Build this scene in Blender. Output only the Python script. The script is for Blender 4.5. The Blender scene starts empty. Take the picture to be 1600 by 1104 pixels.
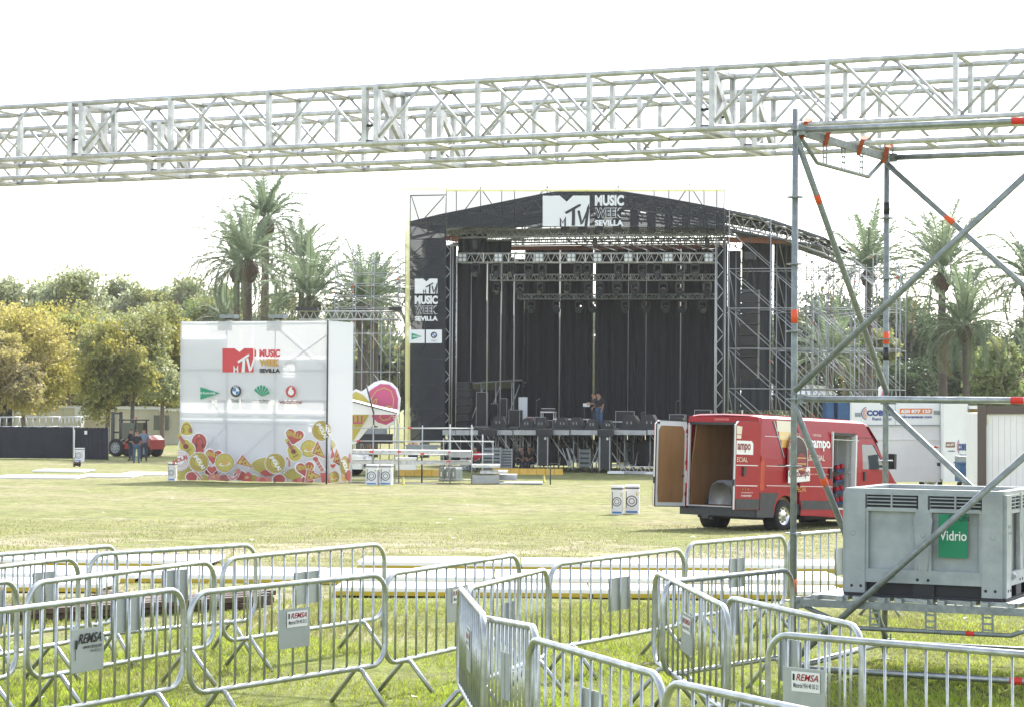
import bpy, math, random
import numpy as np
from mathutils import Vector, Matrix
random.seed(7); rng = np.random.default_rng(7)
SC = bpy.context.scene
COL = SC.collection
F = 3500.0; CAMZ = 2.1
PITCH = math.atan(75/3500); ROLL = math.radians(0.475)
_f = Vector((0, math.cos(PITCH), math.sin(PITCH)))
_u0 = Vector((0, -math.sin(PITCH), math.cos(PITCH))); _r0 = Vector((1, 0, 0))
_r = _r0*math.cos(ROLL) + _u0*math.sin(ROLL)
_u = -_r0*math.sin(ROLL) + _u0*math.cos(ROLL)
CAM = Vector((0, 0, CAMZ))

def ray(px, py):
    return _f + _r*((px-800)/F) + _u*((552-py)/F)
def P(px, py, D):
    d = ray(px, py); return CAM + d*(D/d.y)
_kn = [(0, 0), (23, 0), (31, -.17), (49, -.69), (84, -1.0), (107, -1.2), (120, -1.3), (165, -1.2), (260, -1.2), (900, -1.2)]
def gz(y):
    if y <= 0: return 0.0
    for (a, za), (b, zb) in zip(_kn, _kn[1:]):
        if y <= b:
            t = (y-a)/(b-a); return za+(zb-za)*t
    return _kn[-1][1]
def X(px, D, z=0):
    """world x of a column px at depth D and height z"""
    t = (z-CAMZ)/D
    yi = 552 - (t*F*math.cos(PITCH) - F*math.sin(PITCH))
    return P(px, yi, D).x
def onplane(px, py, o, n):
    d = ray(px, py); return CAM + d*((o-CAM).dot(n)/d.dot(n))

# ------------------------------------------------------------------ materials
MT = {}
def mat(name, col, rough=.6, metal=0., noise=0., nscale=8., col2=None, bump=0., bscale=30., spec=.5, trans=0., emit=None, coat=0., det=4., stretch=None, sheen=0):
    if name in MT: return MT[name]
    m = bpy.data.materials.new(name); m.use_nodes = True; nt = m.node_tree; N = nt.nodes; L = nt.links
    b = N['Principled BSDF']; out = N['Material Output']
    b.inputs['Roughness'].default_value = rough; b.inputs['Metallic'].default_value = metal
    b.inputs['Specular IOR Level'].default_value = spec
    b.inputs['Coat Weight'].default_value = coat
    c = (*col, 1)
    b.inputs['Base Color'].default_value = c
    tc = N.new('ShaderNodeTexCoord')
    src = tc.outputs['Object']
    if stretch:
        mp = N.new('ShaderNodeMapping'); mp.inputs['Scale'].default_value = stretch
        L.new(src, mp.inputs['Vector']); src = mp.outputs['Vector']
    if noise > 0 or col2:
        n = N.new('ShaderNodeTexNoise'); n.inputs['Scale'].default_value = nscale; n.inputs['Detail'].default_value = det
        n.inputs['Roughness'].default_value = .65
        L.new(src, n.inputs['Vector'])
        r = N.new('ShaderNodeMapRange'); r.inputs[1].default_value = .32; r.inputs[2].default_value = .68
        L.new(n.outputs['Fac'], r.inputs[0])
        mx = N.new('ShaderNodeMix'); mx.data_type = 'RGBA'
        c2 = col2 if col2 else tuple(x*(1-noise) for x in col)
        mx.inputs[6].default_value = c; mx.inputs[7].default_value = (*c2, 1)
        L.new(r.outputs[0], mx.inputs[0]); L.new(mx.outputs[2], b.inputs['Base Color'])
        csock = mx.outputs[2]
        r2 = N.new('ShaderNodeMapRange'); r2.inputs[3].default_value = max(0.02, rough-.12); r2.inputs[4].default_value = min(1, rough+.15)
        L.new(n.outputs['Fac'], r2.inputs[0]); L.new(r2.outputs[0], b.inputs['Roughness'])
    else: csock = None
    if bump > 0:
        n2 = N.new('ShaderNodeTexNoise'); n2.inputs['Scale'].default_value = bscale; n2.inputs['Detail'].default_value = 3
        L.new(src, n2.inputs['Vector'])
        bp = N.new('ShaderNodeBump'); bp.inputs['Strength'].default_value = bump; bp.inputs['Distance'].default_value = .02
        L.new(n2.outputs['Fac'], bp.inputs['Height']); L.new(bp.outputs['Normal'], b.inputs['Normal'])
    if trans > 0:
        tr = N.new('ShaderNodeBsdfTranslucent'); tr.inputs['Color'].default_value = c
        if csock: L.new(csock, tr.inputs['Color'])
        ms = N.new('ShaderNodeMixShader'); ms.inputs[0].default_value = trans
        L.new(b.outputs[0], ms.inputs[1]); L.new(tr.outputs[0], ms.inputs[2]); L.new(ms.outputs[0], out.inputs['Surface'])
    if emit:
        b.inputs['Emission Color'].default_value = (*emit[0], 1); b.inputs['Emission Strength'].default_value = emit[1]
    MT[name] = m; return m

def mesh_mat(name, col, see, rough=.8, trans=0.):
    """woven open mesh: a share of the light passes straight through"""
    if name in MT: return MT[name]
    m = mat(name, col, rough, trans=trans)
    nt = m.node_tree; N = nt.nodes; L = nt.links; out = N['Material Output']
    s = out.inputs['Surface'].links[0].from_socket
    t = N.new('ShaderNodeBsdfTransparent'); ms = N.new('ShaderNodeMixShader'); ms.inputs[0].default_value = see
    L.new(s, ms.inputs[1]); L.new(t.outputs[0], ms.inputs[2]); L.new(ms.outputs[0], out.inputs['Surface'])
    return m

# ------------------------------------------------------------------ mesh building
FR = {}
def frame_of(o):
    return FR.get(o.name, Matrix.Identity(4))
def orth(d):
    d = d.normalized()
    a = Vector((0, 0, 1)) if abs(d.z) < .9 else Vector((1, 0, 0))
    x = d.cross(a).normalized(); y = d.cross(x).normalized()
    return x, y
class MB:
    def __init__(s): s.v = []; s.f = []; s.mi = []; s.sm = []; s.mats = []
    def _m(s, m):
        m = MT[m] if isinstance(m, str) else m
        if m not in s.mats: s.mats.append(m)
        return s.mats.index(m)
    def add(s, vs, fs, m, smooth=False):
        o = len(s.v); k = s._m(m)
        s.v.extend([Vector(v) for v in vs])
        for f in fs: s.f.append([i+o for i in f]); s.mi.append(k); s.sm.append(smooth)
        return s
    def box(s, c, sz, m, R=None, taper=1.):
        c = Vector(c); hx, hy, hz = sz[0]/2, sz[1]/2, sz[2]/2
        vs = []
        for z in (-hz, hz):
            t = taper if z > 0 else 1.
            for x, y in ((-hx, -hy), (hx, -hy), (hx, hy), (-hx, hy)):
                p = Vector((x*t, y*t, z)); 
                if R is not None: p = R @ p
                vs.append(c+p)
        return s.add(vs, [(3, 2, 1, 0), (4, 5, 6, 7), (0, 1, 5, 4), (1, 2, 6, 5), (2, 3, 7, 6), (3, 0, 4, 7)], m)
    def bbox(s, a, b, m):
        return s.box([(a[i]+b[i])/2 for i in range(3)], [abs(b[i]-a[i]) for i in range(3)], m)
    def tube(s, p, q, r, m, n=6, r2=None, caps=True):
        p = Vector(p); q = Vector(q); d = q-p
        if d.length < 1e-6: return s
        x, y = orth(d); r2 = r if r2 is None else r2
        vs = []
        for c, rr in ((p, r), (q, r2)):
            for i in range(n):
                a = 2*math.pi*i/n; vs.append(c + x*(rr*math.cos(a)) + y*(rr*math.sin(a)))
        s.add(vs, [(i, (i+1) % n, n+(i+1) % n, n+i) for i in range(n)], m, True)
        if caps:
            k = len(s.v)-2*n
            kk = s._m(m)
            s.f.append([k+i for i in range(n)][::-1]); s.mi.append(kk); s.sm.append(False)
            s.f.append([k+n+i for i in range(n)]); s.mi.append(kk); s.sm.append(False)
        return s
    def beam(s, p, q, w, h, m, up=(0, 0, 1)):
        p = Vector(p); q = Vector(q); d = (q-p).normalized(); up = Vector(up)
        if abs(d.dot(up)) > .98: up = Vector((0, 1, 0))
        x = d.cross(up).normalized()*(w/2); y = x.cross(d).normalized()*(h/2)
        vs = [c+a*x+b*y for c in (p, q) for a, b in ((-1, -1), (1, -1), (1, 1), (-1, 1))]
        return s.add(vs, [(3, 2, 1, 0), (4, 5, 6, 7), (0, 1, 5, 4), (1, 2, 6, 5), (2, 3, 7, 6), (3, 0, 4, 7)], m)
    def path(s, pts, r, m, n=8, closed=False):
        pts = [Vector(p) for p in pts]; N = len(pts)
        rr = r if isinstance(r, (list, tuple)) else [r]*N
        vs = []; px = None
        for i, p in enumerate(pts):
            if closed: d = pts[(i+1) % N]-pts[i-1]
            else: d = pts[min(i+1, N-1)]-pts[max(i-1, 0)]
            d.normalize()
            if px is None: x, y = orth(d)
            else:
                x = (px - d*px.dot(d)).normalized(); y = d.cross(x)
            px = x
            for k in range(n):
                a = 2*math.pi*k/n; vs.append(p + x*(rr[i]*math.cos(a)) + y*(rr[i]*math.sin(a)))
        fs = []
        for i in range(N if closed else N-1):
            j = (i+1) % N
            for k in range(n): fs.append((i*n+k, i*n+(k+1) % n, j*n+(k+1) % n, j*n+k))
        s.add(vs, fs, m, True)
        if not closed:
            o = len(s.v)-N*n; kk = s._m(m)
            s.f.append([o+i for i in range(n)][::-1]); s.mi.append(kk); s.sm.append(False)
            s.f.append([o+(N-1)*n+i for i in range(n)]); s.mi.append(kk); s.sm.append(False)
        return s
    def lathe(s, c, prof, m, n=16, axis=(0, 0, 1), smooth=True):
        c = Vector(c); ax = Vector(axis).normalized(); x, y = orth(ax)
        vs = []
        for r, h in prof:
            for k in range(n):
                a = 2*math.pi*k/n; vs.append(c + ax*h + x*(r*math.cos(a)) + y*(r*math.sin(a)))
        fs = [(i*n+k, i*n+(k+1) % n, (i+1)*n+(k+1) % n, (i+1)*n+k) for i in range(len(prof)-1) for k in range(n)]
        return s.add(vs, fs, m, smooth)
    def prism(s, pts, d, m, smooth=False):
        """closed polygon (3D, any) swept by vector d"""
        pts = [Vector(p) for p in pts]; d = Vector(d); n = len(pts)
        vs = pts+[p+d for p in pts]
        return s.add(vs, [tuple(range(n))[::-1], tuple(range(n, 2*n))]+[(i, (i+1) % n, n+(i+1) % n, n+i) for i in range(n)], m, smooth)
    def text(s, t, o, ex, ey, m, bold=.0, slot=None):
        """lettering fitted to the parallelogram o, ex (width), ey (height of the letters)"""
        vs, fs = glyphs(t, bold)
        o = Vector(o); ex = Vector(ex); ey = Vector(ey)
        return s.add([o+ex*a+ey*b for a, b in vs], fs, m)
    def build(s, name, parent=None, world=True, loc=None, rotz=0, smooth=None):
        me = bpy.data.meshes.new(name)
        if parent is not None and world:
            inv = frame_of(parent).inverted(); vs = [inv @ v for v in s.v]
        elif parent is None:
            if loc is None:
                if s.v:
                    xs = [v.x for v in s.v]; ys = [v.y for v in s.v]; zs = [v.z for v in s.v]
                    loc = ((min(xs)+max(xs))/2, (min(ys)+max(ys))/2, min(zs))
                else: loc = (0, 0, 0)
                M = Matrix.Translation(loc)
            else: M = Matrix.Translation(loc) @ Matrix.Rotation(rotz, 4, 'Z')
            if world: inv = M.inverted(); vs = [inv @ v for v in s.v]
            else: vs = s.v
        else: vs = s.v
        me.from_pydata([tuple(v) for v in vs], [], s.f)
        for m in s.mats: me.materials.append(m)
        me.polygons.foreach_set('material_index', s.mi); me.polygons.foreach_set('use_smooth', s.sm)
        me.update()
        o = bpy.data.objects.new(name, me); COL.objects.link(o)
        if parent is not None:
            o.parent = parent; FR[o.name] = frame_of(parent)
        else:
            o.matrix_world = M; FR[o.name] = M
        return o
def np_obj(name, V, Fq, m, parent=None, loc=None, smooth=False, fm=None):
    """fast mesh: V (n,3) array in world coordinates, Fq (k,3|4) index array"""
    me = bpy.data.meshes.new(name); V = np.asarray(V, dtype=np.float64)
    if parent is not None:
        A = np.array(frame_of(parent).inverted()); V = V @ A[:3, :3].T + A[:3, 3]
    elif loc is not None: V = V - np.array(loc)
    k = Fq.shape[1]
    me.vertices.add(len(V)); me.vertices.foreach_set('co', V.astype(np.float32).ravel())
    me.loops.add(Fq.size); me.loops.foreach_set('vertex_index', Fq.astype(np.int32).ravel())
    me.polygons.add(len(Fq)); me.polygons.foreach_set('loop_start', np.arange(0, Fq.size, k, dtype=np.int32))
    me.polygons.foreach_set('loop_total', np.full(len(Fq), k, dtype=np.int32))
    for mm in (m if isinstance(m, (list, tuple)) else [m]): me.materials.append(MT[mm] if isinstance(mm, str) else mm)
    if fm is not None: me.polygons.foreach_set('material_index', np.asarray(fm, dtype=np.int32))
    me.polygons.foreach_set('use_smooth', np.full(len(Fq), smooth))
    me.update(calc_edges=True); me.validate()
    o = bpy.data.objects.new(name, me); COL.objects.link(o)
    if parent is not None: o.parent = parent; FR[o.name] = frame_of(parent)
    elif loc is not None: o.location = loc; FR[o.name] = Matrix.Translation(loc)
    return o
def thing(name, label, cat, loc=(0, 0, 0), rotz=0., group=None):
    o = bpy.data.objects.new(name, None); COL.objects.link(o); o.empty_display_size = .2
    o.location = loc; o.rotation_euler = (0, 0, rotz)
    FR[o.name] = Matrix.Translation(loc) @ Matrix.Rotation(rotz, 4, 'Z')
    tag(o, label, cat, group); return o
def tag(o, label=None, cat=None, group=None, kind=None):
    if label: o['label'] = label
    if cat: o['category'] = cat
    if group: o['group'] = group
    if kind: o['kind'] = kind
    return o
def copy_tree(o, parent=None):
    c = o.copy(); COL.objects.link(c)
    if parent is not None: c.parent = parent
    for ch in KIDS(o): copy_tree(ch, c)
    return c
def KIDS(o): return [x for x in COL.objects if x.parent == o]
_G = {}
def glyphs(t, bold):
    if (t, bold) in _G: return _G[(t, bold)]
    c = bpy.data.curves.new('txt', 'FONT'); c.body = t; c.size = 1; c.offset = bold; c.fill_mode = 'FRONT'; c.resolution_u = 3
    o = bpy.data.objects.new('txt', c); COL.objects.link(o)
    dg = bpy.context.evaluated_depsgraph_get(); dg.update()
    me = bpy.data.meshes.new_from_object(o.evaluated_get(dg))
    vs = [(v.co.x, v.co.y) for v in me.vertices]; fs = [tuple(p.vertices) for p in me.polygons]
    bpy.data.objects.remove(o); bpy.data.curves.remove(c); bpy.data.meshes.remove(me)
    x0 = min(v[0] for v in vs); x1 = max(v[0] for v in vs); y0 = min(v[1] for v in vs); y1 = max(v[1] for v in vs)
    vs = [((x-x0)/(x1-x0), (y-y0)/(y1-y0)) for x, y in vs]
    _G[(t, bold)] = (vs, fs); return vs, fs
def V3(*a): return Vector(a)

# materials in common use
mat('galv', (.42, .45, .46), .42, .85, noise=.35, nscale=14, bump=.1, bscale=60)
mat('galv_barrier', (.50, .53, .525), .34, .8, noise=.4, nscale=7, bump=.08)
mat('galv_dull', (.30, .33, .335), .55, .6, noise=.3, nscale=20, bump=.15)
mat('alu', (.66, .66, .655), .45, .5, noise=.38, nscale=9, bump=.05)
mat('alu_far', (.60, .61, .62), .5, .5, noise=.15, nscale=3)
mat('tube_far', (.40, .42, .44), .5, .6, noise=.2, nscale=3)
mat('dark_metal', (.06, .065, .07), .5, .4)
mat('orange_tape', (.75, .10, .03), .5)
mat('red_tape', (.65, .03, .02), .5)
mat('orange_strap', (.45, .10, .035), .8, noise=.3, nscale=30)
mat('black', (.012, .013, .015), .7)
mat('black_plastic', (.02, .021, .023), .45)
mat('rubber', (.018, .018, .02), .8, noise=.3, nscale=20)
mat('white', (.80, .80, .80), .5)
mat('plate', (.40, .43, .43), .5, .35, noise=.15, nscale=5)
mat('sticker', (.75, .75, .75), .5)
mat('red_ink', (.30, .02, .03), .6)
mat('yellow_edge', (.50, .36, .03), .7)
# ------------------------------------------------------------------ camera, sky, sun
cd = bpy.data.cameras.new('camera'); cam = bpy.data.objects.new('camera', cd); COL.objects.link(cam)
cd.sensor_width = 36; cd.lens = 36*F/1600; cd.clip_end = 3000; cd.clip_start = .1
R3 = Matrix((_r, _u, -_f)).transposed()
cam.matrix_world = Matrix.Translation(CAM) @ R3.to_4x4()
SC.camera = cam
SUN_EL, SUN_AZ = math.radians(44), math.radians(24)   # azimuth from +y towards +x
w = bpy.data.worlds.new('World'); SC.world = w; w.use_nodes = True
wn = w.node_tree; bg = wn.nodes['Background']; sk = wn.nodes.new('ShaderNodeTexSky'); sk.sky_type = 'NISHITA'
sk.sun_disc = False; sk.sun_elevation = SUN_EL; sk.sun_rotation = SUN_AZ; sk.air_density = 1.0; sk.dust_density = 1.5; sk.ozone_density = 1.0
hs = wn.nodes.new('ShaderNodeHueSaturation'); hs.inputs['Saturation'].default_value = .45; wn.links.new(sk.outputs[0], hs.inputs['Color']); wn.links.new(hs.outputs[0], bg.inputs[0]); bg.inputs[1].default_value = .15
sd = bpy.data.lights.new('sun', 'SUN'); so = bpy.data.objects.new('sun', sd); COL.objects.link(so)
sd.energy = 3.0; sd.angle = math.radians(.6); sd.color = (1, .95, .86)
sv = Vector((math.sin(SUN_AZ)*math.cos(SUN_EL), math.cos(SUN_AZ)*math.cos(SUN_EL), math.sin(SUN_EL)))
so.rotation_euler = (-sv).to_track_quat('-Z', 'Y').to_euler(); so.location = (20, 30, 40)
SC.view_settings.view_transform = 'Standard'; SC.view_settings.look = 'None'; SC.view_settings.gamma = 1
SC.view_settings.exposure = 1.6
# ------------------------------------------------------------------ ground
def ground_material():
    m = bpy.data.materials.new('field_grass'); m.use_nodes = True; N = m.node_tree.nodes; L = m.node_tree.links
    b = N['Principled BSDF']; b.inputs['Roughness'].default_value = .95; b.inputs['Specular IOR Level'].default_value = .15
    tc = N.new('ShaderNodeTexCoord'); sx = N.new('ShaderNodeSeparateXYZ'); L.new(tc.outputs['Object'], sx.inputs[0])
    def noise(sc, det=5, stretch=None, ro=.6):
        n = N.new('ShaderNodeTexNoise'); n.inputs['Scale'].default_value = sc; n.inputs['Detail'].default_value = det; n.inputs['Roughness'].default_value = ro
        if stretch:
            mp = N.new('ShaderNodeMapping'); mp.inputs['Scale'].default_value = stretch; L.new(tc.outputs['Object'], mp.inputs[0]); L.new(mp.outputs[0], n.inputs[0])
        else: L.new(tc.outputs['Object'], n.inputs[0])
        return n.outputs['Fac']
    def rng_(s, a, b_, c=0., d=1.):
        r = N.new('ShaderNodeMapRange'); r.inputs[1].default_value = a; r.inputs[2].default_value = b_; r.inputs[3].default_value = c; r.inputs[4].default_value = d
        r.interpolation_type = 'SMOOTHSTEP'; L.new(s, r.inputs[0]); return r.outputs[0]
    def mix(f, c1, c2):
        x = N.new('ShaderNodeMix'); x.data_type = 'RGBA'
        L.new(f, x.inputs[0])
        for k, c in ((6, c1), (7, c2)):
            if isinstance(c, tuple): x.inputs[k].default_value = (*c, 1)
            else: L.new(c, x.inputs[k])
        return x.outputs[2]
    def mixm(c, f):
        x = N.new('ShaderNodeMix'); x.data_type = 'RGBA'; x.blend_type = 'MULTIPLY'; x.inputs[0].default_value = 1
        y = N.new('ShaderNodeMapRange'); y.inputs[3].default_value = .68; y.inputs[4].default_value = 1.18; L.new(f, y.inputs[0])
        L.new(c, x.inputs[6]); L.new(y.outputs[0], x.inputs[7]); return x.outputs[2]
    def mth(op, a, b_):
        x = N.new('ShaderNodeMath'); x.operation = op; x.use_clamp = True
        for k, c in ((0, a), (1, b_)):
            if isinstance(c, float): x.inputs[k].default_value = c
            else: L.new(c, x.inputs[k])
        return x.outputs[0]
    Y = sx.outputs['Y']
    fine = noise(9, 6, None, .7); mid = noise(.55, 5, (.5, 1, 1)); big = noise(.10, 5, (1, .7, 1)); track = noise(.5, 5, (.12, 1.3, 1))
    green = mix(rng_(fine, .35, .65), (.13, .165, .035), (.21, .235, .06))
    dry = mix(rng_(fine, .3, .7), (.235, .215, .115), (.30, .275, .16))
    bare = mix(rng_(fine, .3, .7), (.30, .27, .18), (.38, .34, .25))
    far = rng_(Y, 13.5, 34)                      # the watered strip near the barriers gives way to parched turf
    f1 = mth('ADD', mth('MULTIPLY', far, .75), rng_(mid, .45, .7, 0., .55))
    c = mix(f1, green, dry)
    patch = noise(.30, 8, (1.3, .8, 1), .75); c = mix(mth('MULTIPLY', rng_(big, .40, .58), .6), c, green); c = mix(mth('MULTIPLY', rng_(patch, .45, .57), .75), c, mix(rng_(fine, .3, .7), (.165, .185, .065), (.225, .235, .09)))
    wn_ = noise(.42, 8, (1, .8, 1), .8); strip_ = mth('MULTIPLY', rng_(Y, 32, 35), rng_(Y, 44, 37)); spot = mth('MULTIPLY', mth('MULTIPLY', rng_(Y, 19, 21), rng_(Y, 27, 24)), rng_(sx.outputs['X'], -1.0, -3.0)); worn = mth('MULTIPLY', rng_(mth('ADD', mth('ADD', wn_, mth('MULTIPLY', strip_, .13)), mth('MULTIPLY', spot, .22)), .56, .66), rng_(Y, 15, 24, .35, .9))
    c = mix(worn, c, bare)
    mott = mth('MULTIPLY', rng_(noise(1.7, 8, (1.3, .8, 1), .85), .38, .62), 1.); c = mix(mott, mix(mth('MULTIPLY', far, 1.), c, (.17, .165, .07)), c) if False else mixm(c, mott)
    L.new(c, b.inputs['Base Color'])
    bp = N.new('ShaderNodeBump'); bp.inputs['Strength'].default_value = .7; bp.inputs['Distance'].default_value = .06
    L.new(noise(16, 4, None, .8), bp.inputs['Height']); L.new(bp.outputs[0], b.inputs['Normal'])
    MT['field'] = m; return m
ground_material()
ys = np.concatenate([np.arange(-40, 12, 6.), np.arange(12, 60, .5), np.arange(60, 180, 2.), np.array([190, 220, 260, 320, 420, 600, 900, 1400, 2000.])])
xs = np.concatenate([np.array([-1500, -900, -500, -300, -200, -120, -80.]), np.arange(-60, 61, 1.5), np.array([80, 120, 200, 300, 500, 900, 1500.])])
GX, GY = np.meshgrid(xs, ys); GZ = np.array([gz(y) for y in ys])[:, None]+np.zeros_like(GX)
GZ += .012*np.sin(GX*1.3+GY*.7)*np.cos(GY*.9-GX*.3)*(GY > 12)
nx = len(xs); ii = (np.arange(len(ys)-1)[:, None]*nx+np.arange(nx-1)[None, :]).ravel()
g = np_obj('ground', np.stack([GX.ravel(), GY.ravel(), GZ.ravel()], 1), np.stack([ii, ii+1, ii+nx+1, ii+nx], 1), 'field', smooth=True, loc=(0, 0, 0))
tag(g, kind='structure')
# grass blades near the camera
def blade_mat(name, c1, c2, tr=.45):
    return mat(name, c1, .38, col2=c2, nscale=1.3, trans=tr, spec=.5)
blade_mat('blade_green', (.27, .38, .035), (.50, .56, .10))
blade_mat('blade_dry', (.33, .31, .14), (.26, .27, .09), .3)
def blades(n, y0, y1, h0, h1, wd, dryp, name, label):
    y = np.sqrt(rng.uniform(y0*y0, y1*y1, n)); x = rng.uniform(-.262, .262, n)*y
    # tufts: pull towards cell centres
    cx = np.round(x/.11)*.11+rng.normal(0, .02, n); cy = np.round(y/.11)*.11+rng.normal(0, .02, n)
    k = rng.uniform(0, .55 if y1 < 30 else .02, n); x = x*(1-k)+cx*k; y = y*(1-k)+cy*k
    z = np.interp(y, [a for a, b in _kn], [b for a, b in _kn])
    ht = rng.uniform(h0, h1, n)*(.75+.5*np.sin(x*2.1+1.3*y)*np.sin(y*1.7))
    a = rng.uniform(0, 2*np.pi, n); w = rng.uniform(.6, 1.2, n)*wd; b = rng.uniform(0, 2*np.pi, n); l = rng.uniform(.1, .9, n)*ht
    dx, dy = np.cos(a)*w, np.sin(a)*w
    V = np.zeros((n, 4, 3))
    V[:, 0] = np.stack([x-dx, y-dy, z-.01], 1); V[:, 1] = np.stack([x+dx, y+dy, z-.01], 1)
    V[:, 2] = np.stack([x+dx*.6+np.cos(b)*l*.35, y+dy*.6+np.sin(b)*l*.35, z+ht*.6], 1)
    V[:, 3] = np.stack([x+np.cos(b)*l, y+np.sin(b)*l, z+ht], 1)
    I = np.arange(n)*4
    Fq = np.concatenate([np.stack([I, I+1, I+2], 1), np.stack([I, I+2, I+3], 1)])
    pr = np.clip((y-13.5)/9, 0, .9)*dryp + .25*(np.sin(x*1.1+.6*y)*np.sin(.8*y-.4*x) > .35)
    dry = (rng.uniform(0, 1, n) < pr).astype(int)
    o = np_obj(name, V.reshape(-1, 3), Fq, ['blade_green', 'blade_dry'], loc=(0, 14, 0), fm=np.concatenate([dry, dry]))
    tag(o, label, 'grass', kind='stuff')
blades(230000, 11.5, 23.5, .014, .052, .0028, .75, 'grass', 'short green and straw coloured grass blades around the barriers')
blades(60000, 23.5, 52, .015, .05, .007, 1.0, 'dry_grass', 'short parched grass of the open field beyond the white panels')
# ------------------------------------------------------------------ crowd barriers
BL, BT, BB = 2.0, .88, .25
def make_barrier():
    t = thing('crowd_barrier', 'x', 'crowd barrier')
    m = 'galv_barrier'
    r = .15; pts = []
    for cx, cz, a0 in ((BL/2-r, BT-r, 0), (-BL/2+r, BT-r, 90), (-BL/2+r, BB+r, 180), (BL/2-r, BB+r, 270)):
        for k in range(7):
            a = math.radians(a0+15*k); pts.append((cx+r*math.cos(a), 0, cz+r*math.sin(a)))
    MB().path(pts, .0185, m, 10, closed=True).build('frame', t, world=False)
    n = 13
    for i in range(n):
        x = -BL/2+BL*(i+1)/(n+1)
        MB().tube((x, 0, BB), (x, 0, BT), .0082, m, 8).build('bar', t, world=False)
    for sx in (-1, 1):
        x = sx*(BL/2-.30)
        f = MB().path([(x, -.235, .0), (x, -.03, BB-.012), (x, .03, BB-.012), (x, .235, .0)], .0165, m, 8)
        f.build('foot', t, world=False)
    h = MB().path([(-BL/2, 0, .60), (-BL/2-.035, 0, .61), (-BL/2-.045, 0, .57), (-BL/2-.045, 0, .52)], .006, m, 6)
    h.build('hook', t, world=False); MB().tube((BL/2-.005, 0, .5), (BL/2+.02, 0, .5), .006, m, 6).build('pin', t, world=False)
    return t
protoB = make_barrier()
def plate(t, side, sticker, off=0.):
    y = -.0125*side
    mb = MB().box((off, y, .585), (.31, .003, .26), 'plate')
    if not sticker: mb.box((off, y-side*.004, .585), (.012, .006, .25), 'plate')
    pl = mb.build('sign_plate', t, world=False)
    if not sticker: return
    yy = y-.0065
    s = MB()
    if sticker == 'big':
        s.text('REMSA', (off-.10, yy, .625), (.225, 0, 0), (.02, 0, .06), 'black', .02)
        s.text('www.remsa.net', (off-.05, yy, .592), (.18, 0, 0), (0, 0, .022), 'black', .01)
        s.text('954 40 50 21', (off+.02, yy, .567), (.11, 0, 0), (0, 0, .018), 'black')
        s.prism([(off-.128, yy, .60), (off-.112, yy, .595), (off-.104, yy, .62), (off-.108, yy, .65), (off-.124, yy, .652)], (0, -.001, 0), 'black')
        s.box((off-.124, yy, .565), (.004, .001, .07), 'black')
    else:
        s.box((off+.02, yy, .645), (.21, .001, .105), 'sticker')
        s.text('REMSA', (off-.05, yy-.003, .650), (.165, 0, 0), (.012, 0, .036), 'red_ink', .015)
        s.prism([(off-.075, yy-.002, .65), (off-.062, yy-.002, .65), (off-.06, yy-.002, .683), (off-.074, yy-.002, .685)], (0, -.001, 0), 'black')
        s.text('Material 954 40 50 21', (off-.07, yy-.003, .612), (.185, 0, 0), (0, 0, .026), 'dark_metal', .01)
    s.build('sticker', pl, world=False)
_DH = 627.
def Dof(px, py, top=BT+.0185):
    H = 627+(px-800)*.0083
    return F*(CAMZ-top)/(py-H)
# left end, right end of the top rail in the photograph; plate: side facing camera, sticker
BARS = [
 ((-38, 953, 287, 914), 1, 'big', 'galvanised crowd barrier at the front left whose plate has large black REMSA lettering', 0),
 ((-280, 942, 27, 901), 1, None, 'crowd barrier running off the left edge behind the large black REMSA sign', 0),
 ((44, 907, 336, 871.5), -1, None, 'crowd barrier with a blank plate right behind the large black REMSA sign', 0),
 ((-165, 900, 123, 866.5), -1, None, 'crowd barrier cut by the left edge beside the stacked brown rails, nearer of two', 0),
 ((-50, 866, 183, 848), -1, None, 'farthest left crowd barrier, cut by the left edge in front of the white panels', 0),
 ((140, 862, 400, 846.5), -1, None, 'crowd barrier in the back row standing in front of the stacked brown rails', 0),
 ((297, 922, 603, 892), 1, 'small', 'front centre crowd barrier with a small REMSA sticker high on its grey plate', 0),
 ((348, 869, 601, 845), -1, None, 'back row crowd barrier directly behind the front centre one with small REMSA sticker', 0),
 ((602, 893, 812, 862), 1, 'small', 'middle crowd barrier whose REMSA sticker is half hidden by the steep line of barriers', 0),
 ((728, 915, 856, 884), -1, None, 'short looking slanted crowd barrier behind the steep line of barriers in the middle', 0),
 ((718, 912, 757, 957), 1, 'small', 'crowd barrier seen almost end on in the middle, its bars crowded together', 0),
 ((755, 960, 842, 975), 1, None, 'steeply foreshortened crowd barrier between the end on one and the bottom centre one', 0),
 ((826, 990, 1037, 1050), -1, None, 'nearest bottom centre crowd barrier sloping down to the right with no sign in view', 0),
 ((859, 878, 1069, 853), -1, None, 'back row crowd barrier with blank plate between the middle gap and the scaffold tower', 0),
 ((1072, 846, 1228, 833), -1, None, 'back row crowd barrier directly left of the front scaffold upright, below the red van', 0),
 ((1232, 832, 1400, 819), -1, None, 'back row crowd barrier disappearing behind the grey pallet box', 0),
 ((1022, 888, 1138, 945), 1, 'small', 'crowd barrier sloping towards us left of the scaffold upright with a faded REMSA plate', 0),
 ((1036, 905, 1238, 885), -1, None, 'crowd barrier ending at the foot of the front scaffold upright', 0),
 ((1134, 927, 1347, 974), -1, None, 'crowd barrier crossing in front of the scaffold upright and linked to the bottom right one', 0),
 ((1202, 984, 1655, 1020), 1, 'small', 'big bottom right crowd barrier with red REMSA sticker at its left end', -.72),
 ((1040, 1057, 1400, 1132), -1, None, 'crowd barrier cut by the bottom edge, only its top rail showing at centre right', 0),
]
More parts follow.
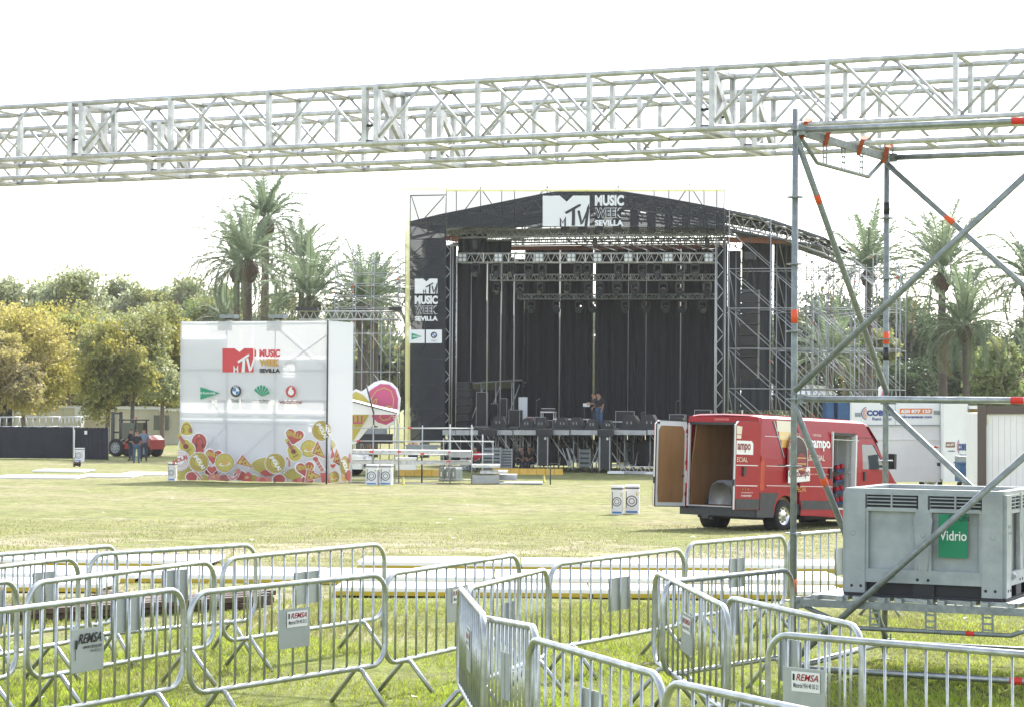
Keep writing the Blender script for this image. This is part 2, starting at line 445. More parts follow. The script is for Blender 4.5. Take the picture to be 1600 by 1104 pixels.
_cop = [protoB]+[copy_tree(protoB) for _ in BARS[1:]]
for i, ((a, b, c, d), side, stk, lab, off) in enumerate(BARS):
    t = _cop[i]
    t.name = 'crowd_barrier' if i == 0 else 'crowd_barrier.%03d' % i
    D1, D2 = Dof(a, b), Dof(c, d)
    def ends(D1, D2): return P(a, b, D1), P(c, d, D2)
    p, q = ends(D1, D2); L = math.hypot(p.x-q.x, p.y-q.y)
    tgt = min(max(L, 1.72), 2.25)
    if abs(tgt-L) > .01:                      # uneven ground: keep a real length, let the barrier tilt a little
        k = 1.
        lo, hi = 0., 6.
        mid = (D1+D2)/2; half = (D2-D1)/2
        for _ in range(40):
            k = (lo+hi)/2; p, q = ends(mid-half*k, mid+half*k)
            if math.hypot(p.x-q.x, p.y-q.y) < tgt: lo = k
            else: hi = k
        L = tgt
    az = math.atan2(q.y-p.y, q.x-p.x); tilt = -math.atan2(q.z-p.z, L)
    zc = (p.z+q.z)/2-BT-.0185
    t.location = ((p.x+q.x)/2, (p.y+q.y)/2, zc)
    t.rotation_euler = (0, tilt, az); t.scale = (L/BL, 1, 1)
    FR[t.name] = Matrix.Identity(4)
    tag(t, lab, 'crowd barrier', 'crowd barriers set out on the grass')
    plate(t, side, stk, off)

# ------------------------------------------------------------------ box trusses overhead
def truss(name, label, p0, p1, size, joint0, mod=2.95, far=False, back=None, mname='alu', r=.024, rd=.013, group=None, cat='truss', n=8, cross=True):
    """p0,p1: ends of the front bottom chord; box section size x size behind and above"""
    p0 = Vector(p0); p1 = Vector(p1); d = (p1-p0); Lg = d.length; d.normalize()
    bk = Vector((-d.y, d.x, 0)).normalized()
    if bk.y < 0: bk = -bk
    up = Vector((0, 0, 1)); t = thing(name, label, cat, ((p0.x+p1.x)/2, (p0.y+p1.y)/2, min(p0.z, p1.z)), math.atan2(d.y, d.x), group)
    sz = size
    for b in (0, 1):
        for u_ in (0, 1):
            o = bk*(sz*b)+up*(sz*.94*u_)
            MB().tube(p0+o, p1+o, r, mname, n).build('chord', t)
    bay = mod/3; s = joint0 % mod - mod; k = 0
    H = up*(sz*.94)
    while s < Lg+.01:
        for j in range(3):
            a = s+bay*j; e = a+bay
            if e < 0 or a > Lg: continue
            a_, e_ = a+.04, e-.04
            mid = (a+e)/2
            for b in (0, 1):
                o = p0+bk*(sz*b)
                mb = MB()
                mb.tube(o+d*a_+up*.02, o+d*(mid-.03)+H-up*.02, rd, mname, 6)
                mb.tube(o+d*(mid+.03)+H-up*.02, o+d*e_+up*.02, rd, mname, 6)
                mb.build('diagonal', t)
                if j > 0: MB().beam(o+d*a, o+d*a+H, .05, .035, mname, up=d).build('upright', t)
            for hh in (0, 1):
                o = p0+H*hh
                mb = MB()
                if j > 0: mb.tube(o+d*a, o+d*a+bk*sz, .018, mname, 6)
                mb.tube(o+d*(mid), o+d*(mid)+bk*sz, .018, mname, 6)
                mb.build('rung', t)
            if j == 1 and cross: MB().tube(p0+d*(a+.1)+H, p0+d*(a+.5)+bk*sz, rd, mname, 6).build('inner_brace', t)
        if -.05 < s < Lg+.05:
            mb = MB()
            for ds in (-.055, .055):
                for b in (0, 1):
                    o = p0+d*(s+ds)+bk*(sz*b)
                    mb.beam(o, o+H, .055, .045, mname, up=d)
                for hh in (0, 1):
                    o = p0+d*(s+ds)+H*hh; mb.beam(o, o+bk*sz, .04, .045, mname)
            o = p0+d*(s+.055)
            mb.beam(o+H-up*.03, o+bk*sz+up*.03, .07, .035, mname, up=d); mb.beam(o+up*.03, o+bk*(sz*.5)+H*.5, .07, .035, mname, up=d)
            for b, g in ((0, 1), (1, -1)):
                for hh, g2 in ((0, 1), (1, -1)):
                    c = p0+d*(s+.06)+bk*(sz*b)+H*hh
                    mb.add([c, c+bk*(g*.13), c+up*(g2*.16)], [(0, 1, 2)], 'plate')
            mb.build('joint_frame', t)
            for b in (0, 1):
                for zz in (.04, .3):
                    o = p0+d*s+bk*(sz*b)+up*(sz*zz); MB().tube(o-d*.05, o+d*.05, .012, 'dark_metal', 6).build('bolt', t)
        s += mod
    return t
def tline(D0, D1, X0, X1, z, a, b):
    f = lambda k: V3(X0+(X1-X0)*k, D0+(D1-D0)*k, z)
    return f(a), f(b)
T1a, T1b = tline(20.0, 16.3, -800*20.0/3500, 800*16.3/3500, CAMZ+2.12, -.18, 1.12)
T2a, T2b = tline(21.7, 17.6, -800*21.7/3500, 800*17.6/3500, CAMZ+2.12, -.18, 1.12)
Ls = 9.1
truss('box_truss', 'nearer of two long white aluminium box trusses spanning overhead', T1a, T1b, .5, (.18+.0866)*Ls, 2.92, group='aluminium trusses lying over the scaffold tower')
truss('box_truss', 'farther of two long white aluminium box trusses spanning overhead', T2a, T2b, .5, (.18+.19)*Ls*1.05, 2.92, group='aluminium trusses lying over the scaffold tower')

# ------------------------------------------------------------------ scaffold tower
tw0 = V3(2.105, 16.7, 0)
td1 = V3(math.cos(math.radians(-24)), math.sin(math.radians(-24)), 0); td2 = V3(math.cos(math.radians(61.5)), math.sin(math.radians(61.5)), 0)
TB = 2.07
tw = thing('scaffold_tower', 'near galvanised scaffold tower with orange taped braces carrying the trusses and the grey box', 'scaffold tower', tw0, math.radians(-24))
def tp(a, b, z): return tw0+td1*a+td2*b+V3(0, 0, z)
NZ = (.14, 2.14, 4.14)
for a in (0, TB):
    for b in (0, TB):
        top = 4.30
        mb = MB().tube(tp(a, b, .06), tp(a, b, top), .0242, 'galv_dull', 12)
        mb.lathe(tp(a, b, 0), [(.0, 0), (.075, 0), (.075, .008), (.02, .012), (.02, .1), (.045, .1), (.045, .14), (.026, .14)], 'galv_dull', 12)
        st_ = mb.build('standard', tw)
        z = .14
        while z < top:
            MB().lathe(tp(a, b, z), [(.025, -.005), (.062, -.005), (.062, .005), (.025, .005)], 'galv_dull', 16, smooth=False).build('rosette', st_); z += .5
def ledger(p, q, r=.0242, m='galv', name='ledger', heads=True):
    d = (q-p).normalized()
    mb = MB().tube(p+d*.07, q-d*.07, r, m, 12)
    if heads:
        for c, s in ((p, 1), (q, -1)):
            mb.box(c+d*(.055*s), (.06, .035, .07), 'galv_dull', Matrix.Rotation(math.atan2(d.y, d.x), 3, 'Z'))
            mb.box(c+d*(.05*s)+V3(0, 0, .03), (.012, .008, .10), 'galv_dull')
    return mb
def band(mb, p, q, k, m='orange_tape', w=.09, r=.0258):
    d = (q-p).normalized(); c = p+(q-p)*k
    mb.tube(c-d*w/2, c+d*w/2, r, m, 12)
for z in NZ:
    for (p, q) in ((tp(0, 0, z), tp(TB, 0, z)), (tp(0, TB, z), tp(TB, TB, z))):
        mb = ledger(p, q)
        if p == tp(0, 0, z): band(mb, p, q, .80, 'red_tape')
        mb.build('ledger', tw)
for z in (.14, 2.14):
    for a in (0, TB): ledger(tp(a, 0, z), tp(a, TB, z)).build('ledger', tw)
def girder(p, q, depth=.17, name='lattice_ledger', band_k=None):
    d = (q-p).normalized(); L = (q-p).length; R = Matrix.Rotation(math.atan2(d.y, d.x), 3, 'Z')
    mb = MB().beam(p+d*.06, q-d*.06, .045, .055, 'galv_dull')
    lo = [p+d*.09-V3(0, 0, .03), p+d*(L*.22)-V3(0, 0, depth), p+d*(L*.78)-V3(0, 0, depth), q-d*.09-V3(0, 0, .03)]
    mb.path(lo, .0165, 'galv_dull', 8)
    for k in (.3, .5, .7):
        c = p+d*(L*k)
        for s in (-.035, .035): mb.box(c+d*s-V3(0, 0, depth/2+.01), (.014, .008, depth-.02), 'galv_dull', R)
        for zz in (.05, .095, .14): mb.box(c-V3(0, 0, zz), (.07, .006, .014), 'galv_dull', R)
    for c, s in ((p, 1), (q, -1)):
        mb.box(c+d*(.05*s), (.05, .04, .085), 'galv_dull', R)
    if band_k: band(mb, lo[1], lo[2], band_k, 'red_tape', .06, .018)
    return mb
girder(tp(0, 0, 4.14), tp(0, TB, 4.14), .2).build('lattice_ledger', tw)
girder(tp(TB, 0, 4.14), tp(TB, TB, 4.14), .2).build('lattice_ledger', tw)
girder(tp(0, 0, .63), tp(TB, 0, .63), .17, band_k=.75).build('lattice_ledger', tw)
girder(tp(0, TB, .63), tp(TB, TB, .63), .17).build('lattice_ledger', tw)
girder(tp(TB, 0, .63), tp(TB, TB, .63), .12).build('lattice_ledger', tw)
ledger(tp(0, 0, .63), tp(0, TB, .63)).build('ledger', tw)
def brace(p, q, ks, m='galv_dull'):
    d = (q-p).normalized(); off = -Vector((0, 1, 0))*.045
    mb = MB().tube(p+off, q+off, .0242, m, 12)
    for k in ks:
        band(mb, p+off, q+off, k); 
    for c in (p, q): mb.tube(c+off*1.3, c+Vector((0, .02, 0)), .02, 'galv_dull', 8)
    mb.build('brace', tw)
brace(tp(0, 0, 4.08), tp(0, TB, 2.2), (.22,))
brace(tp(0, 0, 2.08), tp(0, TB, .2), (.30,))
brace(tp(0, 0, 2.2), tp(TB, 0, 4.08), (.85,))
brace(tp(0, 0, .2), tp(TB, 0, 2.08), (.85,))
brace(tp(0, TB, 4.08), tp(TB, TB, 2.2), (.25,))
brace(tp(0, TB, 2.08), tp(TB, TB, .2), (.9,))
for b, zz in ((0, .75), (0, 2.75), (TB, 2.65)):       # warning tape and stickers on the uprights
    mb = MB().tube(tp(0, b, zz-.05), tp(0, b, zz+.05), .0255, 'orange_tape', 12)
    mb.build('marking_tape', tw)
for zz in (3.72, 2.52):
    MB().tube(tp(0, TB, zz-.05), tp(0, TB, zz+.05), .0255, 'black_plastic', 12).build('black_sticker', tw)
# ratchet straps that hold the trusses down
for (a, b) in ((.03, .10), (.03, .60), (.03, 1.35), (.03, 1.95)):
    c = tp(a, b, 4.14)
    mb = MB()
    mb.prism([c+V3(-.045, -.04, -.06), c+V3(-.01, -.045, -.06), c+V3(.025, -.045, .07), c+V3(-.01, -.04, .07)], (0, .01, 0), 'orange_strap')
    mb.prism([c+V3(-.01, -.045, .065), c+V3(.03, -.045, .06), c+V3(.09, .1, .1), c+V3(.02, .1, .11)], (0, 0, .008), 'orange_strap')
    mb.build('ratchet_strap', tw)
# deck planks on the low ledgers
for k in range(6):
    a0 = .12+k*.315
    mb = MB()
    c = (tp(a0, .04, .675)+tp(a0+.29, TB-.04, .675))/2
    R = Matrix.Rotation(math.atan2(td2.y, td2.x), 3, 'Z')
    mb.box(c, (TB-.08, .29, .03), 'galv', R)
    for b in (.02, TB-.02):
        for aa in (.05, .24): mb.box(tp(a0+aa, b, .672), (.07, .05, .035), 'galv', R)
    mb.build('deck_plank', tw)

# ------------------------------------------------------------------ grey pallet box with green label
mat('crate_plastic', (.36, .39, .395), .5, col2=(.26, .29, .295), nscale=5, bump=.06, bscale=40)
mat('crate_dark', (.03, .03, .032), .7)
mat('sign_green', (.0, .20, .09), .5)
mat('scribble', (.03, .03, .05), .7)
cw, cdp, chh = 1.17, 1.0, .79
c0 = P(1322, 919, 16.68); ca = math.radians(-25.5)
crate_z = .693
cr = thing('pallet_box', 'large grey plastic pallet box with green Vidrio sign standing on the scaffold platform', 'pallet box', (c0.x, c0.y, crate_z), ca)
m = 'crate_plastic'
mb = MB()
z0, z1 = .10, chh
mb.bbox((.02, .02, z0), (cw-.02, cdp-.02, z0+.04), m)            # floor
mb.bbox((.03, .025, z0+.04), (cw-.03, .06, z1-.02), m); mb.bbox((.03, cdp-.06, z0+.04), (cw-.03, cdp-.025, z1-.02), m)
mb.bbox((.025, .06, z0+.04), (.06, cdp-.06, z1-.02), m); mb.bbox((cw-.06, .06, z0+.04), (cw-.025, cdp-.06, z1-.02), m)
mb.build('walls', cr, world=False)
ri = MB()
for a, b in (((-.01, -.01, z1-.03), (cw+.01, .065, z1)), ((-.01, cdp-.065, z1-.03), (cw+.01, cdp+.01, z1)), ((-.01, .065, z1-.031), (.065, cdp-.065, z1-.001)), ((cw-.065, .065, z1-.031), (cw+.01, cdp-.065, z1-.001))): ri.bbox(a, b, m)
ri.build('rim', cr, world=False)
def side_panels(o, e, n, W, name):
    """corner posts, mid post, frames and slotted vents on one side; o origin, e along, n outward"""
    o = Vector(o); e = Vector(e); n = Vector(n); up = V3(0, 0, 1)
    def bx(mb, a0, a1, b0, b1, d0, d1, mm=m):
        mb.prism([o+e*a0+n*d0+up*b0, o+e*a1+n*d0+up*b0, o+e*a1+n*d0+up*b1, o+e*a0+n*d0+up*b1], n*(d1-d0), mm)
    mb = MB()
    bx(mb, 0, .15, .02, z1-.03, -.02, .026); bx(mb, W-.15, W, .02, z1-.03, -.02, .026)
    bx(mb, .15, W-.15, z0, z0+.10, -.02, .018)
    bx(mb, .15, W-.15, z1-.165, z1-.145, -.02, .018); bx(mb, .15, W-.15, z1-.045, z1-.03, -.02, .018)
    mb.prism([o+e*(W/2-.035)+up*(z0+.1), o+e*(W/2+.035)+up*(z0+.1), o+e*(W/2+.07)+up*(z1-.22), o+e*(W/2+.035)+up*(z1-.14), o+e*(W/2+.035)+up*(z1-.03), o+e*(W/2-.035)+up*(z1-.03), o+e*(W/2-.035)+up*(z1-.14), o+e*(W/2-.07)+up*(z1-.22)], n*.021, m)
    for a0, a1 in ((.16, W/2-.05), (W/2+.05, W-.16)):
        bx(mb, a0, a1, z1-.145, z1-.045, -.012, -.004, 'crate_dark')
        for k in range(4): bx(mb, a0, a1, z1-.145+.026*k, z1-.137+.026*k, -.004, .016)
        bx(mb, (a0+a1)/2-.006, (a0+a1)/2+.006, z1-.145, z1-.045, -.004, .018)
        # raised inner frame of the panel
        bx(mb, a0-.01, a0+.012, z0+.10, z1-.165, -.004, .014); bx(mb, a1-.012, a1+.01, z0+.10, z1-.165, -.004, .014)
    for aa in (.06, W/2+.0, W-.07):
        c = o+e*aa+up*(z1-.33)+n*(.026 if aa != W/2 else .021)
        mb.lathe(c-n*.002, [(.018, 0), (.020, .004), (.014, .004), (.0, .002)], m, 14, axis=n)
    bx(mb, .15, W-.15, 0, .012, -.02, .02, 'crate_dark')
    bx(mb, .0, .16, 0, .02, -.02, .022, 'crate_dark'); bx(mb, W-.16, W, 0, .02, -.02, .022, 'crate_dark')
    bx(mb, W/2-.08, W/2+.08, .012, z0, -.02, .0, 'crate_dark')
    for aa in (.05, .12, W/2-.04, W/2+.04, W-.12, W-.05):
        c = o+e*aa+up*(z0-.03 if (aa < .2 or aa > W-.2) else z0+.03)+n*(.026 if (aa < .2 or aa > W-.2) else .018)
        mb.lathe(c, [(.011, 0), (.011, .003), (0, .003)], 'crate_dark', 10, axis=n)
    mb.build(name, cr, world=False)
side_panels((0, 0, 0), (1, 0, 0), (0, -1, 0), cw, 'side_panel')
side_panels((cw, 0, 0), (0, 1, 0), (1, 0, 0), cdp, 'side_panel')
side_panels((0, cdp, 0), (0, -1, 0), (-1, 0, 0), cdp, 'side_panel')
MB().bbox((.02, .03, .0), (cw-.02, .12, z0-.005), 'crate_dark').build('skid', cr, world=False)
MB().bbox((.02, cdp/2-.06, .0), (cw-.02, cdp/2+.06, z0-.005), 'crate_dark').build('skid', cr, world=False)
MB().bbox((.02, cdp-.12, .0), (cw-.02, cdp-.03, z0-.005), 'crate_dark').build('skid', cr, world=False)
MB().lathe((.345, -.018, z0+.06), [(.0, .03), (.016, .03), (.016, .02), (.026, .018), (.030, 0)], m, 16, axis=(0, -1, 0)).build('drain_plug', cr, world=False)
MB().lathe((cw+.018, .2, z0+.07), [(.0, .03), (.016, .03), (.016, .02), (.026, .018), (.030, 0)], m, 16, axis=(1, 0, 0)).build('drain_plug', cr, world=False)
s = MB().bbox((.70, -.016, .30), (.915, -.012, .615), 'sign_green')
s.text('Vidrio', (.708, -.0195, .425), (.20, 0, 0), (0, 0, .072), 'white', .012)
s.build('green_sign', cr, world=False)
s = MB()
s.text('OTON', (.775, -.022, .568), (.15, 0, 0), (0, 0, .042), 'scribble')
s.text('4507 mm', (cw+.0275, .03, .52), (0, .10, 0), (0, 0, .025), 'scribble'); s.text('Tapar sucio', (cw+.0275, .03, .47), (0, .12, 0), (0, 0, .03), 'scribble')
s.build('handwriting', cr, world=False)
# ------------------------------------------------------------------ red delivery van with open doors
mat('van_red', (.35, .005, .014), .32, spec=.25, coat=.12, noise=.12, nscale=1.5)
mat('van_red2', (.36, .006, .016), .4, spec=.3)
mat('van_trim', (.045, .047, .05), .55, noise=.2, nscale=10)
mat('plywood', (.31, .165, .065), .6, col2=(.24, .12, .045), nscale=3, stretch=(1, 1, .3))
mat('van_white', (.72, .73, .74), .35, noise=.08, nscale=5)
mat('van_liner', (.42, .44, .44), .5, noise=.1, nscale=5)
mat('glass', (.06, .075, .085), .06, spec=.8, coat=.5)
mat('lamp_red', (.45, .01, .01), .15, coat=1)
mat('lamp_clear', (.75, .75, .75), .1, coat=1)
mat('chrome', (.6, .6, .62), .25, .9)
mat('cream', (.72, .66, .50), .45); mat('gold', (.62, .34, .07), .4); mat('gold_pale', (.75, .55, .22), .4)
mat('dark_brown', (.05, .02, .015), .5); mat('wine', (.22, .01, .015), .45); mat('white_paint_and_glint', (.78, .78, .76), .4)
mat('blue_fabric', (.03, .07, .18), .7, noise=.3, nscale=8); mat('grey_wrap', (.38, .39, .40), .35, noise=.3, nscale=5, bump=.4, bscale=6)
def wheel(name, parent, c, axis, r=.345, w=.225, hub=True, world=False, rim='chrome'):
    """tyre with a rim (sub-part) ; axis points outward"""
    ax = Vector(axis); c = Vector(c)
    prof = [(r*.62, 0), (r*.92, .0), (r, w*.12), (r, w*.88), (r*.92, w), (r*.62, w)]
    mb = MB().lathe(c-ax*w, prof, 'rubber', 28, axis=ax)
    ty = mb.build(name, parent, world=world)
    x, y = orth(ax); rm = MB().lathe(c-ax*.03, [(r*.64, .028), (r*.60, .0), (r*.50, -.015), (r*.2, .015), (0, .03)], rim, 24, axis=ax)
    rm.lathe(c-ax*(w*.9), [(r*.62, 0), (0, .0)], 'black', 16, axis=ax)
    if hub:
        for k in range(8):
            a = math.pi*k/4; d = x*math.cos(a)+y*math.sin(a)
            rm.lathe(c-ax*.03+d*(r*.42), [(r*.07, .004), (0, .006)], 'black', 8, axis=ax)
    rm.build('rim', ty, world=world)
    return ty
vang = math.atan2(.76, .65)
vo = P(1186, 818, 49.0); vo.z = gz(49)+.01
van = thing('delivery_van', 'red high roof delivery van with beer livery, rear and side doors standing open', 'van', vo, 0)
Mv = Matrix.Translation(vo) @ Matrix.Rotation(vang, 4, 'Z') @ Matrix.Rotation(math.radians(1.9), 4, 'Y')
van.rotation_euler = Mv.to_euler(); FR[van.name] = Mv
VW, VL, VH = 2.05, 5.99, 2.54
def yin(z):   # how far the upper body leans in
    return 0. if z < 1.35 else .10*((z-1.35)/1.1)**1.6
ZR = [.95, 1.15, 1.35, 1.6, 1.85, 2.1, 2.25, 2.4, 2.48]
def strip(mb, x0, x1, z0, z1, m, side=0, out=0., xs=None):
    zs = sorted({z0, z1}|{z for z in ZR if z0 < z < z1})
    for a, b in zip(zs, zs[1:]):
        ya, yb = yin(a)-out, yin(b)-out
        if side: ya, yb = VW-ya, VW-yb
        xa0, xb0 = (x0(a), x0(b)) if callable(x0) else (x0, x0); xa1, xb1 = (x1(a), x1(b)) if callable(x1) else (x1, x1)
        q = [(xa0, ya, a), (xa1, ya, a), (xb1, yb, b), (xb0, yb, b)]
        mb.add(q if not side else q[::-1], [(0, 1, 2, 3)], m, False)
def arch(cx, r, z0, n=10):   # half circle points from right to left
    a0 = math.asin((z0-.36)/r) if z0 > .36 else 0
    return [(cx+r*math.cos(a), .36+r*math.sin(a)) for a in [a0+(math.pi-2*a0)*k/n for k in range(n+1)]]
WX = (1.0, 5.035)
body = MB(); trim = MB()
for side in (0, 1):
    yy = 0. if side == 0 else VW; sg = -1 if side == 0 else 1
    def pol(pts, m, mb, off=0.): mb.add([(x, yy+sg*off, z) for x, z in pts], [tuple(range(len(pts)))], m)
    x_end = 2.9 if side == 0 else 3.95
    ar = arch(WX[0], .43, .30)
    pol([(0, .30)]+[p for p in ar[::-1]]+[(x_end, .30), (x_end, .95), (0, .95)], 'van_red', body)
    if side == 0: pol([(2.9, .30), (3.95, .30), (3.95, .50), (2.9, .50)], 'van_red', body)
    ar2 = arch(WX[1], .42, .30)
    pol([(3.95, .30)]+ar2[::-1]+[(5.9, .30), (5.97, .6), (5.93, .95), (3.95, .95)], 'van_red', body)
    pol([(0.0, .27)]+arch(WX[0], .47, .27)[::-1]+[(1.7, .27), (1.7, .62), (1.46, .62)]+[p for p in arch(WX[0], .47, .62, 6)]+[(.5, .62), (0, .62)], 'van_trim', trim, .012) if False else None
    pol([(0., .30), (WX[0]-.47, .30), (WX[0]-.45, .55), (WX[0]-.33, .78), (WX[0]-.3, .84), (0, .84)], 'van_trim', trim, .012)
    pol([(WX[0]+.46, .36), (x_end, .36), (x_end, .60), (WX[0]+.40, .60)], 'van_trim', trim, .012)
    pol([(3.97, .33), (WX[1]-.44, .33), (WX[1]-.40, .60), (3.97, .60)], 'van_trim', trim, .012)
    # dark wheel well
    for cx in WX:
        body.lathe((cx, yy-sg*.32, .36), [(.0, 0), (.42, 0), (.42, .315)], 'black', 20, axis=(0, sg, 0))
    front = lambda z: 5.93 if z < 1.0 else (5.93-(z-1.0)*1.7 if z < 1.2 else (5.59-(z-1.2)*.9 if z < 1.35 else 5.45-(z-1.35)*.93))
    if side == 0:
        strip(body, 0, 2.9, .95, 2.48, 'van_red', 0)
        strip(body, 2.9, 3.95, 2.22, 2.48, 'van_red', 0)
        strip(body, 3.95, 4.15, .95, 2.48, 'van_red', 0)
    else:
        strip(body, 0, 4.15, .95, 2.48, 'van_red', 1)
    strip(body, 4.15, front, .95, 1.42, 'van_red', side)
    strip(body, 4.15, lambda z: min(5.0, front(z)), 2.0, 2.48, 'van_red', side)
    ZR.append(1.42); 
    strip(body, lambda z: front(z)-.12, front, 1.42, 2.0, 'van_red', side)
    strip(body, 4.15, 4.22, 1.42, 2.0, 'van_red', side)
    gl = MB(); strip(gl, 4.22, lambda z: min(5.2, front(z)-.12), 1.42, 2.0, 'glass', side, -.012)
    if side == 0: glass0 = gl
    else: glass1 = gl
# roof with rounded edges
prof = [(yin(2.48), 2.48), (yin(2.48)+.06, 2.52), (yin(2.48)+.25, 2.545), (VW/2, 2.56)]
prof = prof+[(VW-y, z) for y, z in prof[::-1][1:]]
xs_r = [0, .06, 4.35, 4.6]
zs_r = [-.03, 0, 0, -.06]
rv = [(x, y, z+dz) for x, dz in zip(xs_r, zs_r) for y, z in prof]; k = len(prof)
body.add(rv, [(i*k+j, i*k+j+1, (i+1)*k+j+1, (i+1)*k+j) for i in range(3) for j in range(k-1)], 'van_red', True)
for j in range(5): body.beam((.3, .4+j*.3, 2.56), (4.1, .4+j*.3, 2.56), .04, .012, 'van_red')
# windscreen, bonnet, nose
wsx = [(4.6, 2.42), (4.95, 2.05), (5.45, 1.35)]
for (xa, za), (xb, zb), mm in ((wsx[0], wsx[1], 'van_red'), (wsx[1], wsx[2], 'glass')):
    body.add([(xa, .1, za), (xa, VW-.1, za), (xb, VW-.04, zb), (xb, .04, zb)], [(0, 1, 2, 3)], mm)
for (xa, za), (xb, zb) in (((5.45, 1.35), (5.59, 1.2)), ((5.59, 1.2), (5.93, 1.0)), ((5.93, 1.0), (5.97, .6)), ((5.97, .6), (5.92, .3))):
    body.add([(xa, 0, za), (xa, VW, za), (xb, VW, zb), (xb, 0, zb)], [(0, 1, 2, 3)], 'van_red' if za > .7 else 'van_trim')
# rear frame: pillars, header, sill ; underside
for a, b in (((-.0, .0, .45), (.10, .09, 2.46)), ((-.0, VW-.09, .45), (.10, VW, 2.46))):
    body.bbox((a[0]-.004, a[1]+.003, a[2]), (b[0], b[1]-.003, 1.4), 'van_red')
    body.prism([(-.004, a[1]+(.003 if a[1] < 1 else .0), 1.4), (-.004, b[1]-(.0 if a[1] < 1 else .003), 1.4), (-.004, b[1]+(.06 if a[1] < 1 else -.09), 2.48), (-.004, a[1]+(.08 if a[1] < 1 else -.03), 2.48)], (.10, 0, 0), 'van_red')
body.bbox((-.006, .09, 2.36), (.12, VW-.09, 2.50), 'van_red'); body.bbox((-.01, .12, .43), (3.95, VW-.12, .50), 'van_trim')
body.bbox((.2, .25, .24), (5.6, VW-.25, .44), 'black'); body.bbox((2.0, .1, .26), (4.4, .25, .36), 'black')
body.build('body', van, world=False)
glass0.build('side_window', van, world=False); glass1.build('side_window', van, world=False)
trim.build('side_trim', van, world=False)
b = MB()
b.bbox((-.13, .04, .30), (.02, VW-.04, .44), 'van_trim'); b.bbox((-.12, -.015, .30), (.30, .12, .46), 'van_trim'); b.bbox((-.12, VW-.12, .30), (.3, VW+.015, .46), 'van_trim')
b.tube((-.05, 1.2, .24), (-.14, 1.2, .24), .03, 'dark_metal', 8); b.box((-.13, 1.35, .27), (.03, .18, .08), 'van_trim')
b.build('rear_bumper', van, world=False)
# interior: plywood lining, floor, bulkhead
i_ = MB()
i_.bbox((.10, .10, .50), (3.93, VW-.10, .525), 'plywood')
i_.prism([(.10, VW-.105, .52), (.10, VW-.105, 1.4), (.10, VW-.22, 2.36), (.10, VW-.25, 2.36), (.10, VW-.13, 1.4), (.10, VW-.13, .52)], (3.8, 0, 0), 'plywood')
i_.prism([(.12, .105, .52), (.12, .105, 1.4), (.12, .22, 2.36), (.12, .25, 2.36), (.12, .13, 1.4), (.12, .13, .52)], (2.75, 0, 0), 'plywood')
i_.build('plywood_lining', van, world=False)
i_ = MB().bbox((.12, .2, 2.37), (3.93, VW-.2, 2.39), 'van_liner'); i_.build('headliner', van, world=False)
bh = MB().bbox((3.90, .12, .50), (3.93, VW-.12, 2.30), 'van_liner')
for k in range(6): bh.beam((3.885, .25+k*.28, .75), (3.885, .25+k*.28, 2.15), .07, .03, 'van_liner', up=(1, 0, 0))
bh.beam((3.88, .15, 1.35), (3.88, VW-.15, 1.35), .04, .06, 'van_liner'); bh.build('bulkhead', van, world=False)
sill = MB().bbox((2.88, -.01, .48), (3.97, .13, .515), 'van_white')
sill.bbox((2.86, .0, .5), (2.92, .1, 2.2), 'van_white'); sill.bbox((3.9, .004, .5), (3.96, .14, 2.2), 'van_white'); sill.bbox((2.9, .05, 2.18), (3.95, .16, 2.24), 'black_plastic')
sill.build('side_door_frame', van, world=False); sill = MB(); sill.bbox((-.008, .085, .50), (.05, .12, 2.34), 'van_white'); sill.bbox((-.008, VW-.12, .50), (.05, VW-.085, 2.34), 'van_white'); sill.bbox((-.01, .09, .49), (.06, VW-.09, .515), 'van_white'); sill.bbox((-.012, .12, 2.31), (.05, VW-.12, 2.37), 'black_plastic')
sill.build('rear_door_frame', van, world=False)
MB().bbox((-.02, .85, 2.41), (.0, 1.25, 2.455), 'lamp_red').build('brake_lamp', van, world=False)
for side in (0, 1):
    y0 = -.012 if side == 0 else VW-.09; y1 = .09 if side == 0 else VW+.012
    l = MB().bbox((-.02, y0, .88), (.14, y1, 1.52), 'lamp_red'); l.bbox((-.028, y0+.01, 1.0), (.06, y1-.01, 1.27), 'lamp_clear')
    l.prism([(.02, y0 if side == 0 else y1, 1.52), (.14, y0 if side == 0 else y1, 1.52), (.02, y0 if side == 0 else y1, 1.64)], (0, .09 if side == 0 else -.09, 0), 'lamp_red')
    l.build('tail_lamp', van, world=False)
for cx in WX:
    for yy, ax in ((-.0, (0, -1, 0)), (VW, (0, 1, 0))): wheel('wheel', van, (cx, yy+(.02 if yy == 0 else -.02), .345), ax)
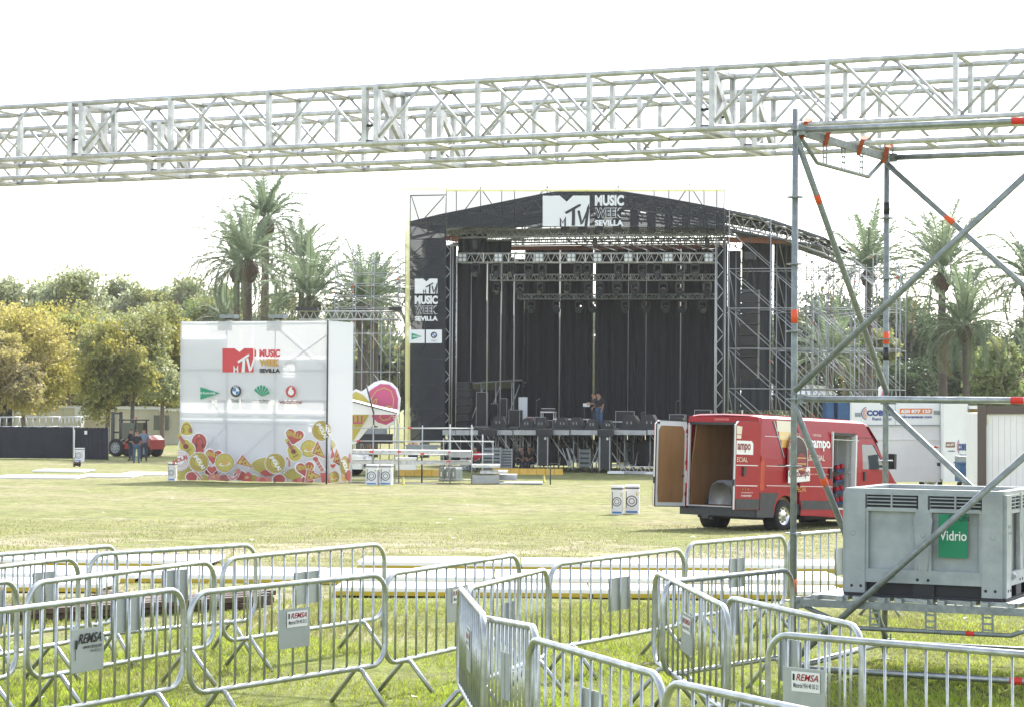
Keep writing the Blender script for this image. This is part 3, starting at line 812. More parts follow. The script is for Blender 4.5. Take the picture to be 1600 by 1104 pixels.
# slid-back side door (proud of the body)
sdr = MB(); o_ = .045
arc = arch(WX[0], .48, .34)
def spol(pts, m, mb, off): mb.add([(x, -off, z) for x, z in pts], [tuple(range(len(pts)))], m)
spol([(1.56, .50), (2.87, .50), (2.87, .95), (1.50, .95), (1.50, .62)], 'van_red', sdr, o_)
spol([(1.56, .34), (2.87, .34), (2.87, .50), (1.56, .50)], 'van_red2', sdr, o_)
spol([(1.57, .48), (2.86, .48), (2.86, .68), (1.53, .68)], 'van_trim', sdr, o_+.012)
strip(sdr, 1.50, 2.87, .95, 2.28, 'van_red', 0, o_)
sdr.bbox((2.84, -.045, .5), (2.87, .0, 2.26), 'van_white')
sd_ = sdr.build('sliding_door', van, world=False)
MB().bbox((2.68, -.085, 1.18), (2.78, -.045, 1.42), 'black_plastic').build('handle', sd_, world=False)
def mold(mb, x0, x1, z, out, w=.035):
    mb.bbox((x0, yin(z)-out-.006, z-w/2), (x1, yin(z)-out+.01, z+w/2), 'van_red2')
    mb.bbox((x0, yin(z)-out-.010, z+w/2-.012), (x1, yin(z)-out-.004, z+w/2), 'white_paint_and_glint')  # white top strip paints a highlight onto the moulding
mo = MB(); mold(mo, .22, 1.50, 1.42, 0); mold(mo, 1.52, 2.85, 1.42, o_); mold(mo, .24, 1.5, .98, 0, .05); mold(mo, 1.52, 2.85, .98, o_, .05); mold(mo, .2, 4.1, 2.08, 0, .012)
mo.build('side_mouldings', van, world=False)
seam = MB()
for a, b in (((4.08, .66), (4.08, 2.15)), ((4.08, 2.15), (4.75, 2.15)), ((4.08, .66), (4.62, .66)), ((4.62, .66), (4.72, .95)), ((4.72, .95), (5.28, 1.0)), ((5.28, 1.0), (5.28, 1.38)), ((.14, .86), (.14, 2.44)), ((1.49, .86), (1.49, 2.40))):
    seam.beam((a[0], yin(a[1])-.003, a[1]), (b[0], yin(b[1])-.003, b[1]), .012, .008, 'black_plastic', up=(0, 1, 0))
seam.build('panel_gaps', van, world=False)
rail = MB().bbox((.7, -.02, 1.445), (2.9, .004, 1.47), 'black_plastic'); rail.build('door_rail', van, world=False)
MB().bbox((4.25, -.03, 1.15), (4.33, .0, 1.36), 'black_plastic').build('door_handle', van, world=False)
mi = MB().box((5.12, -.22, 1.62), (.10, .22, .36), 'black_plastic'); mi.beam((5.1, 0, 1.5), (5.12, -.15, 1.52), .06, .05, 'black_plastic'); mi.build('wing_mirror', van, world=False)
mi = MB().box((5.12, VW+.22, 1.62), (.10, .22, .36), 'black_plastic'); mi.beam((5.1, VW, 1.5), (5.12, VW+.15, 1.52), .06, .05, 'black_plastic'); mi.build('wing_mirror', van, world=False)
# livery on the side
lv = MB()
def sp_(x, z, off): return (x, yin(z)-off, z)
def spoly(pts, m, off): lv.add([sp_(x, z, off) for x, z in pts], [tuple(range(len(pts)))], m)
def ell(cx, cz, rx, rz, a0=0, a1=360, n=24): return [(cx+rx*math.cos(math.radians(a0+(a1-a0)*i/n)), cz+rz*math.sin(math.radians(a0+(a1-a0)*i/n))) for i in range(n+1)]
for k, (m_, za, zb) in enumerate((('cream', 2.2, 2.44), ('gold_pale', 2.02, 2.2), ('gold', 1.85, 2.02))):
    strip(lv, .72+.06*k, 1.32+.03*k, za, zb, m_, 0, .006)
spoly([(.55, 2.42), (.66, 2.42), (.95, 1.62), (.88, 1.62)], 'dark_brown', .010)
spoly([(.60, 2.42), (.62, 2.42), (.93, 1.62), (.92, 1.62)], 'white_paint_and_glint', .014)
oo = .065
spoly(ell(1.42, 1.70, .44, .50, 0, 180)+[(.98, 1.25), (1.86, 1.25)], 'wine', oo)
spoly(ell(1.42, 1.72, .37, .40, 0, 180)+[(1.05, 1.25), (1.79, 1.25)], 'cream', oo+.004)
spoly(ell(1.42, 1.72, .345, .375, 0, 180)+[(1.075, 1.25), (1.765, 1.25)], 'dark_brown', oo+.008)
# generic barrel where the figure stands on the real livery
spoly(ell(1.52, 1.50, .20, .24, 0, 360), 'wine', oo+.012)
for zz in (1.37, 1.50, 1.63): spoly([(1.34, zz-.012), (1.70, zz-.012), (1.70, zz+.012), (1.34, zz+.012)], 'gold', oo+.016)
for k in range(13):
    a = math.radians(162-12*k); c = (1.42+.405*math.cos(a), 1.71+.45*math.sin(a))
    ex = V3(math.sin(a)*.045, 0, -math.cos(a)*.045); ey = V3(math.cos(a)*.05, 0, math.sin(a)*.05)
    if 'MAESTROS SEVI'[k] != ' ': lv.text('MAESTROS SEVI'[k], V3(c[0], yin(c[1])-oo-.006, c[1])-ex/2-ey/2, ex, ey, 'cream')
spoly([(.98, 1.06), (1.86, 1.12), (1.86, 1.44), (.98, 1.34)], 'white_paint_and_glint', oo+.012)
lv.text('Cruzcampo', sp_(1.01, 1.13, oo+.018), (.82, 0, .05), (.0, 0, .22), 'wine', .02)
lv.text('ESPECIAL', sp_(1.22, .86, oo+.0), (.52, 0, .03), (0, 0, .11), 'gold')
lv.text('campo', sp_(1.92, 1.80, .066), (.84, -.0, 0), (0, .03, .24), 'white_paint_and_glint', .035)
lv.text('ESPECIAL', sp_(1.78, 1.58, .062), (.72, 0, 0), (0, .01, .13), 'cream', .01)
lv.text('CERVEZA', sp_(2.05, 2.13, .062), (.36, 0, 0), (0, .01, .05), 'cream')
lv.text('Bebe con moderacion Es tu responsabilidad', sp_(1.9, 1.26, .056), (.8, 0, 0), (0, 0, .03), 'white_paint_and_glint')
for k in range(3):
    for j in range(4):
        if (k, j) != (1, 2): lv.bbox((4.42+.07*j, -.005, .84-.07*k), (4.45+.07*j, -.002, .87-.07*k), 'gold')
lv.text('Plataforma', (4.72, -.006, .80), (.4, 0, 0), (0, 0, .07), 'gold'); lv.text('Distribucion', (4.72, -.006, .71), (.4, 0, 0), (0, 0, .06), 'gold')
lv.build('livery', van, world=False)
# rear doors
def rdoor(hy, ang, inner, right):
    """hinge at y=hy; door runs from the hinge along direction ang (in the van's xy plane)"""
    d = V3(math.cos(ang), math.sin(ang), 0); nrm = V3(-d.y, d.x, 0)*(1 if right else -1)   # outer skin side
    if right: nrm = -nrm if nrm.y > 0 else nrm
    else: nrm = -nrm if nrm.y < 0 else nrm
    o = V3(-.03, hy, 0); W = .93
    mb = MB()
    pts = [(0, .47), (W, .47), (W, 2.30), (W-.1, 2.38), (0, 2.38)]
    mb.prism([o+d*a+V3(0, 0, z)+nrm*.03 for a, z in pts], nrm*.012, 'van_red')
    mb.prism([o+d*a+V3(0, 0, z)-nrm*.03 for a, z in pts], nrm*.06, 'van_white')
    dr = mb.build('rear_door', van, world=False)
    pm = MB(); pp = [(.09, .56), (W-.09, .56), (W-.07, .8), (W-.07, 2.15), (W-.14, 2.26), (.14, 2.26), (.07, 2.15), (.07, .7)]
    pm.prism([o+d*a+V3(0, 0, z)-nrm*.034 for a, z in pp], -nrm*.006, 'plywood')
    pm.build('plywood_panel', dr, world=False)
    fit = MB()
    fit.box(o+d*(.10)+V3(0, 0, 1.15)-nrm*.045, (.04, .04, .05), 'black_plastic'); fit.box(o+d*W+V3(0, 0, 1.05), (.04, .04, .14), 'black_plastic')
    fit.box(o+d*(W-.05)+V3(0, 0, 2.32)-nrm*.035, (.05, .05, .05), 'black_plastic')
    for z in (.75, 1.45, 2.15): fit.box(o+V3(0.01, 0, z), (.07, .06, .09), 'van_red')
    for a, b in (((0, .47), (W, .47)), ((W, .47), (W, 2.3)), ((0, 2.38), (W-.1, 2.38))):
        fit.beam(o+d*a[0]+V3(0, 0, a[1])-nrm*.03, o+d*b[0]+V3(0, 0, b[1])-nrm*.03, .02, .02, 'black_plastic')
    fit.build('door_fittings', dr, world=False)
    sk = MB(); q = lambda a, z, k=.046: o+d*a+V3(0, 0, z)+nrm*k
    sk.prism([q(0.02, .48), q(W-.02, .48), q(W-.02, .70), q(.02, .70)], nrm*.006, 'van_trim')
    for z in (1.42, .98, 2.08): sk.prism([q(.1, z), q(W-.0, z), q(W-.0, z+.018), q(.1, z+.018)], nrm*.004, 'white_paint_and_glint' if z < 2 else 'van_red2')  # white lines paint the moulding highlights onto the door
    sk.prism([q(W-.35, 1.2), q(W-.25, 1.2), q(W-.25, 1.4), q(W-.35, 1.4)], nrm*.03, 'black_plastic')
    if right:
        sk.prism([q(.30, 1.66), q(W, 1.66), q(W, 1.96), q(.36, 1.96), q(.30, 1.90)], nrm*.004, 'white_paint_and_glint')
        sk.text('ampo', q(W-.03, 1.70, .054), -d*.5, V3(0, 0, .2), 'wine', .03)
        sk.text('ECIAL', q(W-.02, 1.50, .054), -d*.40, V3(0, 0, .10), 'cream')
        sk.text('cruzcampo.es', q(W-.2, .82, .054), -d*.45, V3(0, 0, .03), 'white_paint_and_glint'); sk.text('cruzcampo', q(W-.2, .74, .054), -d*.4, V3(0, 0, .05), 'white_paint_and_glint', .01)
        for k in range(3):
            for j in range(3): sk.prism([q(W-.25-.1*j, .92-.03+.0*k, .05), q(W-.29-.1*j, .89, .05), q(W-.29-.1*j, .93, .05), q(W-.25-.1*j, .93, .05)], nrm*.004, 'gold')
        sk.prism([q(W-.0, 2.0), q(W-.16, 2.0), q(W-.2, 2.26), q(W-.0, 2.28)], nrm*.004, 'cream')
    sk.build('door_skin', dr, world=False)
rdoor(.03, math.radians(180), True, True)
rdoor(VW-.03, math.radians(180-10), True, False)
# things carried in the van
def vloc(x, y, z): return Mv @ V3(x, y, z)
def vthing(name, label, cat, x, y, z):
    t = thing(name, label, cat, vloc(x, y, z)); M = Mv @ Matrix.Translation((x, y, z)); t.rotation_euler = M.to_euler(); FR[t.name] = M; return t
t = vthing('wrapped_bundle', 'bulging grey white wrapped bundle lying inside the open rear of the red van', 'bundle', .22, 1.22, .525)
pts = []
mb = MB()
sec = [(-.34, .02), (-.35, .25), (-.27, .46), (-.1, .55), (.12, .55), (.27, .46), (.33, .28), (.34, .02)]
for k, xx in enumerate((0, .06, .3, .6, .66)):
    s_ = (.9, 1, 1.03, 1, .92)[k]; pts.append([(xx, y*s_, z*s_) for y, z in sec])
vv = [p for r_ in pts for p in r_]; n_ = len(sec)
mb.add(vv, [(i*n_+j, i*n_+j+1, (i+1)*n_+j+1, (i+1)*n_+j) for i in range(4) for j in range(n_-1)]+[tuple(range(n_)), tuple(range(4*n_, 5*n_))[::-1]], 'grey_wrap', True)
mb.build('wrapping', t, world=False)
mb = MB(); mb.beam((.2, -.37, .0), (.2, -.37, .45), .01, .04, 'black_plastic'); mb.build('strap', t, world=False)
def stools(x, y, n, label):
    t = vthing('castor_rack', label, 'castor rack', x, y, .525)
    for k in range(n):
        z = .15+.25*k
        mb = MB().bbox((-.18, -.16, z-.08), (.18, .16, z+.06), 'blue_fabric'); mb.build('blue_frame', t, world=False)
        for yy in (-.2, .2):
            for dx, dz in ((-.2, 0.02), (.0, .05)):
                MB().lathe((dx, yy, z+dz), [(0, .05), (.05, .045), (.06, .02), (.06, -.02), (.05, -.045), (0, -.05)], 'van_red2', 12, axis=(1, .3, 0)).build('red_castor', t, world=False)
stools(.75, .42, 4, 'red castors on blue racks just inside the open rear of the red van')
stools(3.15, .42, 4, 'red castors and blue racks in the side door opening, nearer the van rear')
stools(3.62, .40, 4, 'blue racks with red castors in the side door opening, against the bulkhead')
# ------------------------------------------------------------------ concert stage
SA = math.radians(-14.5)
su = V3(math.cos(SA), math.sin(SA), 0); sv_ = V3(-math.sin(SA), math.cos(SA), 0)
so_ = V3(-165*107/3500, 107, 0)
GS = gz(107)
def sp(u, v, z): return so_+su*u+sv_*v+V3(0, 0, z)
def st(px, py, v): return onplane(px, py, so_+sv_*v, sv_)
def uz(px, py, v):
    p = st(px, py, v); return (p-so_).dot(su), p.z
def su_(px, v, py=500): return uz(px, py, v)[0]
mat('drape', (.016, .019, .023), .9, noise=.35, nscale=1.2, stretch=(1, 1, .1))
mat('drape_grey', (.05, .06, .07), .85, noise=.3, nscale=1.2, stretch=(1, 1, .1))
mat('roof_skin', (.10, .115, .13), .6, noise=.15, nscale=.6)
mat('stage_black', (.02, .022, .025), .6, noise=.3, nscale=2)
mat('stage_edge', (.42, .43, .44), .5, .3, noise=.25, nscale=3)
mat('rust', (.30, .13, .08), .8, noise=.3, nscale=4)
mat('lens', (.25, .27, .28), .2, .3)
mat('case_grey', (.28, .31, .32), .5, .2, noise=.2, nscale=4)
mat('skin', (.30, .16, .10), .6); mat('hair', (.03, .02, .015), .7)
mat('cloth_black', (.015, .016, .02), .85); mat('jeans', (.06, .11, .20), .85, noise=.25, nscale=12); mat('shirt_blue', (.14, .19, .27), .85); mat('shirt_red', (.50, .02, .04), .8); mat('jeans_dark', (.03, .04, .06), .85)
mesh_mat('scrim_dark', (.022, .026, .034), .25); mesh_mat('scrim_yellow', (.80, .76, .36), .10, trans=.5)
mat('logo_white', (.74, .75, .78), .6); mat('logo_dark', (.03, .035, .045), .7); mat('logo_red', (.58, .06, .07), .6); mat('logo_green', (.02, .28, .15), .6); mat('logo_blue', (.05, .22, .50), .6)
mat('yellow_ramp', (.62, .38, .05), .6, noise=.25, nscale=2)

# --- scaffold generator: every standard, ledger and brace is a part
def scaffold(name, label, o, dx, dy, us, vs_, zs, group=None, mname='tube_far', r=.026, brace='all', topfn=None, skip=None, cat='scaffold', tick=True, dens=1.0):
    """o origin; dx, dy unit dirs; us, vs_ grid positions; zs levels (absolute z)"""
    t = thing(name, label, cat, o+dx*us[0]+dy*vs_[0]+V3(0, 0, zs[0]-o.z), math.atan2(dx.y, dx.x), group)
    pt = lambda a, b, z: V3(o.x, o.y, 0)+dx*a+dy*b+V3(0, 0, z)
    top = lambda i, j: (topfn(i, j) if topfn else len(zs)-1)
    nl = nb = 0
    for i, a in enumerate(us):
        for j, b in enumerate(vs_):
            k = top(i, j)
            if k <= 0: continue
            MB().tube(pt(a, b, zs[0]), pt(a, b, zs[k]+.25), r, mname, 6).build('standard', t)
    for k, z in enumerate(zs):
        for j, b in enumerate(vs_):
            for i in range(len(us)-1):
                if min(top(i, j), top(i+1, j)) >= k and nl < 100 and (k > 0 or j == 0):
                    MB().tube(pt(us[i], b, z), pt(us[i+1], b, z), r*.9, mname, 6).build('ledger', t); nl += 1
        for i, a in enumerate(us):
            for j in range(len(vs_)-1):
                if min(top(i, j), top(i, j+1)) >= k and nl < 100 and k > 0:
                    MB().tube(pt(a, vs_[j], z), pt(a, vs_[j+1], z), r*.9, mname, 6).build('ledger', t); nl += 1
    for k in range(len(zs)-1):
        for j, b in enumerate(vs_):
            for i in range(len(us)-1):
                if min(top(i, j), top(i+1, j)) > k and nb < 90 and random.random() < dens:
                    MB().tube(pt(us[i], b, zs[k+1]-.06), pt(us[i+1], b, zs[k]+.06), r*.85, mname, 6).build('brace', t); nb += 1
        for i, a in enumerate(us):
            for j in range(len(vs_)-1):
                if min(top(i, j), top(i, j+1)) > k and nb < 90 and random.random() < .5*dens:
                    MB().tube(pt(a, vs_[j], zs[k+1]-.06), pt(a, vs_[j+1], zs[k]+.06), r*.85, mname, 6).build('brace', t); nb += 1
    if tick:
        n = 0
        for i, a in enumerate(us):
            for k in range(len(zs)-1):
                if top(i, 0) > k and random.random() < .4:
                    z = zs[k]+random.uniform(.3, 1.6); MB().tube(pt(a, vs_[0], z), pt(a, vs_[0], z+.09), r*1.15, 'orange_tape', 6).build('marking_tape', t)
    return t

# --- stage deck
ZD = .74
U0, U1 = su_(636, 0), su_(1137, 0); SD = 12.0
deck = thing('stage_deck', 'raised black concert stage deck with silver edge beams on scaffold legs', 'stage', sp((U0+U1)/2, 0, GS), SA)
mb = MB(); R = Matrix.Rotation(SA, 3, 'Z')
mb.box(sp((su_(690, 0)+U1)/2, SD/2+.02, ZD+.09), (U1-su_(690, 0), SD, .06), 'stage_black', R); mb.build('floor', deck)
def fpan(x0, x1, y0, y1, v, m, th=.06):
    a, b = st(x0, y0, v), st(x1, y1, v); c = (a+b)/2
    return MB().box(c, ((b-a).length if False else abs((b-a).dot(su)), th, abs(a.z-b.z)), m, R)
for x0, x1 in ((692, 712), (713, 733), (734, 748), (776, 801), (803, 838), (864, 890), (892, 934), (959, 1010), (1012, 1050), (1052, 1090), (1092, 1134)):
    fpan(x0, x1, 671, 679, -.02, 'stage_edge', .10).build('edge_beam', deck)
for x0, x1 in ((749, 775), (839, 863), (935, 958)):
    fpan(x0, x1, 670, 681, -.25, 'stage_black', .5).build('dark_apron', deck)
k = 0
for v in (.3, 2.4, 4.5, 6.6, 8.7, 11):
    u = su_(700, 0)
    while u < U1+.1:
        mb = MB().tube(sp(u, v, GS-.1), sp(u, v, ZD+.05), .032, 'galv_dull' if v < 3 else 'alu_far', 6)
        mb.build('leg', deck); 
        if k % 2 == 0 and u+1.2 < U1: MB().tube(sp(u, v, ZD-.1), sp(u+1.2, v, GS+.15), .025, 'alu_far', 6).build('leg_brace', deck)
        if k % 3 == 0 and u+1.2 < U1: MB().tube(sp(u, v, GS+.35), sp(u+1.2, v, GS+.35), .028, 'alu_far', 6).build('tie_bar', deck)
        u += 1.22; k += 1
def box_thing(name, label, cat, x0, y0, x1, y1, v, depth, m, group=None, parts=None, zb=None):
    a = st(x0, y1, v); b = st(x1, y0, v); w_ = (b-a).dot(su); z0_ = a.z if zb is None else zb; h = b.z-z0_
    t = thing(name, label, cat, sp((a-so_).dot(su)+w_/2, v, z0_), SA, group)
    FRl = frame_of(t)
    return t, w_, h
# dark flight case doors standing under the stage front
for i, (x0, x1, y0, y1, lab) in enumerate(((840, 856, 677, 727, 'tall dark flight case panel under the stage left of the yellow ramp end'), (937, 953, 677, 731, 'tall dark flight case panel under the stage below the two stagehands'))):
    t, w_, h = box_thing('flight_case', lab, 'flight case', x0, y0, x1, y1, -.3, .5, None, 'upright flight cases under the stage edge')
    MB().box((0, .25, h/2), (w_, .5, h), 'stage_black').build('case_body', t, world=False)
    mb = MB()
    for s in (-1, 1): mb.box((s*w_/2, 0, h/2-.06), (.05, .04, h+.1), 'stage_edge')
    mb.box((0, 0, h), (w_, .04, .04), 'stage_edge'); mb.box((w_*.25, -.01, h*.86), (.1, .01, .12), 'sticker'); mb.build('metal_edges', t, world=False)
# stacked grey cases
def case_stack(x0, y0, x1, y1, v, n, lab, cat='crate stack'):
    t, w_, h = box_thing('drawer_case', lab, 'equipment case', x0, y0, x1, y1, v, .8, None, 'grey equipment cases')
    MB().box((0, .4, h/2), (w_*.92, .7, h*.96), 'dark_metal').build('case_body', t, world=False)
    for k in range(n):
        MB().box((0, .02, h*(k+.5)/n), (w_*.9, .08, h/n*.62), 'case_grey').build('drawer', t, world=False)
    mb = MB()
    for s in (-1, 1): mb.box((s*w_/2, .0, h/2), (.05, .05, h), 'stage_edge')
    mb.build('frame', t, world=False)
case_stack(754, 698, 782, 732, -1.2, 6, 'wide grey stack of drawer trays in front of the stage left of the flight case')
case_stack(784, 700, 800, 731, -1.0, 7, 'narrow grey stack of drawer trays beside the wide one in front of the stage')
case_stack(905, 700, 922, 730, 1.4, 4, 'grey drawer case standing between folded chairs under the stage')
# folded chairs leaning under the stage
for i, (x, lab) in enumerate(((893, 'leaning outermost left under the stage'), (899, 'leaning left of the grey drawer case under the stage'), (926, 'leaning right of the grey drawer case under the stage'), (932, 'leaning against the right flight case under the stage'))):
    a = st(x, 731, .6); lean = .35 if i < 2 else -.35
    t = thing('folded_chair', 'white tubular folded chair '+lab, 'chair', a, SA, 'folded chairs under the stage')
    for s in (-.12, .12):
        MB().tube((s, 0, 0), (s+lean*-1, .1, .95), .018, 'white', 6).build('leg', t, world=False)
    mb = MB(); mb.beam((-.1-lean*.3, .03, .3), (.12-lean*.3, .03, .3), .03, .03, 'white'); mb.build('stretcher', t, world=False)
# white board and truss lying before the stage
t = thing('lying_truss', 'short white truss lying before the stage, left of the red van', 'truss', st(996, 733, -.6), SA)
a = st(968, 732, -.6); b = st(1030, 732, -.6); a.z = b.z = gz(a.y)+.05
mb = MB()
for dz in (0, .28): mb.tube(a+V3(0, 0, dz), b+V3(0, 0, dz), .03, 'alu', 6)
mb.build('chords', t); mb = MB(); n = 10
for k in range(n):
    p = a+(b-a)*(k/n); q = a+(b-a)*((k+1)/n); mb.tube(p+V3(0, 0, .28*(k % 2)), q+V3(0, 0, .28*((k+1) % 2)), .02, 'alu', 5)
mb.build('lacing', t)
mb = MB()
for x0, x1, y in ((952, 1030, 737.5), (978, 1012, 735)):
    c = (st(x0, y, -2)+st(x1, y, -2))/2; mb.box((c.x, c.y, gz(c.y)+.08), ((st(x1, y, -2)-st(x0, y, -2)).length, .8, .1), 'white', R)
tag(mb.build('white_boards'), 'white boards stacked on the grass in front of the lying white truss', 'boards')
# yellow cable ramp
def ramp(x0, x1, y, D, lab, n):
    a = P(x0, y, D); b = P(x1, y-2, D); a.z = gz(a.y); b.z = gz(b.y)
    t = thing('cable_ramp', lab, 'cable ramp', (a+b)/2, math.atan2((b-a).y, (b-a).x), 'yellow cable ramps')
    d = (b-a)/n
    for k in range(n):
        p = a+d*(k+.02); q = a+d*(k+.98)
        MB().add([p, q, q+V3(0, .35, .26), p+V3(0, .35, .26), p+V3(0, .6, .26), q+V3(0, .6, .26), p+V3(0, .9, 0), q+V3(0, .9, 0)], [(0, 1, 2, 3), (3, 2, 5, 4), (4, 5, 7, 6), (0, 3, 4, 6), (1, 7, 5, 2)], 'yellow_ramp').build('segment', t)
ramp(620, 688, 743, 96, 'yellow cable ramp lying behind the front scaffold platform', 5)
ramp(770, 880, 740, 100, 'long yellow cable ramp lying on the grass before the stage', 8)

# --- drapes
def drape(name, pts, v, m, lab, cat='stage curtain', group='black stage curtains', amp=.07, step=.16, label=True, parent=None):
    pts = (pts[0]-.7, pts[1]+.7, pts[2], pts[3])
    """pleated hanging cloth; pts = (px_left, px_right, py_top, py_bottom) on plane v"""
    x0, x1, y0, y1 = pts
    ua, za = uz(x0, y0, v); ub, zb = uz(x1, y0, v); _, zl = uz((x0+x1)/2, y1, v)
    n = max(6, int((ub-ua)/.05)); vs2 = []; fs = []
    ph = random.uniform(0, 6)
    for k in range(n+1):
        u = ua+(ub-ua)*k/n; w_ = amp*(math.sin(u*2*math.pi/.42+ph)+.5*math.sin(u*2*math.pi/.27+2*ph))
        vs2 += [sp(u, v+w_*.6, za+(zb-za)*k/n), sp(u, v+w_, (za+zl)/2), sp(u, v+w_*1.2, zl)]
    for k in range(n): fs += [(3*k, 3*k+1, 3*k+4, 3*k+3), (3*k+1, 3*k+2, 3*k+5, 3*k+4)]
    mb = MB().add(vs2, fs, m, True)
    o = mb.build(name, parent)
    if parent is None: tag(o, lab, cat, group)
    return o
backs = [(821, 874, 'leftmost'), (877, 927, 'second'), (931, 981, 'third'), (984, 1009, 'narrow fourth'), (1012, 1063, 'fifth'), (1066, 1119, 'sixth'), (1123, 1136, 'narrow rightmost')]
for x0, x1, w_ in backs:
    drape('stage_curtain', (x0, x1, 389, 690), 10, 'drape', '%s panel of the black backdrop at the rear of the stage' % w_)
wings = [(696, 713, 385, 672, 2, 'frontmost left'), (716, 735, 392, 672, 3.5, 'second left'), (738, 761, 398, 592, 5, 'third left'), (764, 782, 400, 592, 6.5, 'fourth left'), (785, 803, 402, 592, 8, 'fifth left'), (806, 820, 405, 672, 9.3, 'innermost left')]
for x0, x1, y0, y1, v, w_ in wings:
    drape('stage_curtain', (x0, x1, y0, y1), v, 'drape', '%s black wing curtain of the stage' % w_)
for x0, x1, y0, y1, v, w_ in ((717, 760, 366, 402, 4.2, 'left'), (761, 800, 376, 408, 6, 'right')):
    drape('valance_curtain', (x0, x1, y0, y1), v, 'drape_grey', 'short grey pleated drape under the roof at stage left, %s one' % w_, group='short drapes under the stage roof', amp=.12)
for x0, x1, y0, y1, v, w_ in ((1122, 1136, 386, 640, 3.0, 'black curtain edge beside the silver mast at stage right', ), (1138, 1157, 392, 640, 4.0, 'dark grey curtain left of the hanging loudspeaker column'), (1160, 1206, 375, 640, 5.0, 'broad grey blue curtain behind the hanging loudspeaker column'), (1210, 1238, 378, 640, 6.0, 'outer grey curtain inside the right scaffold wing')):
    drape('side_curtain', (x0, x1, y0, y1), v, 'drape' if x0 < 1130 else 'drape_grey', w_, group='curtains at stage right')
# light poles between the curtains
for x, v in ((714.5, 3), (736.5, 4.5), (762.5, 6), (783.5, 7.5), (804.5, 9)):
    a = st(x, 400, v); b = st(x, 664, v)
    tag(MB().tube(a, V3(a.x, a.y, ZD+.12), .035, 'alu_far', 6).build('curtain_pole', loc=(a.x, a.y, ZD+.12)), 'thin silver pole in the gap between wing curtains, at photo column %s' % {714.5: 'nearest the left banner', 736.5: 'two', 762.5: 'three', 783.5: 'four', 804.5: 'five, deepest on stage'}[x], 'pole', 'silver poles between the wing curtains')
for x, lab in ((875.5, 'first'), (982.5, 'third'), (1010.5, 'fourth'), (1064.5, 'fifth'), (928.8, 'second'), (1121, 'last')):
    a = st(x, 388, 10.5)
    tag(MB().tube(a, V3(a.x, a.y, ZD+.12), .03, 'alu_far', 6).build('curtain_pole', loc=(a.x, a.y, ZD+.12)), '%s silver pole showing in a gap of the black backdrop, counted from the left' % lab, 'pole', 'silver poles behind the backdrop')

# --- lighting trusses and lamps
def flat_truss(name, lab, x0, x1, y0, y1, v, m, n, depth=.45, lamps=()):
    a = st(x0, y1, v); b = st(x1, y1, v); c = st(x0, y0, v); h = c.z-a.z
    b.z = a.z+(b.z-a.z)
    t = thing(name, lab, 'lighting truss', (a+b)/2, SA, 'lighting trusses hung over the stage')
    for dv in (0, depth):
        for dz in (0, h): MB().tube(a+sv_*dv+V3(0, 0, dz), b+sv_*dv+V3(0, 0, dz), .032, m, 6).build('chord', t)
    for k in range(n):
        p = a+(b-a)*(k/n); q = a+(b-a)*((k+1)/n); mid = (p+q)/2
        mb = MB()
        mb.tube(p, mid+V3(0, 0, h), .02, m, 5); mb.tube(mid+V3(0, 0, h), q, .02, m, 5)
        if k % 2 == 0: mb.tube(p+sv_*depth, mid+sv_*depth+V3(0, 0, h), .02, m, 5)
        if k % 3 == 0: mb.beam(p, p+V3(0, 0, h), .05, .05, m)
        mb.build('lacing', t)
    return t, a, b, h
tr1, a1, b1, h1 = flat_truss('lighting_truss', 'front silver lighting truss with blinder lamps hung over the stage opening', 716, 1119, 396, 410, 2.0, 'alu', 30, .5)
tr2, a2, b2, h2 = flat_truss('lighting_truss', 'middle lighting truss hanging over the stage below the front one', 766, 1135, 429, 438, 5.0, 'tube_far', 40, .4)
tr3, a3, b3, h3 = flat_truss('lighting_truss', 'lowest and rearmost lighting truss hanging over the stage', 809, 1135, 460, 467, 8.0, 'galv_dull', 44, .35)
for x in (723, 779, 843, 893, 934, 982, 1045, 1108):
    c = st(x, 403, 1.95)
    t = thing('blinder_lamp', 'four lamp blinder clamped in the front lighting truss, '+{723: 'at its left end', 779: 'second from the left', 843: 'third from the left', 893: 'left of the middle pair', 934: 'right of the middle pair', 982: 'third from the right', 1045: 'second from the right', 1108: 'at its right end'}[x], 'stage lamp', c, SA, 'blinder lamps in the front truss')
    MB().box((0, 0, 0), (.42, .12, .42), 'galv_dull').build('housing', t, world=False)
    for i in (-1, 1):
        for j in (-1, 1): MB().lathe((i*.1, -.06, j*.1), [(.085, 0), (.07, .03), (0, .01)], 'logo_white', 10, axis=(0, -1, 0)).build('lens', t, world=False)
def mover(proto, c, sc=1.):
    t = thing('moving_light', 'x', 'stage light', c, SA)
    MB().box((0, 0, -.02), (.30, .22, .12), 'black_plastic').build('base', t, world=False)
    mb = MB()
    for s in (-1, 1): mb.box((s*.19, 0, -.25), (.05, .12, .40), 'black_plastic')
    mb.box((0, 0, -.07), (.42, .14, .05), 'black_plastic'); mb.build('yoke', t, world=False)
    hd = MB().lathe((0, .12, -.38), [(0, -.05), (.13, -.04), (.15, .08), (.17, .26), (.0, .26)], 'black_plastic', 10, axis=(0, -.8, -.6)).build('head', t, world=False)
    MB().lathe((0, .12, -.38), [(.14, .27), (0, .28)], 'glass', 10, axis=(0, -.8, -.6)).build('lens', hd, world=False)
    return t
pm_ = mover(None, st(740, 414, 2.2)); first = True; cnt = 0
ords = ['first', 'second', 'third', 'fourth', 'fifth', 'sixth', 'seventh', 'eighth', 'ninth', 'tenth', 'eleventh', 'twelfth']
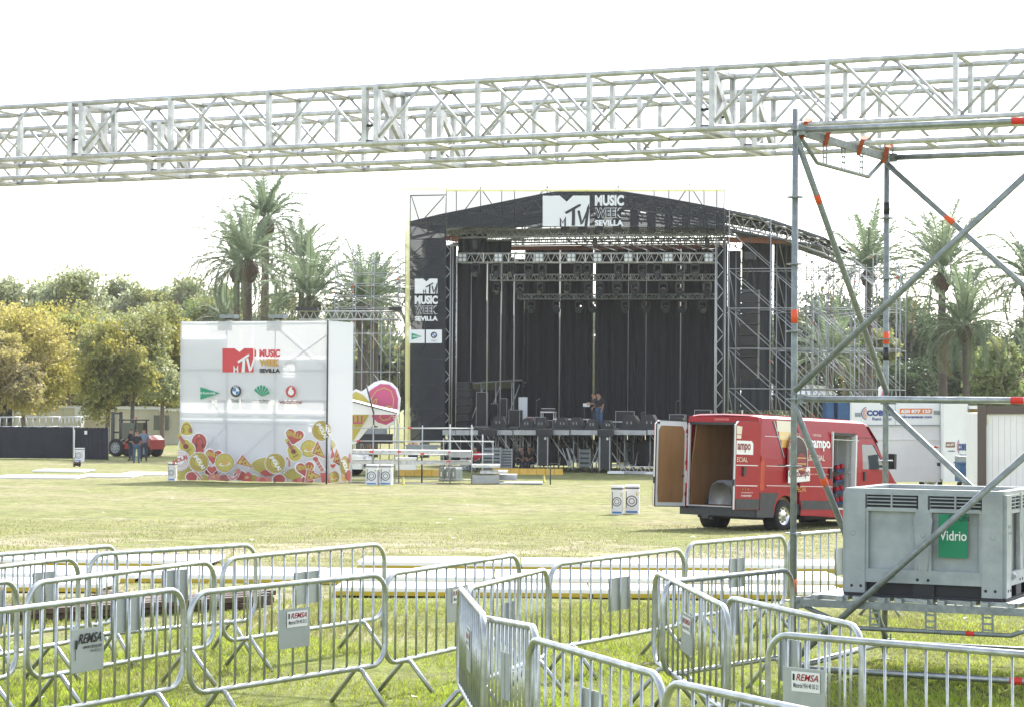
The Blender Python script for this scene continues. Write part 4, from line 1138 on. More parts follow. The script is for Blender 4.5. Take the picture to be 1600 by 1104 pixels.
for (a_, b_, v, y, xs_, nm) in ((0, 0, 2.2, 412, (743, 775, 799, 826, 848, 903, 918, 967, 1004, 1028, 1063, 1086), 'front'), (0, 0, 5.2, 441, (776, 812, 845, 887, 919, 937, 964, 992, 1036, 1062, 1105), 'middle'), (0, 0, 8.2, 469, (830, 870, 905, 926, 977, 1010, 1040, 1066, 1098, 1124), 'lowest')):
    for k, x in enumerate(xs_):
        t = pm_ if first else copy_tree(pm_); c = st(x, y, v); t.location = c; first = False
        t.rotation_euler = (0, 0, SA+random.uniform(-.6, .6))
        tag(t, '%s black moving light from the left hanging under the %s lighting truss' % (ords[k], nm), 'stage light', 'moving lights under the %s truss' % nm)
# chain hoists holding the trusses
n = 0
for x, y0, y1, v, w_ in ((742, 360, 398, 2.1, 'left end of the front lighting truss'), (930, 360, 396, 2.1, 'middle of the front lighting truss'), (1105, 362, 396, 2.1, 'right end of the front lighting truss'), (795, 380, 430, 5.2, 'left half of the middle lighting truss'), (1070, 380, 430, 5.2, 'right half of the middle lighting truss')):
    a = st(x, y0, v); b = st(x, y1, v)
    t = thing('chain_hoist', 'dark chain hoist above the '+w_, 'hoist', b, SA, 'chain hoists of the lighting trusses')
    MB().tube(a, b, .02, 'dark_metal', 5).build('chain', t); MB().box(b+V3(0, 0, .5), (.22, .22, .42), 'black_plastic').build('motor', t)

# --- roof: gabled arches, skin and lattice
def zroof(px):   # roofline of the photo at v = 1
    pts = [(640, 352), (690, 340), (780, 322), (860, 306), (905, 300), (960, 302), (1040, 314), (1137, 332), (1200, 345), (1290, 376)]
    xs_, ys_ = zip(*pts); return float(np.interp(px, xs_, ys_))
roof = thing('stage_roof', 'gabled stage roof with dark grey skin on silver lattice arches', 'stage roof', sp(7.5, 5, 7.5), SA)
PXR = list(range(640, 1291, 26)); prof_r = [uz(x, zroof(x), 1) for x in PXR]
sk = MB(); vs2 = []
for v in (.6, 10.5):
    for dz in (0, .12):
        for u, z in prof_r: vs2.append(sp(u, v, z+dz))
k = len(prof_r)
fs = [(i, i+1, 2*k+i+1, 2*k+i) for i in range(k-1)]+[(k+i, 3*k+i, 3*k+i+1, k+i+1) for i in range(k-1)]+[(i, k+i, k+i+1, i+1) for i in range(k-1)]+[(2*k+i, 2*k+i+1, 3*k+i+1, 3*k+i) for i in range(k-1)]
sk.add(vs2, fs, 'roof_skin', False); sk.build('roof_skin', roof)
zb_ = uz(880, 385, 8)[1]
for v, m in ((1.0, 'alu_far'), (4.0, 'tube_far'), (7.0, 'tube_far'), (10.0, 'tube_far')):
    mb = MB()
    for i in range(k-1):
        (ua, za), (ub, zb) = prof_r[i], prof_r[i+1]
        mb.tube(sp(ua, v, za-.06), sp(ub, v, zb-.06), .04, m, 5); mb.tube(sp(ua, v, za-.62), sp(ub, v, zb-.62), .04, m, 5)
        um, zm = (ua+ub)/2, (za+zb)/2
        mb.tube(sp(ua, v, za-.62), sp(um, v, zm-.06), .025, m, 5); mb.tube(sp(um, v, zm-.06), sp(ub, v, zb-.62), .025, m, 5)
        mb.tube(sp(ua, v+.5, za-.62), sp(ub, v+.5, zb-.62), .03, m, 5)
        mb.tube(sp(ua, v+.5, za-.62), sp(ua, v, za-.06), .02, m, 5)
    mb.build('arch_truss', roof)
# horizontal lattice grid under the roof
for v, y0, y1, m in ((1.6, 357, 369, 'tube_far'), (4.5, 360, 374, 'galv_dull'), (7.5, 363, 378, 'galv_dull'), (10.2, 366, 382, 'tube_far')):
    mb = MB(); ua, za = uz(705, y0, v); ub, zb = uz(1137, y0, v); _, zl = uz(900, y1, v); za = uz(900, y0, v)[1]
    n = 34
    for dv in (0, .5):
        mb.tube(sp(ua, v+dv, za), sp(ub, v+dv, za), .03, m, 5); mb.tube(sp(ua, v+dv, zl), sp(ub, v+dv, zl), .03, m, 5)
    for i in range(n):
        u = ua+(ub-ua)*i/n; u2 = ua+(ub-ua)*(i+1)/n
        mb.tube(sp(u, v, zl if i % 2 else za), sp(u2, v, za if i % 2 else zl), .022, m, 5)
        mb.tube(sp(u, v+.5, za if i % 2 else zl), sp(u2, v+.5, zl if i % 2 else za), .022, m, 5)
    mb.build('grid_truss', roof)
for i, x in enumerate(range(880, 1140, 27)):   # cross members seen end on, with dark motors
    mb = MB()
    for dz in (0, -.55):
        a = st(x, 356, 1.5); b = sp((a-so_).dot(su), 10.5, a.z); mb.tube(a+V3(0, 0, dz), b+V3(0, 0, dz), .03, 'galv_dull', 5)
    for q in range(9):
        a0 = a+sv_*q; mb.tube(a0+V3(0, 0, -.55 if q % 2 else 0), a0+sv_+V3(0, 0, 0 if q % 2 else -.55), .02, 'galv_dull', 5)
    mb.build('purlin_truss', roof)
    MB().box(st(x+3, 345, 1.2), (.35, .3, 1.15), 'dark_metal', R).build('roof_motor', roof)
# roof legs
for x, v in ((700, 1.4), (1126, 1.4), (1100, 10.8), (812, 10.8)):
    a = st(x, 372, v); t = None
    mb = MB()
    for du in (-.2, .2):
        for dv in (-.2, .2): mb.tube(V3(a.x, a.y, GS)+su*du+sv_*dv, a+su*du+sv_*dv, .03, 'alu_far', 5)
    for q in range(int((a.z-GS)/.5)):
        z = GS+.5*q; s = 1 if q % 2 else -1
        mb.tube(V3(a.x, a.y, z)+su*(.2*s)-sv_*.2, V3(a.x, a.y, z+.5)-su*(.2*s)-sv_*.2, .018, 'alu_far', 4)
    mb.build('lattice_leg', roof)
# rear edge beam, reddish beams at the eaves
for x0, x1, y, v in ((1137, 1230, 375, 2), (696, 716, 372, 1.5)):
    MB().beam(st(x0, y, v), st(x1, y+2, v), .2, .25, 'rust').build('eaves_beam', roof)
fpan(760, 1137, 385.5, 388.5, 9.8, 'rust').build('rear_beam', roof)
a = st(1137, 358, .8); b = st(1285, 384, .8)
mb = MB(); mb.prism([a, b, b+sv_*7, a+sv_*7], (0, 0, -.06), 'roof_skin'); mb.build('side_awning', roof)

# --- portal with printed mesh in front of the stage
portal = thing('banner_portal', 'tall scaffold portal framing the stage, hung with dark printed mesh banners', 'banner frame', sp(7.5, 0, GS), SA)
def ln(x0, y0, x1, y1, v=0., r=.026, m='dark_metal', nm='tube'):
    p, q = st(x0, y0, v), st(x1, y1, v); MB().tube(p, q, r, m, 6).build(nm, portal)
for x0, y0, y1 in ((634, 294, 728), (641, 305, 730), (697, 293, 731), (1132, 288, 735)): ln(x0, y0, x0-(y1-y0)*.006, y1, .12, nm='mast')
ln(633, 295, 1133, 287.5, .12, .022, 'tube_far', 'top_tube'); ln(641, 306, 697, 305, .12)
for x in (713, 751, 784, 804, 855, 876, 917, 966, 1022, 1045, 1077, 1100, 1120): ln(x, 292, x, 356, .12, .02, 'dark_metal', 'upright')
for xa, ya, xb, yb in ((751, 294, 711, 350), (751, 294, 790, 350), (855, 292, 800, 350), (855, 292, 893, 350), (966, 291, 925, 350), (966, 291, 1003, 350), (1077, 289, 1036, 352), (1077, 289, 1113, 345), (643, 307, 655, 345), (694, 307, 660, 345), (643, 400, 694, 352), (643, 440, 694, 385), (643, 470, 694, 430), (643, 570, 694, 500), (643, 640, 694, 590), (641, 690, 694, 640)):
    ln(xa, ya, xb, yb, .14, .022, 'dark_metal', 'brace')
for y in (352, 374, 404, 424, 470, 498, 560, 600, 640): ln(641, y, 697, y, .16, .022, 'dark_metal', 'ledger')
def sheet(x0, y0, x1, y1, v, m, nm, xt=None, parent=portal, th=0):
    c = [st(x0, y1, v), st(x1, y1, v), st(x1, y0, v), st(x0, y0, v)]
    return MB().add(c, [(0, 1, 2, 3)], m).build(nm, parent)
tb = sheet(697, 297, 1131, 356, .05, 'scrim_dark', 'top_banner')
lb = sheet(641, 300, 696, 690, .05, 'scrim_dark', 'left_banner')
sheet(633, 300, 640.5, 700, .05, 'scrim_yellow', 'yellow_border'); sheet(634, 295, 1131, 299.5, .045, 'scrim_yellow', 'yellow_border')
# denser cloth band behind the lower part of the top banner, as in the doubled mesh
sheet(700, 334, 1131, 356, .35, 'scrim_dark', 'banner_backing')
sheet(641, 352, 696, 690, .35, 'scrim_dark', 'banner_backing'); sheet(665, 372, 696, 690, .5, 'drape_grey', 'banner_backing')
def logo(x0, y0, x1, y1, v, mw, md, parent, word_m=None, outline=None, nm='logo'):
    """broadcaster mark: block M with a brushed T and V, and three lines of words beside or below"""
    def q(a, b, k=0): return st(x0+(x1-x0)*a, y1-(y1-y0)*b, v-.01*k)
    mb = MB()
    def pg(pts, m, k): mb.add([q(a, b, k) for a, b in pts], [tuple(range(len(pts)))], m)
    pg([(0, 0), (.22, 0), (.22, .99), (0, 1)], mw, 1); pg([(.22, 0), (.36, 0), (.36, 1), (.22, 1)], mw, 1)
    pg([(.36, 0), (.64, 0), (.64, .86), (.505, .80), (.36, 1)], mw, 1); pg([(.505, .80), (.64, .86), (.64, 1)], mw, 1) if True else None
    pg([(.64, 0), (.99, 0), (.99, 1), (.64, 1)], mw, 1)
    # notch in the top and dark small m
    pg([(.40, 1.01), (.60, 1.01), (.50, .84)], md, 2)
    pg([(.36, -.01), (.36, .30), (.425, .14), (.49, .34), (.49, -.01), (.455, -.01), (.455, .2), (.425, .08), (.392, .2), (.392, -.01)], md, 2)
    pg([(.88, -.01), (.94, -.01), (.98, .5), (.98, .75), (.93, .6)], md, 2)
    # T
    pg([(.46, .46), (.50, .40), (.80, .66), (.81, .72), (.76, .72)], md, 3)
    pg([(.61, .02), (.68, .02), (.685, .62), (.62, .56)], md, 3)
    # V
    pg([(.73, .50), (.78, .52), (.83, .17), (.80, .04)], md, 3); pg([(.80, .04), (.85, .10), (1.0, .62), (.95, .62)], md, 3)
    mb.build(nm, parent)
# a banner logo to the photograph's layout
logo(848, 306, 922, 354, .03, 'logo_white', 'logo_dark', tb)
def words(items, v, parent, nm='lettering'):
    mb = MB()
    for t_, x0, y0, x1, y1, m, bold in items:
        o = st(x0, y1, v); mb.text(t_, o, st(x1, y1, v)-o, st(x0, y0, v)-o, m, bold)
    mb.build(nm, parent)
def hollow(t_, x0, y0, x1, y1, v, m_out, m_in, parent):
    mb = MB(); o = st(x0, y1, v); mb.text(t_, o, st(x1, y1, v)-o, st(x0, y0, v)-o, m_out, .07)
    dx = (x1-x0)*.012; dy = (y1-y0)*.05
    o = st(x0+dx, y1-dy, v-.02); mb.text(t_, o, st(x1-dx, y1-dy, v-.02)-o, st(x0+dx, y0+dy, v-.02)-o, m_in, .025)
    mb.build('lettering', parent)
words([('MUSIC', 929.5, 305, 975, 322, 'logo_white', .05), ('SEVILLA', 929.5, 344, 974, 353.5, 'logo_white', .05)], .02, tb)
hollow('WEEK', 929.5, 325, 973, 341, .02, 'logo_white', 'logo_dark', tb)
logo(648, 435.5, 684, 459, .03, 'logo_white', 'logo_dark', lb)
words([('MUSIC', 648, 462, 684, 475.5, 'logo_white', .05), ('SEVILLA', 648, 494, 684, 501.5, 'logo_white', .05)], .02, lb)
hollow('WEEK', 648, 478, 684, 491, .02, 'logo_white', 'logo_dark', lb)
def disc(mb, cx, cy, r, v, m, n=20, a0=0, a1=360, ry=None, inner=0):
    ry = ry or r; pts = [st(cx+r*math.cos(math.radians(a0+(a1-a0)*i/n)), cy-ry*math.sin(math.radians(a0+(a1-a0)*i/n)), v) for i in range(n+(0 if a1-a0 == 360 else 1))]
    if a1-a0 < 360: pts.append(st(cx, cy, v))
    mb.add(pts, [tuple(range(len(pts)))], m)
mb = MB()
for x0, x1 in ((639, 663.5), (665.5, 690.5)):
    c = [st(x0, 536, .03), st(x1, 536, .03), st(x1, 515, .03), st(x0, 515, .03)]; mb.add(c, [(0, 1, 2, 3)], 'logo_white')
c = [st(643, 531, .02), st(643, 520, .02), st(659, 525.5, .02)]; mb.add(c, [(0, 1, 2)], 'logo_green')
c = [st(645, 526.3, .01), st(645, 524.7, .01), st(656, 525.3, .01), st(656, 526, .01)]; mb.add(c, [(0, 1, 2, 3)], 'logo_white')
def roundel(mb, cx, cy, r, st_v, A, B, C):
    disc(mb, cx, cy, r, st_v, A); disc(mb, cx, cy, r*.62, st_v-.01, B)
    disc(mb, cx, cy, r*.58, st_v-.02, C, 6, 90, 180); disc(mb, cx, cy, r*.58, st_v-.02, C, 6, 270, 360)
roundel(mb, 678, 523.5, 5, .02, 'black', 'logo_white', 'logo_blue')
o = st(673.5, 533.5, .015); mb.text('THE 1', o, st(682.5, 533.5, .015)-o, st(673.5, 531, .015)-o, 'dark_metal')
mb.build('sponsor_panels', lb)

# --- right scaffold wing, left scaffold
lv_ = [GS]+[uz(1138, y, 0)[1] for y in (668, 606, 544, 481.5, 420, 358, 296)]
us_r = [su_(x, 0) for x in (1138, 1203, 1270, 1335, 1400)]
scaffold('scaffold_wing', 'dense silver scaffold wing right of the stage beside the hanging loudspeakers', V3(so_.x, so_.y, so_.z), su, sv_, us_r, [0.1, 2.2, 5.5], lv_, topfn=lambda i, j: 7 if (i < 2 and j == 0) else (6 if i < 2 else 5))
us_r2 = [su_(x, 6, 500) for x in (1150, 1185, 1220, 1255, 1290, 1325, 1360)]
scaffold('scaffold_wing', 'rear rows of scaffold behind the silver wing at stage right, seen against the palms', V3(so_.x, so_.y, so_.z), su, sv_, us_r2, [7.2, 9.3], lv_[:6]+[lv_[5]+1.0], topfn=lambda i, j: 6)
us_l = [(P(x, 500, 112)).x for x in (523, 551, 580, 622)]
yy_ = 112
zl_ = [gz(112)]+[P(550, y, 112).z for y in (640, 580, 520, 498, 480, 462, 443, 426, 408, 391)]
sl = scaffold('scaffold', 'open silver scaffold frame left of the stage in front of the palms', V3(0, yy_, 0), V3(1, 0, 0), V3(0, 1, 0), us_l, [0, 2.0], zl_, topfn=lambda i, j: 10 if i < 3 else 9, dens=.35, r=.024)
t = thing('platform_truss', 'long low lattice girder across the left scaffold above the white cube', 'truss', P(550, 500, 111), 0)
for (x0, x1, y) in ((467, 628, 486), (467, 628, 499)): MB().tube(P(x0, y, 111), P(x1, y+1, 111), .04, 'alu_far', 6).build('chord', t)
for k in range(14):
    x = 467+11.5*k; mb = MB().tube(P(x, 486, 111), P(x+5.75, 499.5, 111), .022, 'alu_far', 5); mb.tube(P(x+5.75, 499.5, 111), P(x+11.5, 486, 111), .022, 'alu_far', 5); mb.build('lacing', t)
for x0, x1 in ((464, 497), (608, 628)): MB().box((P(x0, 483, 111)+P(x1, 483, 111))/2, ((x1-x0)/31.5, .8, .16), 'black_plastic').build('dark_beam', t)
for x in (553, 566, 596, 610): MB().tube(P(x, 500, 111), V3(P(x, 500, 111).x, 111, gz(111)), .03, 'tube_far', 5).build('prop', t)

# --- hanging line array and other PA
def array(x0, x1, y0, y1, v, n, lab, hang=True):
    a = st((x0+x1)/2, y0, v); wdt = (st(x1, y0, v)-st(x0, y0, v)).length; h = (y1-y0)/(y1-y0)*(a.z-st((x0+x1)/2, y1, v).z)
    t = thing('line_array', lab, 'loudspeaker', a-V3(0, 0, h), SA, 'loudspeaker columns')
    for k in range(n):
        z = h*(1-(k+.5)/n); off = -.12*((k/n)**2)
        MB().box((0, off, z), (wdt, .6, h/n*.93), 'black_plastic', Matrix.Rotation(math.radians(2+1.2*k), 3, 'X')).build('speaker_cabinet', t, world=False)
        if k % 1 == 0: MB().box((0, off-.31, z), (wdt*.92, .02, h/n*.74), 'stage_black', Matrix.Rotation(math.radians(2+1.2*k), 3, 'X')).build('grille', t, world=False)
    if hang:
        MB().box((0, 0, h+.06), (wdt, .7, .12), 'dark_metal').build('rigging_frame', t, world=False)
        mb = MB()
        for s in (-.25, .25): mb.tube((s, 0, h+.1), (0, 0, h+1.6), .02, 'dark_metal', 5)
        mb.tube((0, 0, h+1.5), (0, 0, h+3.4), .02, 'dark_metal', 5); mb.build('chain', t, world=False)
        MB().box((0, 0, h+1.7), (.5, .3, .35), 'black_plastic').build('motor', t, world=False)
    return t
array(1158, 1186, 457, 590, 1.2, 8, 'black hanging loudspeaker column in the right scaffold wing')
array(716, 736, 596, 668, 1.2, 6, 'stacked black loudspeaker column at stage left beside the mesh banner', False)

# --- people
def skin_mesh(name, pts, edges, rad, m, parent, root=0, sub=1):
    me = bpy.data.meshes.new(name); me.from_pydata([tuple(p) for p in pts], edges, [])
    o = bpy.data.objects.new(name, me); COL.objects.link(o)
    sm = o.modifiers.new('s', 'SKIN'); sm.use_smooth_shade = True
    lay = me.skin_vertices[0].data
    for i, r in enumerate(rad): lay[i].radius = (r, r) if not isinstance(r, tuple) else r
    for i in range(len(pts)): lay[i].use_root = (i == root)
    sb = o.modifiers.new('b', 'SUBSURF'); sb.levels = sub; sb.render_levels = sub
    dg = bpy.context.evaluated_depsgraph_get(); dg.update()
    m2 = bpy.data.meshes.new_from_object(o.evaluated_get(dg)); bpy.data.objects.remove(o); bpy.data.meshes.remove(me)
    m2.materials.clear(); m2.materials.append(MT[m]); m2.name = name
    for p in m2.polygons: p.material_index = 0; p.use_smooth = True
    ob = bpy.data.objects.new(name, m2); COL.objects.link(ob); ob.parent = parent; FR[ob.name] = frame_of(parent)
    return ob
def person(lab, loc, face, shirt, trousers, h=1.74, pose=None, sleeves=.5, group=None, hairm='hair'):
    """face: heading angle the person looks along; pose: overrides of joint positions (for h = 1.74, +y ahead)"""
    J = dict(pel=(0, 0, .95), waist=(0, 0, 1.08), chest=(0, .01, 1.30), neck=(0, .0, 1.47), head=(0, .02, 1.60), crown=(0, .01, 1.70),
             shL=(-.19, 0, 1.42), elL=(-.25, -.02, 1.14), wrL=(-.25, .08, .90), shR=(.19, 0, 1.42), elR=(.25, -.02, 1.14), wrR=(.25, .08, .90),
             hipL=(-.10, 0, .90), knL=(-.12, .02, .50), anL=(-.13, -.02, .08), toL=(-.14, .15, .04), hipR=(.10, 0, .90), knR=(.12, .02, .50), anR=(.13, -.02, .08), toR=(.14, .15, .04))
    if pose: J.update(pose)
    k = h/1.74; J = {a: Vector(b)*k for a, b in J.items()}
    t = thing('person', lab, 'person', loc, face-math.pi/2, group)
    names = list(J); idx = {n: i for i, n in enumerate(names)}
    E_ = [('pel', 'waist'), ('waist', 'chest'), ('chest', 'neck'), ('neck', 'head'), ('head', 'crown'), ('chest', 'shL'), ('shL', 'elL'), ('elL', 'wrL'), ('chest', 'shR'), ('shR', 'elR'), ('elR', 'wrR'), ('pel', 'hipL'), ('hipL', 'knL'), ('knL', 'anL'), ('anL', 'toL'), ('pel', 'hipR'), ('hipR', 'knR'), ('knR', 'anR'), ('anR', 'toR')]
    Rr = dict(pel=.13, waist=.12, chest=.14, neck=.055, head=.095, crown=.07, shL=.055, elL=.042, wrL=.028, shR=.055, elR=.042, wrR=.028, hipL=.085, knL=.055, anL=.04, toL=.035, hipR=.085, knR=.055, anR=.04, toR=.035)
    pts = [J[n] for n in names]; rad = [Rr[n]*k for n in names]; ed = [(idx[a], idx[b]) for a, b in E_]
    for s, el, wr in ((-1, 'elL', 'wrL'), (1, 'elR', 'wrR')):      # palm and five fingers
        d = (J[wr]-J[el]).normalized(); x, y = orth(d); pal = len(pts); pts.append(J[wr]+d*.07*k); rad.append(.03*k); ed.append((idx[wr], pal))
        for f in range(5):
            sp2 = (f-1.8)*.016; b = pts[pal]+y*sp2*k+d*(.02 if f else -.02)*k; c = b+d*(.035, .045, .05, .045, .035)[f]*k+x*.01*k+(y*-.03*k if f == 0 else y*0)
            i0 = len(pts); pts += [b, c]; rad += [.010*k, .008*k]; ed += [(pal, i0), (i0, i0+1)]
    # nose and ears
    for o_ in ((0, .105, -.01), (.09, .0, -.01), (-.09, 0, -.01)):
        pts.append(J['head']+Vector(o_)*k); rad.append(.016*k); ed.append((idx['head'], len(pts)-1))
    skin_mesh('body', pts, ed, rad, 'skin', t)
    def cloth(nm, seq, edges, grow, m, radd):
        P_ = [J[a] if isinstance(a, str) else a for a in seq]; skin_mesh(nm, P_, edges, [radd[i]*k for i in range(len(seq))], m, t)
    sl_ = sleeves
    eL = J['shL'].lerp(J['elL'], min(1, sl_*2)); eR = J['shR'].lerp(J['elR'], min(1, sl_*2))
    hem = J['pel']+(J['waist']-J['pel'])*.1
    cloth('shirt', [hem, 'waist', 'chest', J['chest'].lerp(J['neck'], .75), 'shL', eL, 'shR', eR], [(0, 1), (1, 2), (2, 3), (2, 4), (4, 5), (2, 6), (6, 7)], 0, shirt, [.155, .142, .165, .075, .078, .066, .078, .066])
    cloth('trousers', ['pel', 'hipL', 'knL', 'anL', 'hipR', 'knR', 'anR'], [(0, 1), (1, 2), (2, 3), (0, 4), (4, 5), (5, 6)], 0, trousers, [.145, .105, .078, .062, .105, .078, .062])
    skin_mesh('hair', [J['head']+V3(0, -.03, .03)*k, J['head']+V3(0, -.02, .09)*k, J['head']+V3(0, .03, .1)*k], [(0, 1), (1, 2)], [.098*k, .085*k, .06*k], hairm, t)
    for s in ('L', 'R'):
        skin_mesh('shoe', [J['an'+s]+V3(0, -.03, -.03)*k, (J['an'+s]+J['to'+s])/2-V3(0, 0, .01)*k, J['to'+s]], [(0, 1), (1, 2)], [.045*k, .045*k, .038*k], 'black', t)
    return t
pst_ = st(929, 672, 1.2); person('stagehand in black reading beside a stand on the stage', V3(pst_.x, pst_.y, ZD+.12), math.radians(200), 'cloth_black', 'jeans_dark', 1.72, dict(head=(0, .07, 1.57), crown=(0, .06, 1.67), elL=(-.24, .12, 1.18), wrL=(-.12, .32, 1.22), elR=(.24, .1, 1.16), wrR=(.1, .3, 1.15)), group='people working on the stage')
pst_ = st(937, 672, 1.0); person('stagehand in black top and blue jeans bending towards a colleague on the stage', V3(pst_.x, pst_.y, ZD+.12), math.radians(215), 'cloth_black', 'jeans', 1.74, dict(head=(0, .10, 1.56), crown=(0, .1, 1.66), elR=(.24, .05, 1.15), wrR=(.2, .25, 1.0)), group='people working on the stage')
sit = dict(pel=(0, 0, .50), waist=(0, .03, .62), chest=(0, .12, .82), neck=(0, .17, .97), head=(0, .22, 1.08), crown=(0, .22, 1.18), shL=(-.18, .14, .93), shR=(.18, .14, .93), elL=(-.24, .2, .68), elR=(.24, .2, .68), wrL=(-.15, .42, .58), wrR=(.15, .42, .58), hipL=(-.1, .03, .46), hipR=(.1, .03, .46), knL=(-.16, .42, .50), knR=(.16, .42, .50), anL=(-.16, .38, .08), anR=(.16, .38, .08), toL=(-.16, .55, .04), toR=(.16, .55, .04))
for x, y, D_, lab, sh, hd in ((645, 712, 103, 'person in red shirt with number 04 working behind the front scaffold', 'shirt_red', 90), (745, 706, 104, 'person in red top crouching under the left stage edge', 'shirt_red', 250), (812, 726, 106, 'crouching person in black under the stage left of the flight case', 'cloth_black', 300), (831, 727, 106, 'person in black sitting under the stage against the flight case', 'cloth_black', 230)):
    p = P(x, y, D_); t = person(lab, V3(p.x, p.y, gz(p.y) if x > 700 else gz(p.y)+.35), math.radians(hd), sh, 'jeans_dark', 1.7, sit, group='people crouching around the stage')
    MB().box((0, -.05, .22), (.45, .4, .4), 'stage_black').build('seat_case', None, loc=(p.x, p.y+.0, t.location.z)) if False else None
    if x < 700:
        mb = MB(); o = p; zc = t.location.z+.86*1.7/1.74
        mb.text('04', V3(p.x-.12, p.y-.26, zc-.10), V3(.24, 0, 0), V3(0, 0, .2), 'logo_white', .05)
        mb.build('shirt_number', t)

# --- gear on the stage
def wedge(x, v, lab, flip=1, sc=1.):
    a = st(x, 672, v); t = thing('stage_monitor', lab, 'stage monitor', V3(a.x, a.y, ZD+.12), SA, 'wedge monitors along the stage edge'); s = sc
    MB().prism([(-.35*s, -.25*s, 0), (.35*s, -.25*s, 0), (.35*s, -.25*s, .12*s), (.2*s, -.25*s, .46*s), (-.12*s, -.25*s, .46*s)] if flip > 0 else [(.35*s, -.25*s, 0), (.35*s, -.25*s, .0), (.12*s, -.25*s, .46*s), (-.2*s, -.25*s, .46*s), (-.35*s, -.25*s, .12*s), (-.35*s, -.25*s, 0)][::-1], (0, .5*s, 0), 'stage_black').build('cabinet', t, world=False)
    mb = MB().box((-.06*s, -.26*s, .22*s), (.05, .01, .12), 'lens'); mb.box((.08*s, -.26*s, .22*s), (.05, .01, .12), 'lens'); mb.build('handle', t, world=False)
wl = ['leftmost wedge monitor on the stage edge, under the red case', 'wedge monitor left of the first flight case panel', 'second wedge monitor right of the first flight case', 'wedge monitor in the middle below the silver table', 'wedge monitor left of the stagehands', 'low wedge monitor at the stagehands feet', 'wedge monitor right of the stagehands', 'large wedge monitor before the flat screen case', 'large square monitor nearest the open van door', 'monitor at the far right end of the stage edge', 'monitor behind the open left van door']
for (x, f_, s_), lab in zip(((780, 1, 1.2), (824, 1, 1.0), (846, 1, 1.), (880, -1, 1.1), (900, 1, 1.15), (926, 1, 1.0), (951, -1, .9), (985, 1, 1.4), (1016, -1, 1.5), (1060, 1, 1.2), (1100, 1, 1.2)), wl): wedge(x, .8, lab, f_, s_)
def case(x0, y0, x1, y1, v, m, lab, cat='flight case', edge='stage_edge', depth=.6):
    t, w_, h = box_thing('road_case', lab, cat, x0, y0, x1, y1, v, depth, None, 'road cases and amplifiers on the stage', zb=ZD+.12)
    MB().box((0, depth/2, h/2), (w_, depth, h), m).build('case_body', t, world=False)
    mb = MB(); r_ = .025
    for s in (-1, 1):
        mb.box((s*w_/2, 0, h/2), (r_, r_, h+.02), edge)
    for z in (0, h): mb.box((0, 0, z), (w_+.02, r_, r_), edge)
    mb.build('metal_edges', t, world=False)
case(822, 651, 834, 668, 2.2, 'wine', 'dark red flight case with silver edges on the left of the stage')
case(836, 651, 852, 668, 2.2, 'stage_black', 'black amplifier case right of the dark red one on stage')
case(853, 656, 864, 670, 2.0, 'stage_black', 'small black case at the left foot of the silver keyboard table', depth=.4)
case(962, 642, 991, 660, 3.0, 'stage_black', 'wide flat black screen case on the stage right of the stagehands', depth=.15)
case(1046, 647, 1070, 668, 3.0, 'stage_black', 'black case with silver rim showing above the open van door')
case(1085, 640, 1110, 668, 5.0, 'stage_black', 'large black case deep on the stage behind the red van')
case(744, 612, 762, 664, 6.0, 'stage_black', 'tall black amplifier rack at stage left below the wing curtains')
case(766, 630, 778, 664, 7.0, 'stage_black', 'black rack with pale vents at stage left')
case(781, 622, 792, 664, 6.0, 'stage_black', 'narrow black rack with blue lit panel at stage left')
case(795, 640, 812, 664, 5.0, 'stage_black', 'slanted black crate at stage left beside the white backing')
for x0, x1, y, v, lab in ((846, 868, 643, 3.5, 'raised keyboard stand with silver top on the left of the stage'), (866, 922, 654, 2.6, 'long silver table across the middle of the stage'), (945, 1000, 658, 3.2, 'low silver table right of the stagehands')):
    a, b = st(x0, y, v), st(x1, y, v); w_ = (b-a).dot(su)
    t = thing('equipment_table', lab, 'table', V3((a.x+b.x)/2, (a.y+b.y)/2, ZD+.12), SA, 'equipment tables on the stage'); h = a.z-ZD-.12
    MB().box((0, 0, h), (w_, .5, .06), 'alu').build('tabletop', t, world=False)
    for s in (-1, 1):
        for q in (-.2, .2): MB().tube((s*w_*.45, q, 0), (s*w_*.45, q, h), .022, 'alu_far', 6).build('leg', t, world=False)
a = st(857, 641, 3.5); t = thing('keyboard', 'black and silver keyboard on the raised stand on stage', 'keyboard', a, SA)
MB().box((0, 0, .06), (.7, .3, .09), 'black_plastic').build('case', t, world=False); MB().box((0, -.05, .11), (.66, .15, .02), 'white').build('keys', t, world=False)
for i, (x, y, v, lab) in enumerate(((838, 625, 5, 'thin microphone stand at the left before the backdrop'), (913, 632, 2.0, 'music stand with a pale sheet beside the stagehands'), (1056, 627, 6, 'thin microphone stand before the backdrop above the van door'), (1002, 645, 2.2, 'tilted pale stand leg right of the flat black screen'))):
    a = st(x, y, v); t = thing('microphone_stand' if i != 1 else 'music_stand', lab, 'stand', V3(a.x, a.y, ZD+.12), SA, 'stands on the stage')
    h = a.z-ZD-.12
    MB().tube((0, 0, 0), (0, 0, h), .015, 'dark_metal', 5).build('pole', t, world=False)
    mb = MB()
    for k in range(3): mb.tube((0, 0, .12), (.3*math.cos(k*2.1), .3*math.sin(k*2.1), 0), .012, 'dark_metal', 5)
    mb.build('tripod', t, world=False)
    if i == 1: MB().box((.1, 0, h), (.32, .02, .16), 'sticker').build('sheet', t, world=False)
    else: MB().tube((0, 0, h), (.2, 0, h+.1), .02, 'lens', 6).build('microphone', t, world=False)
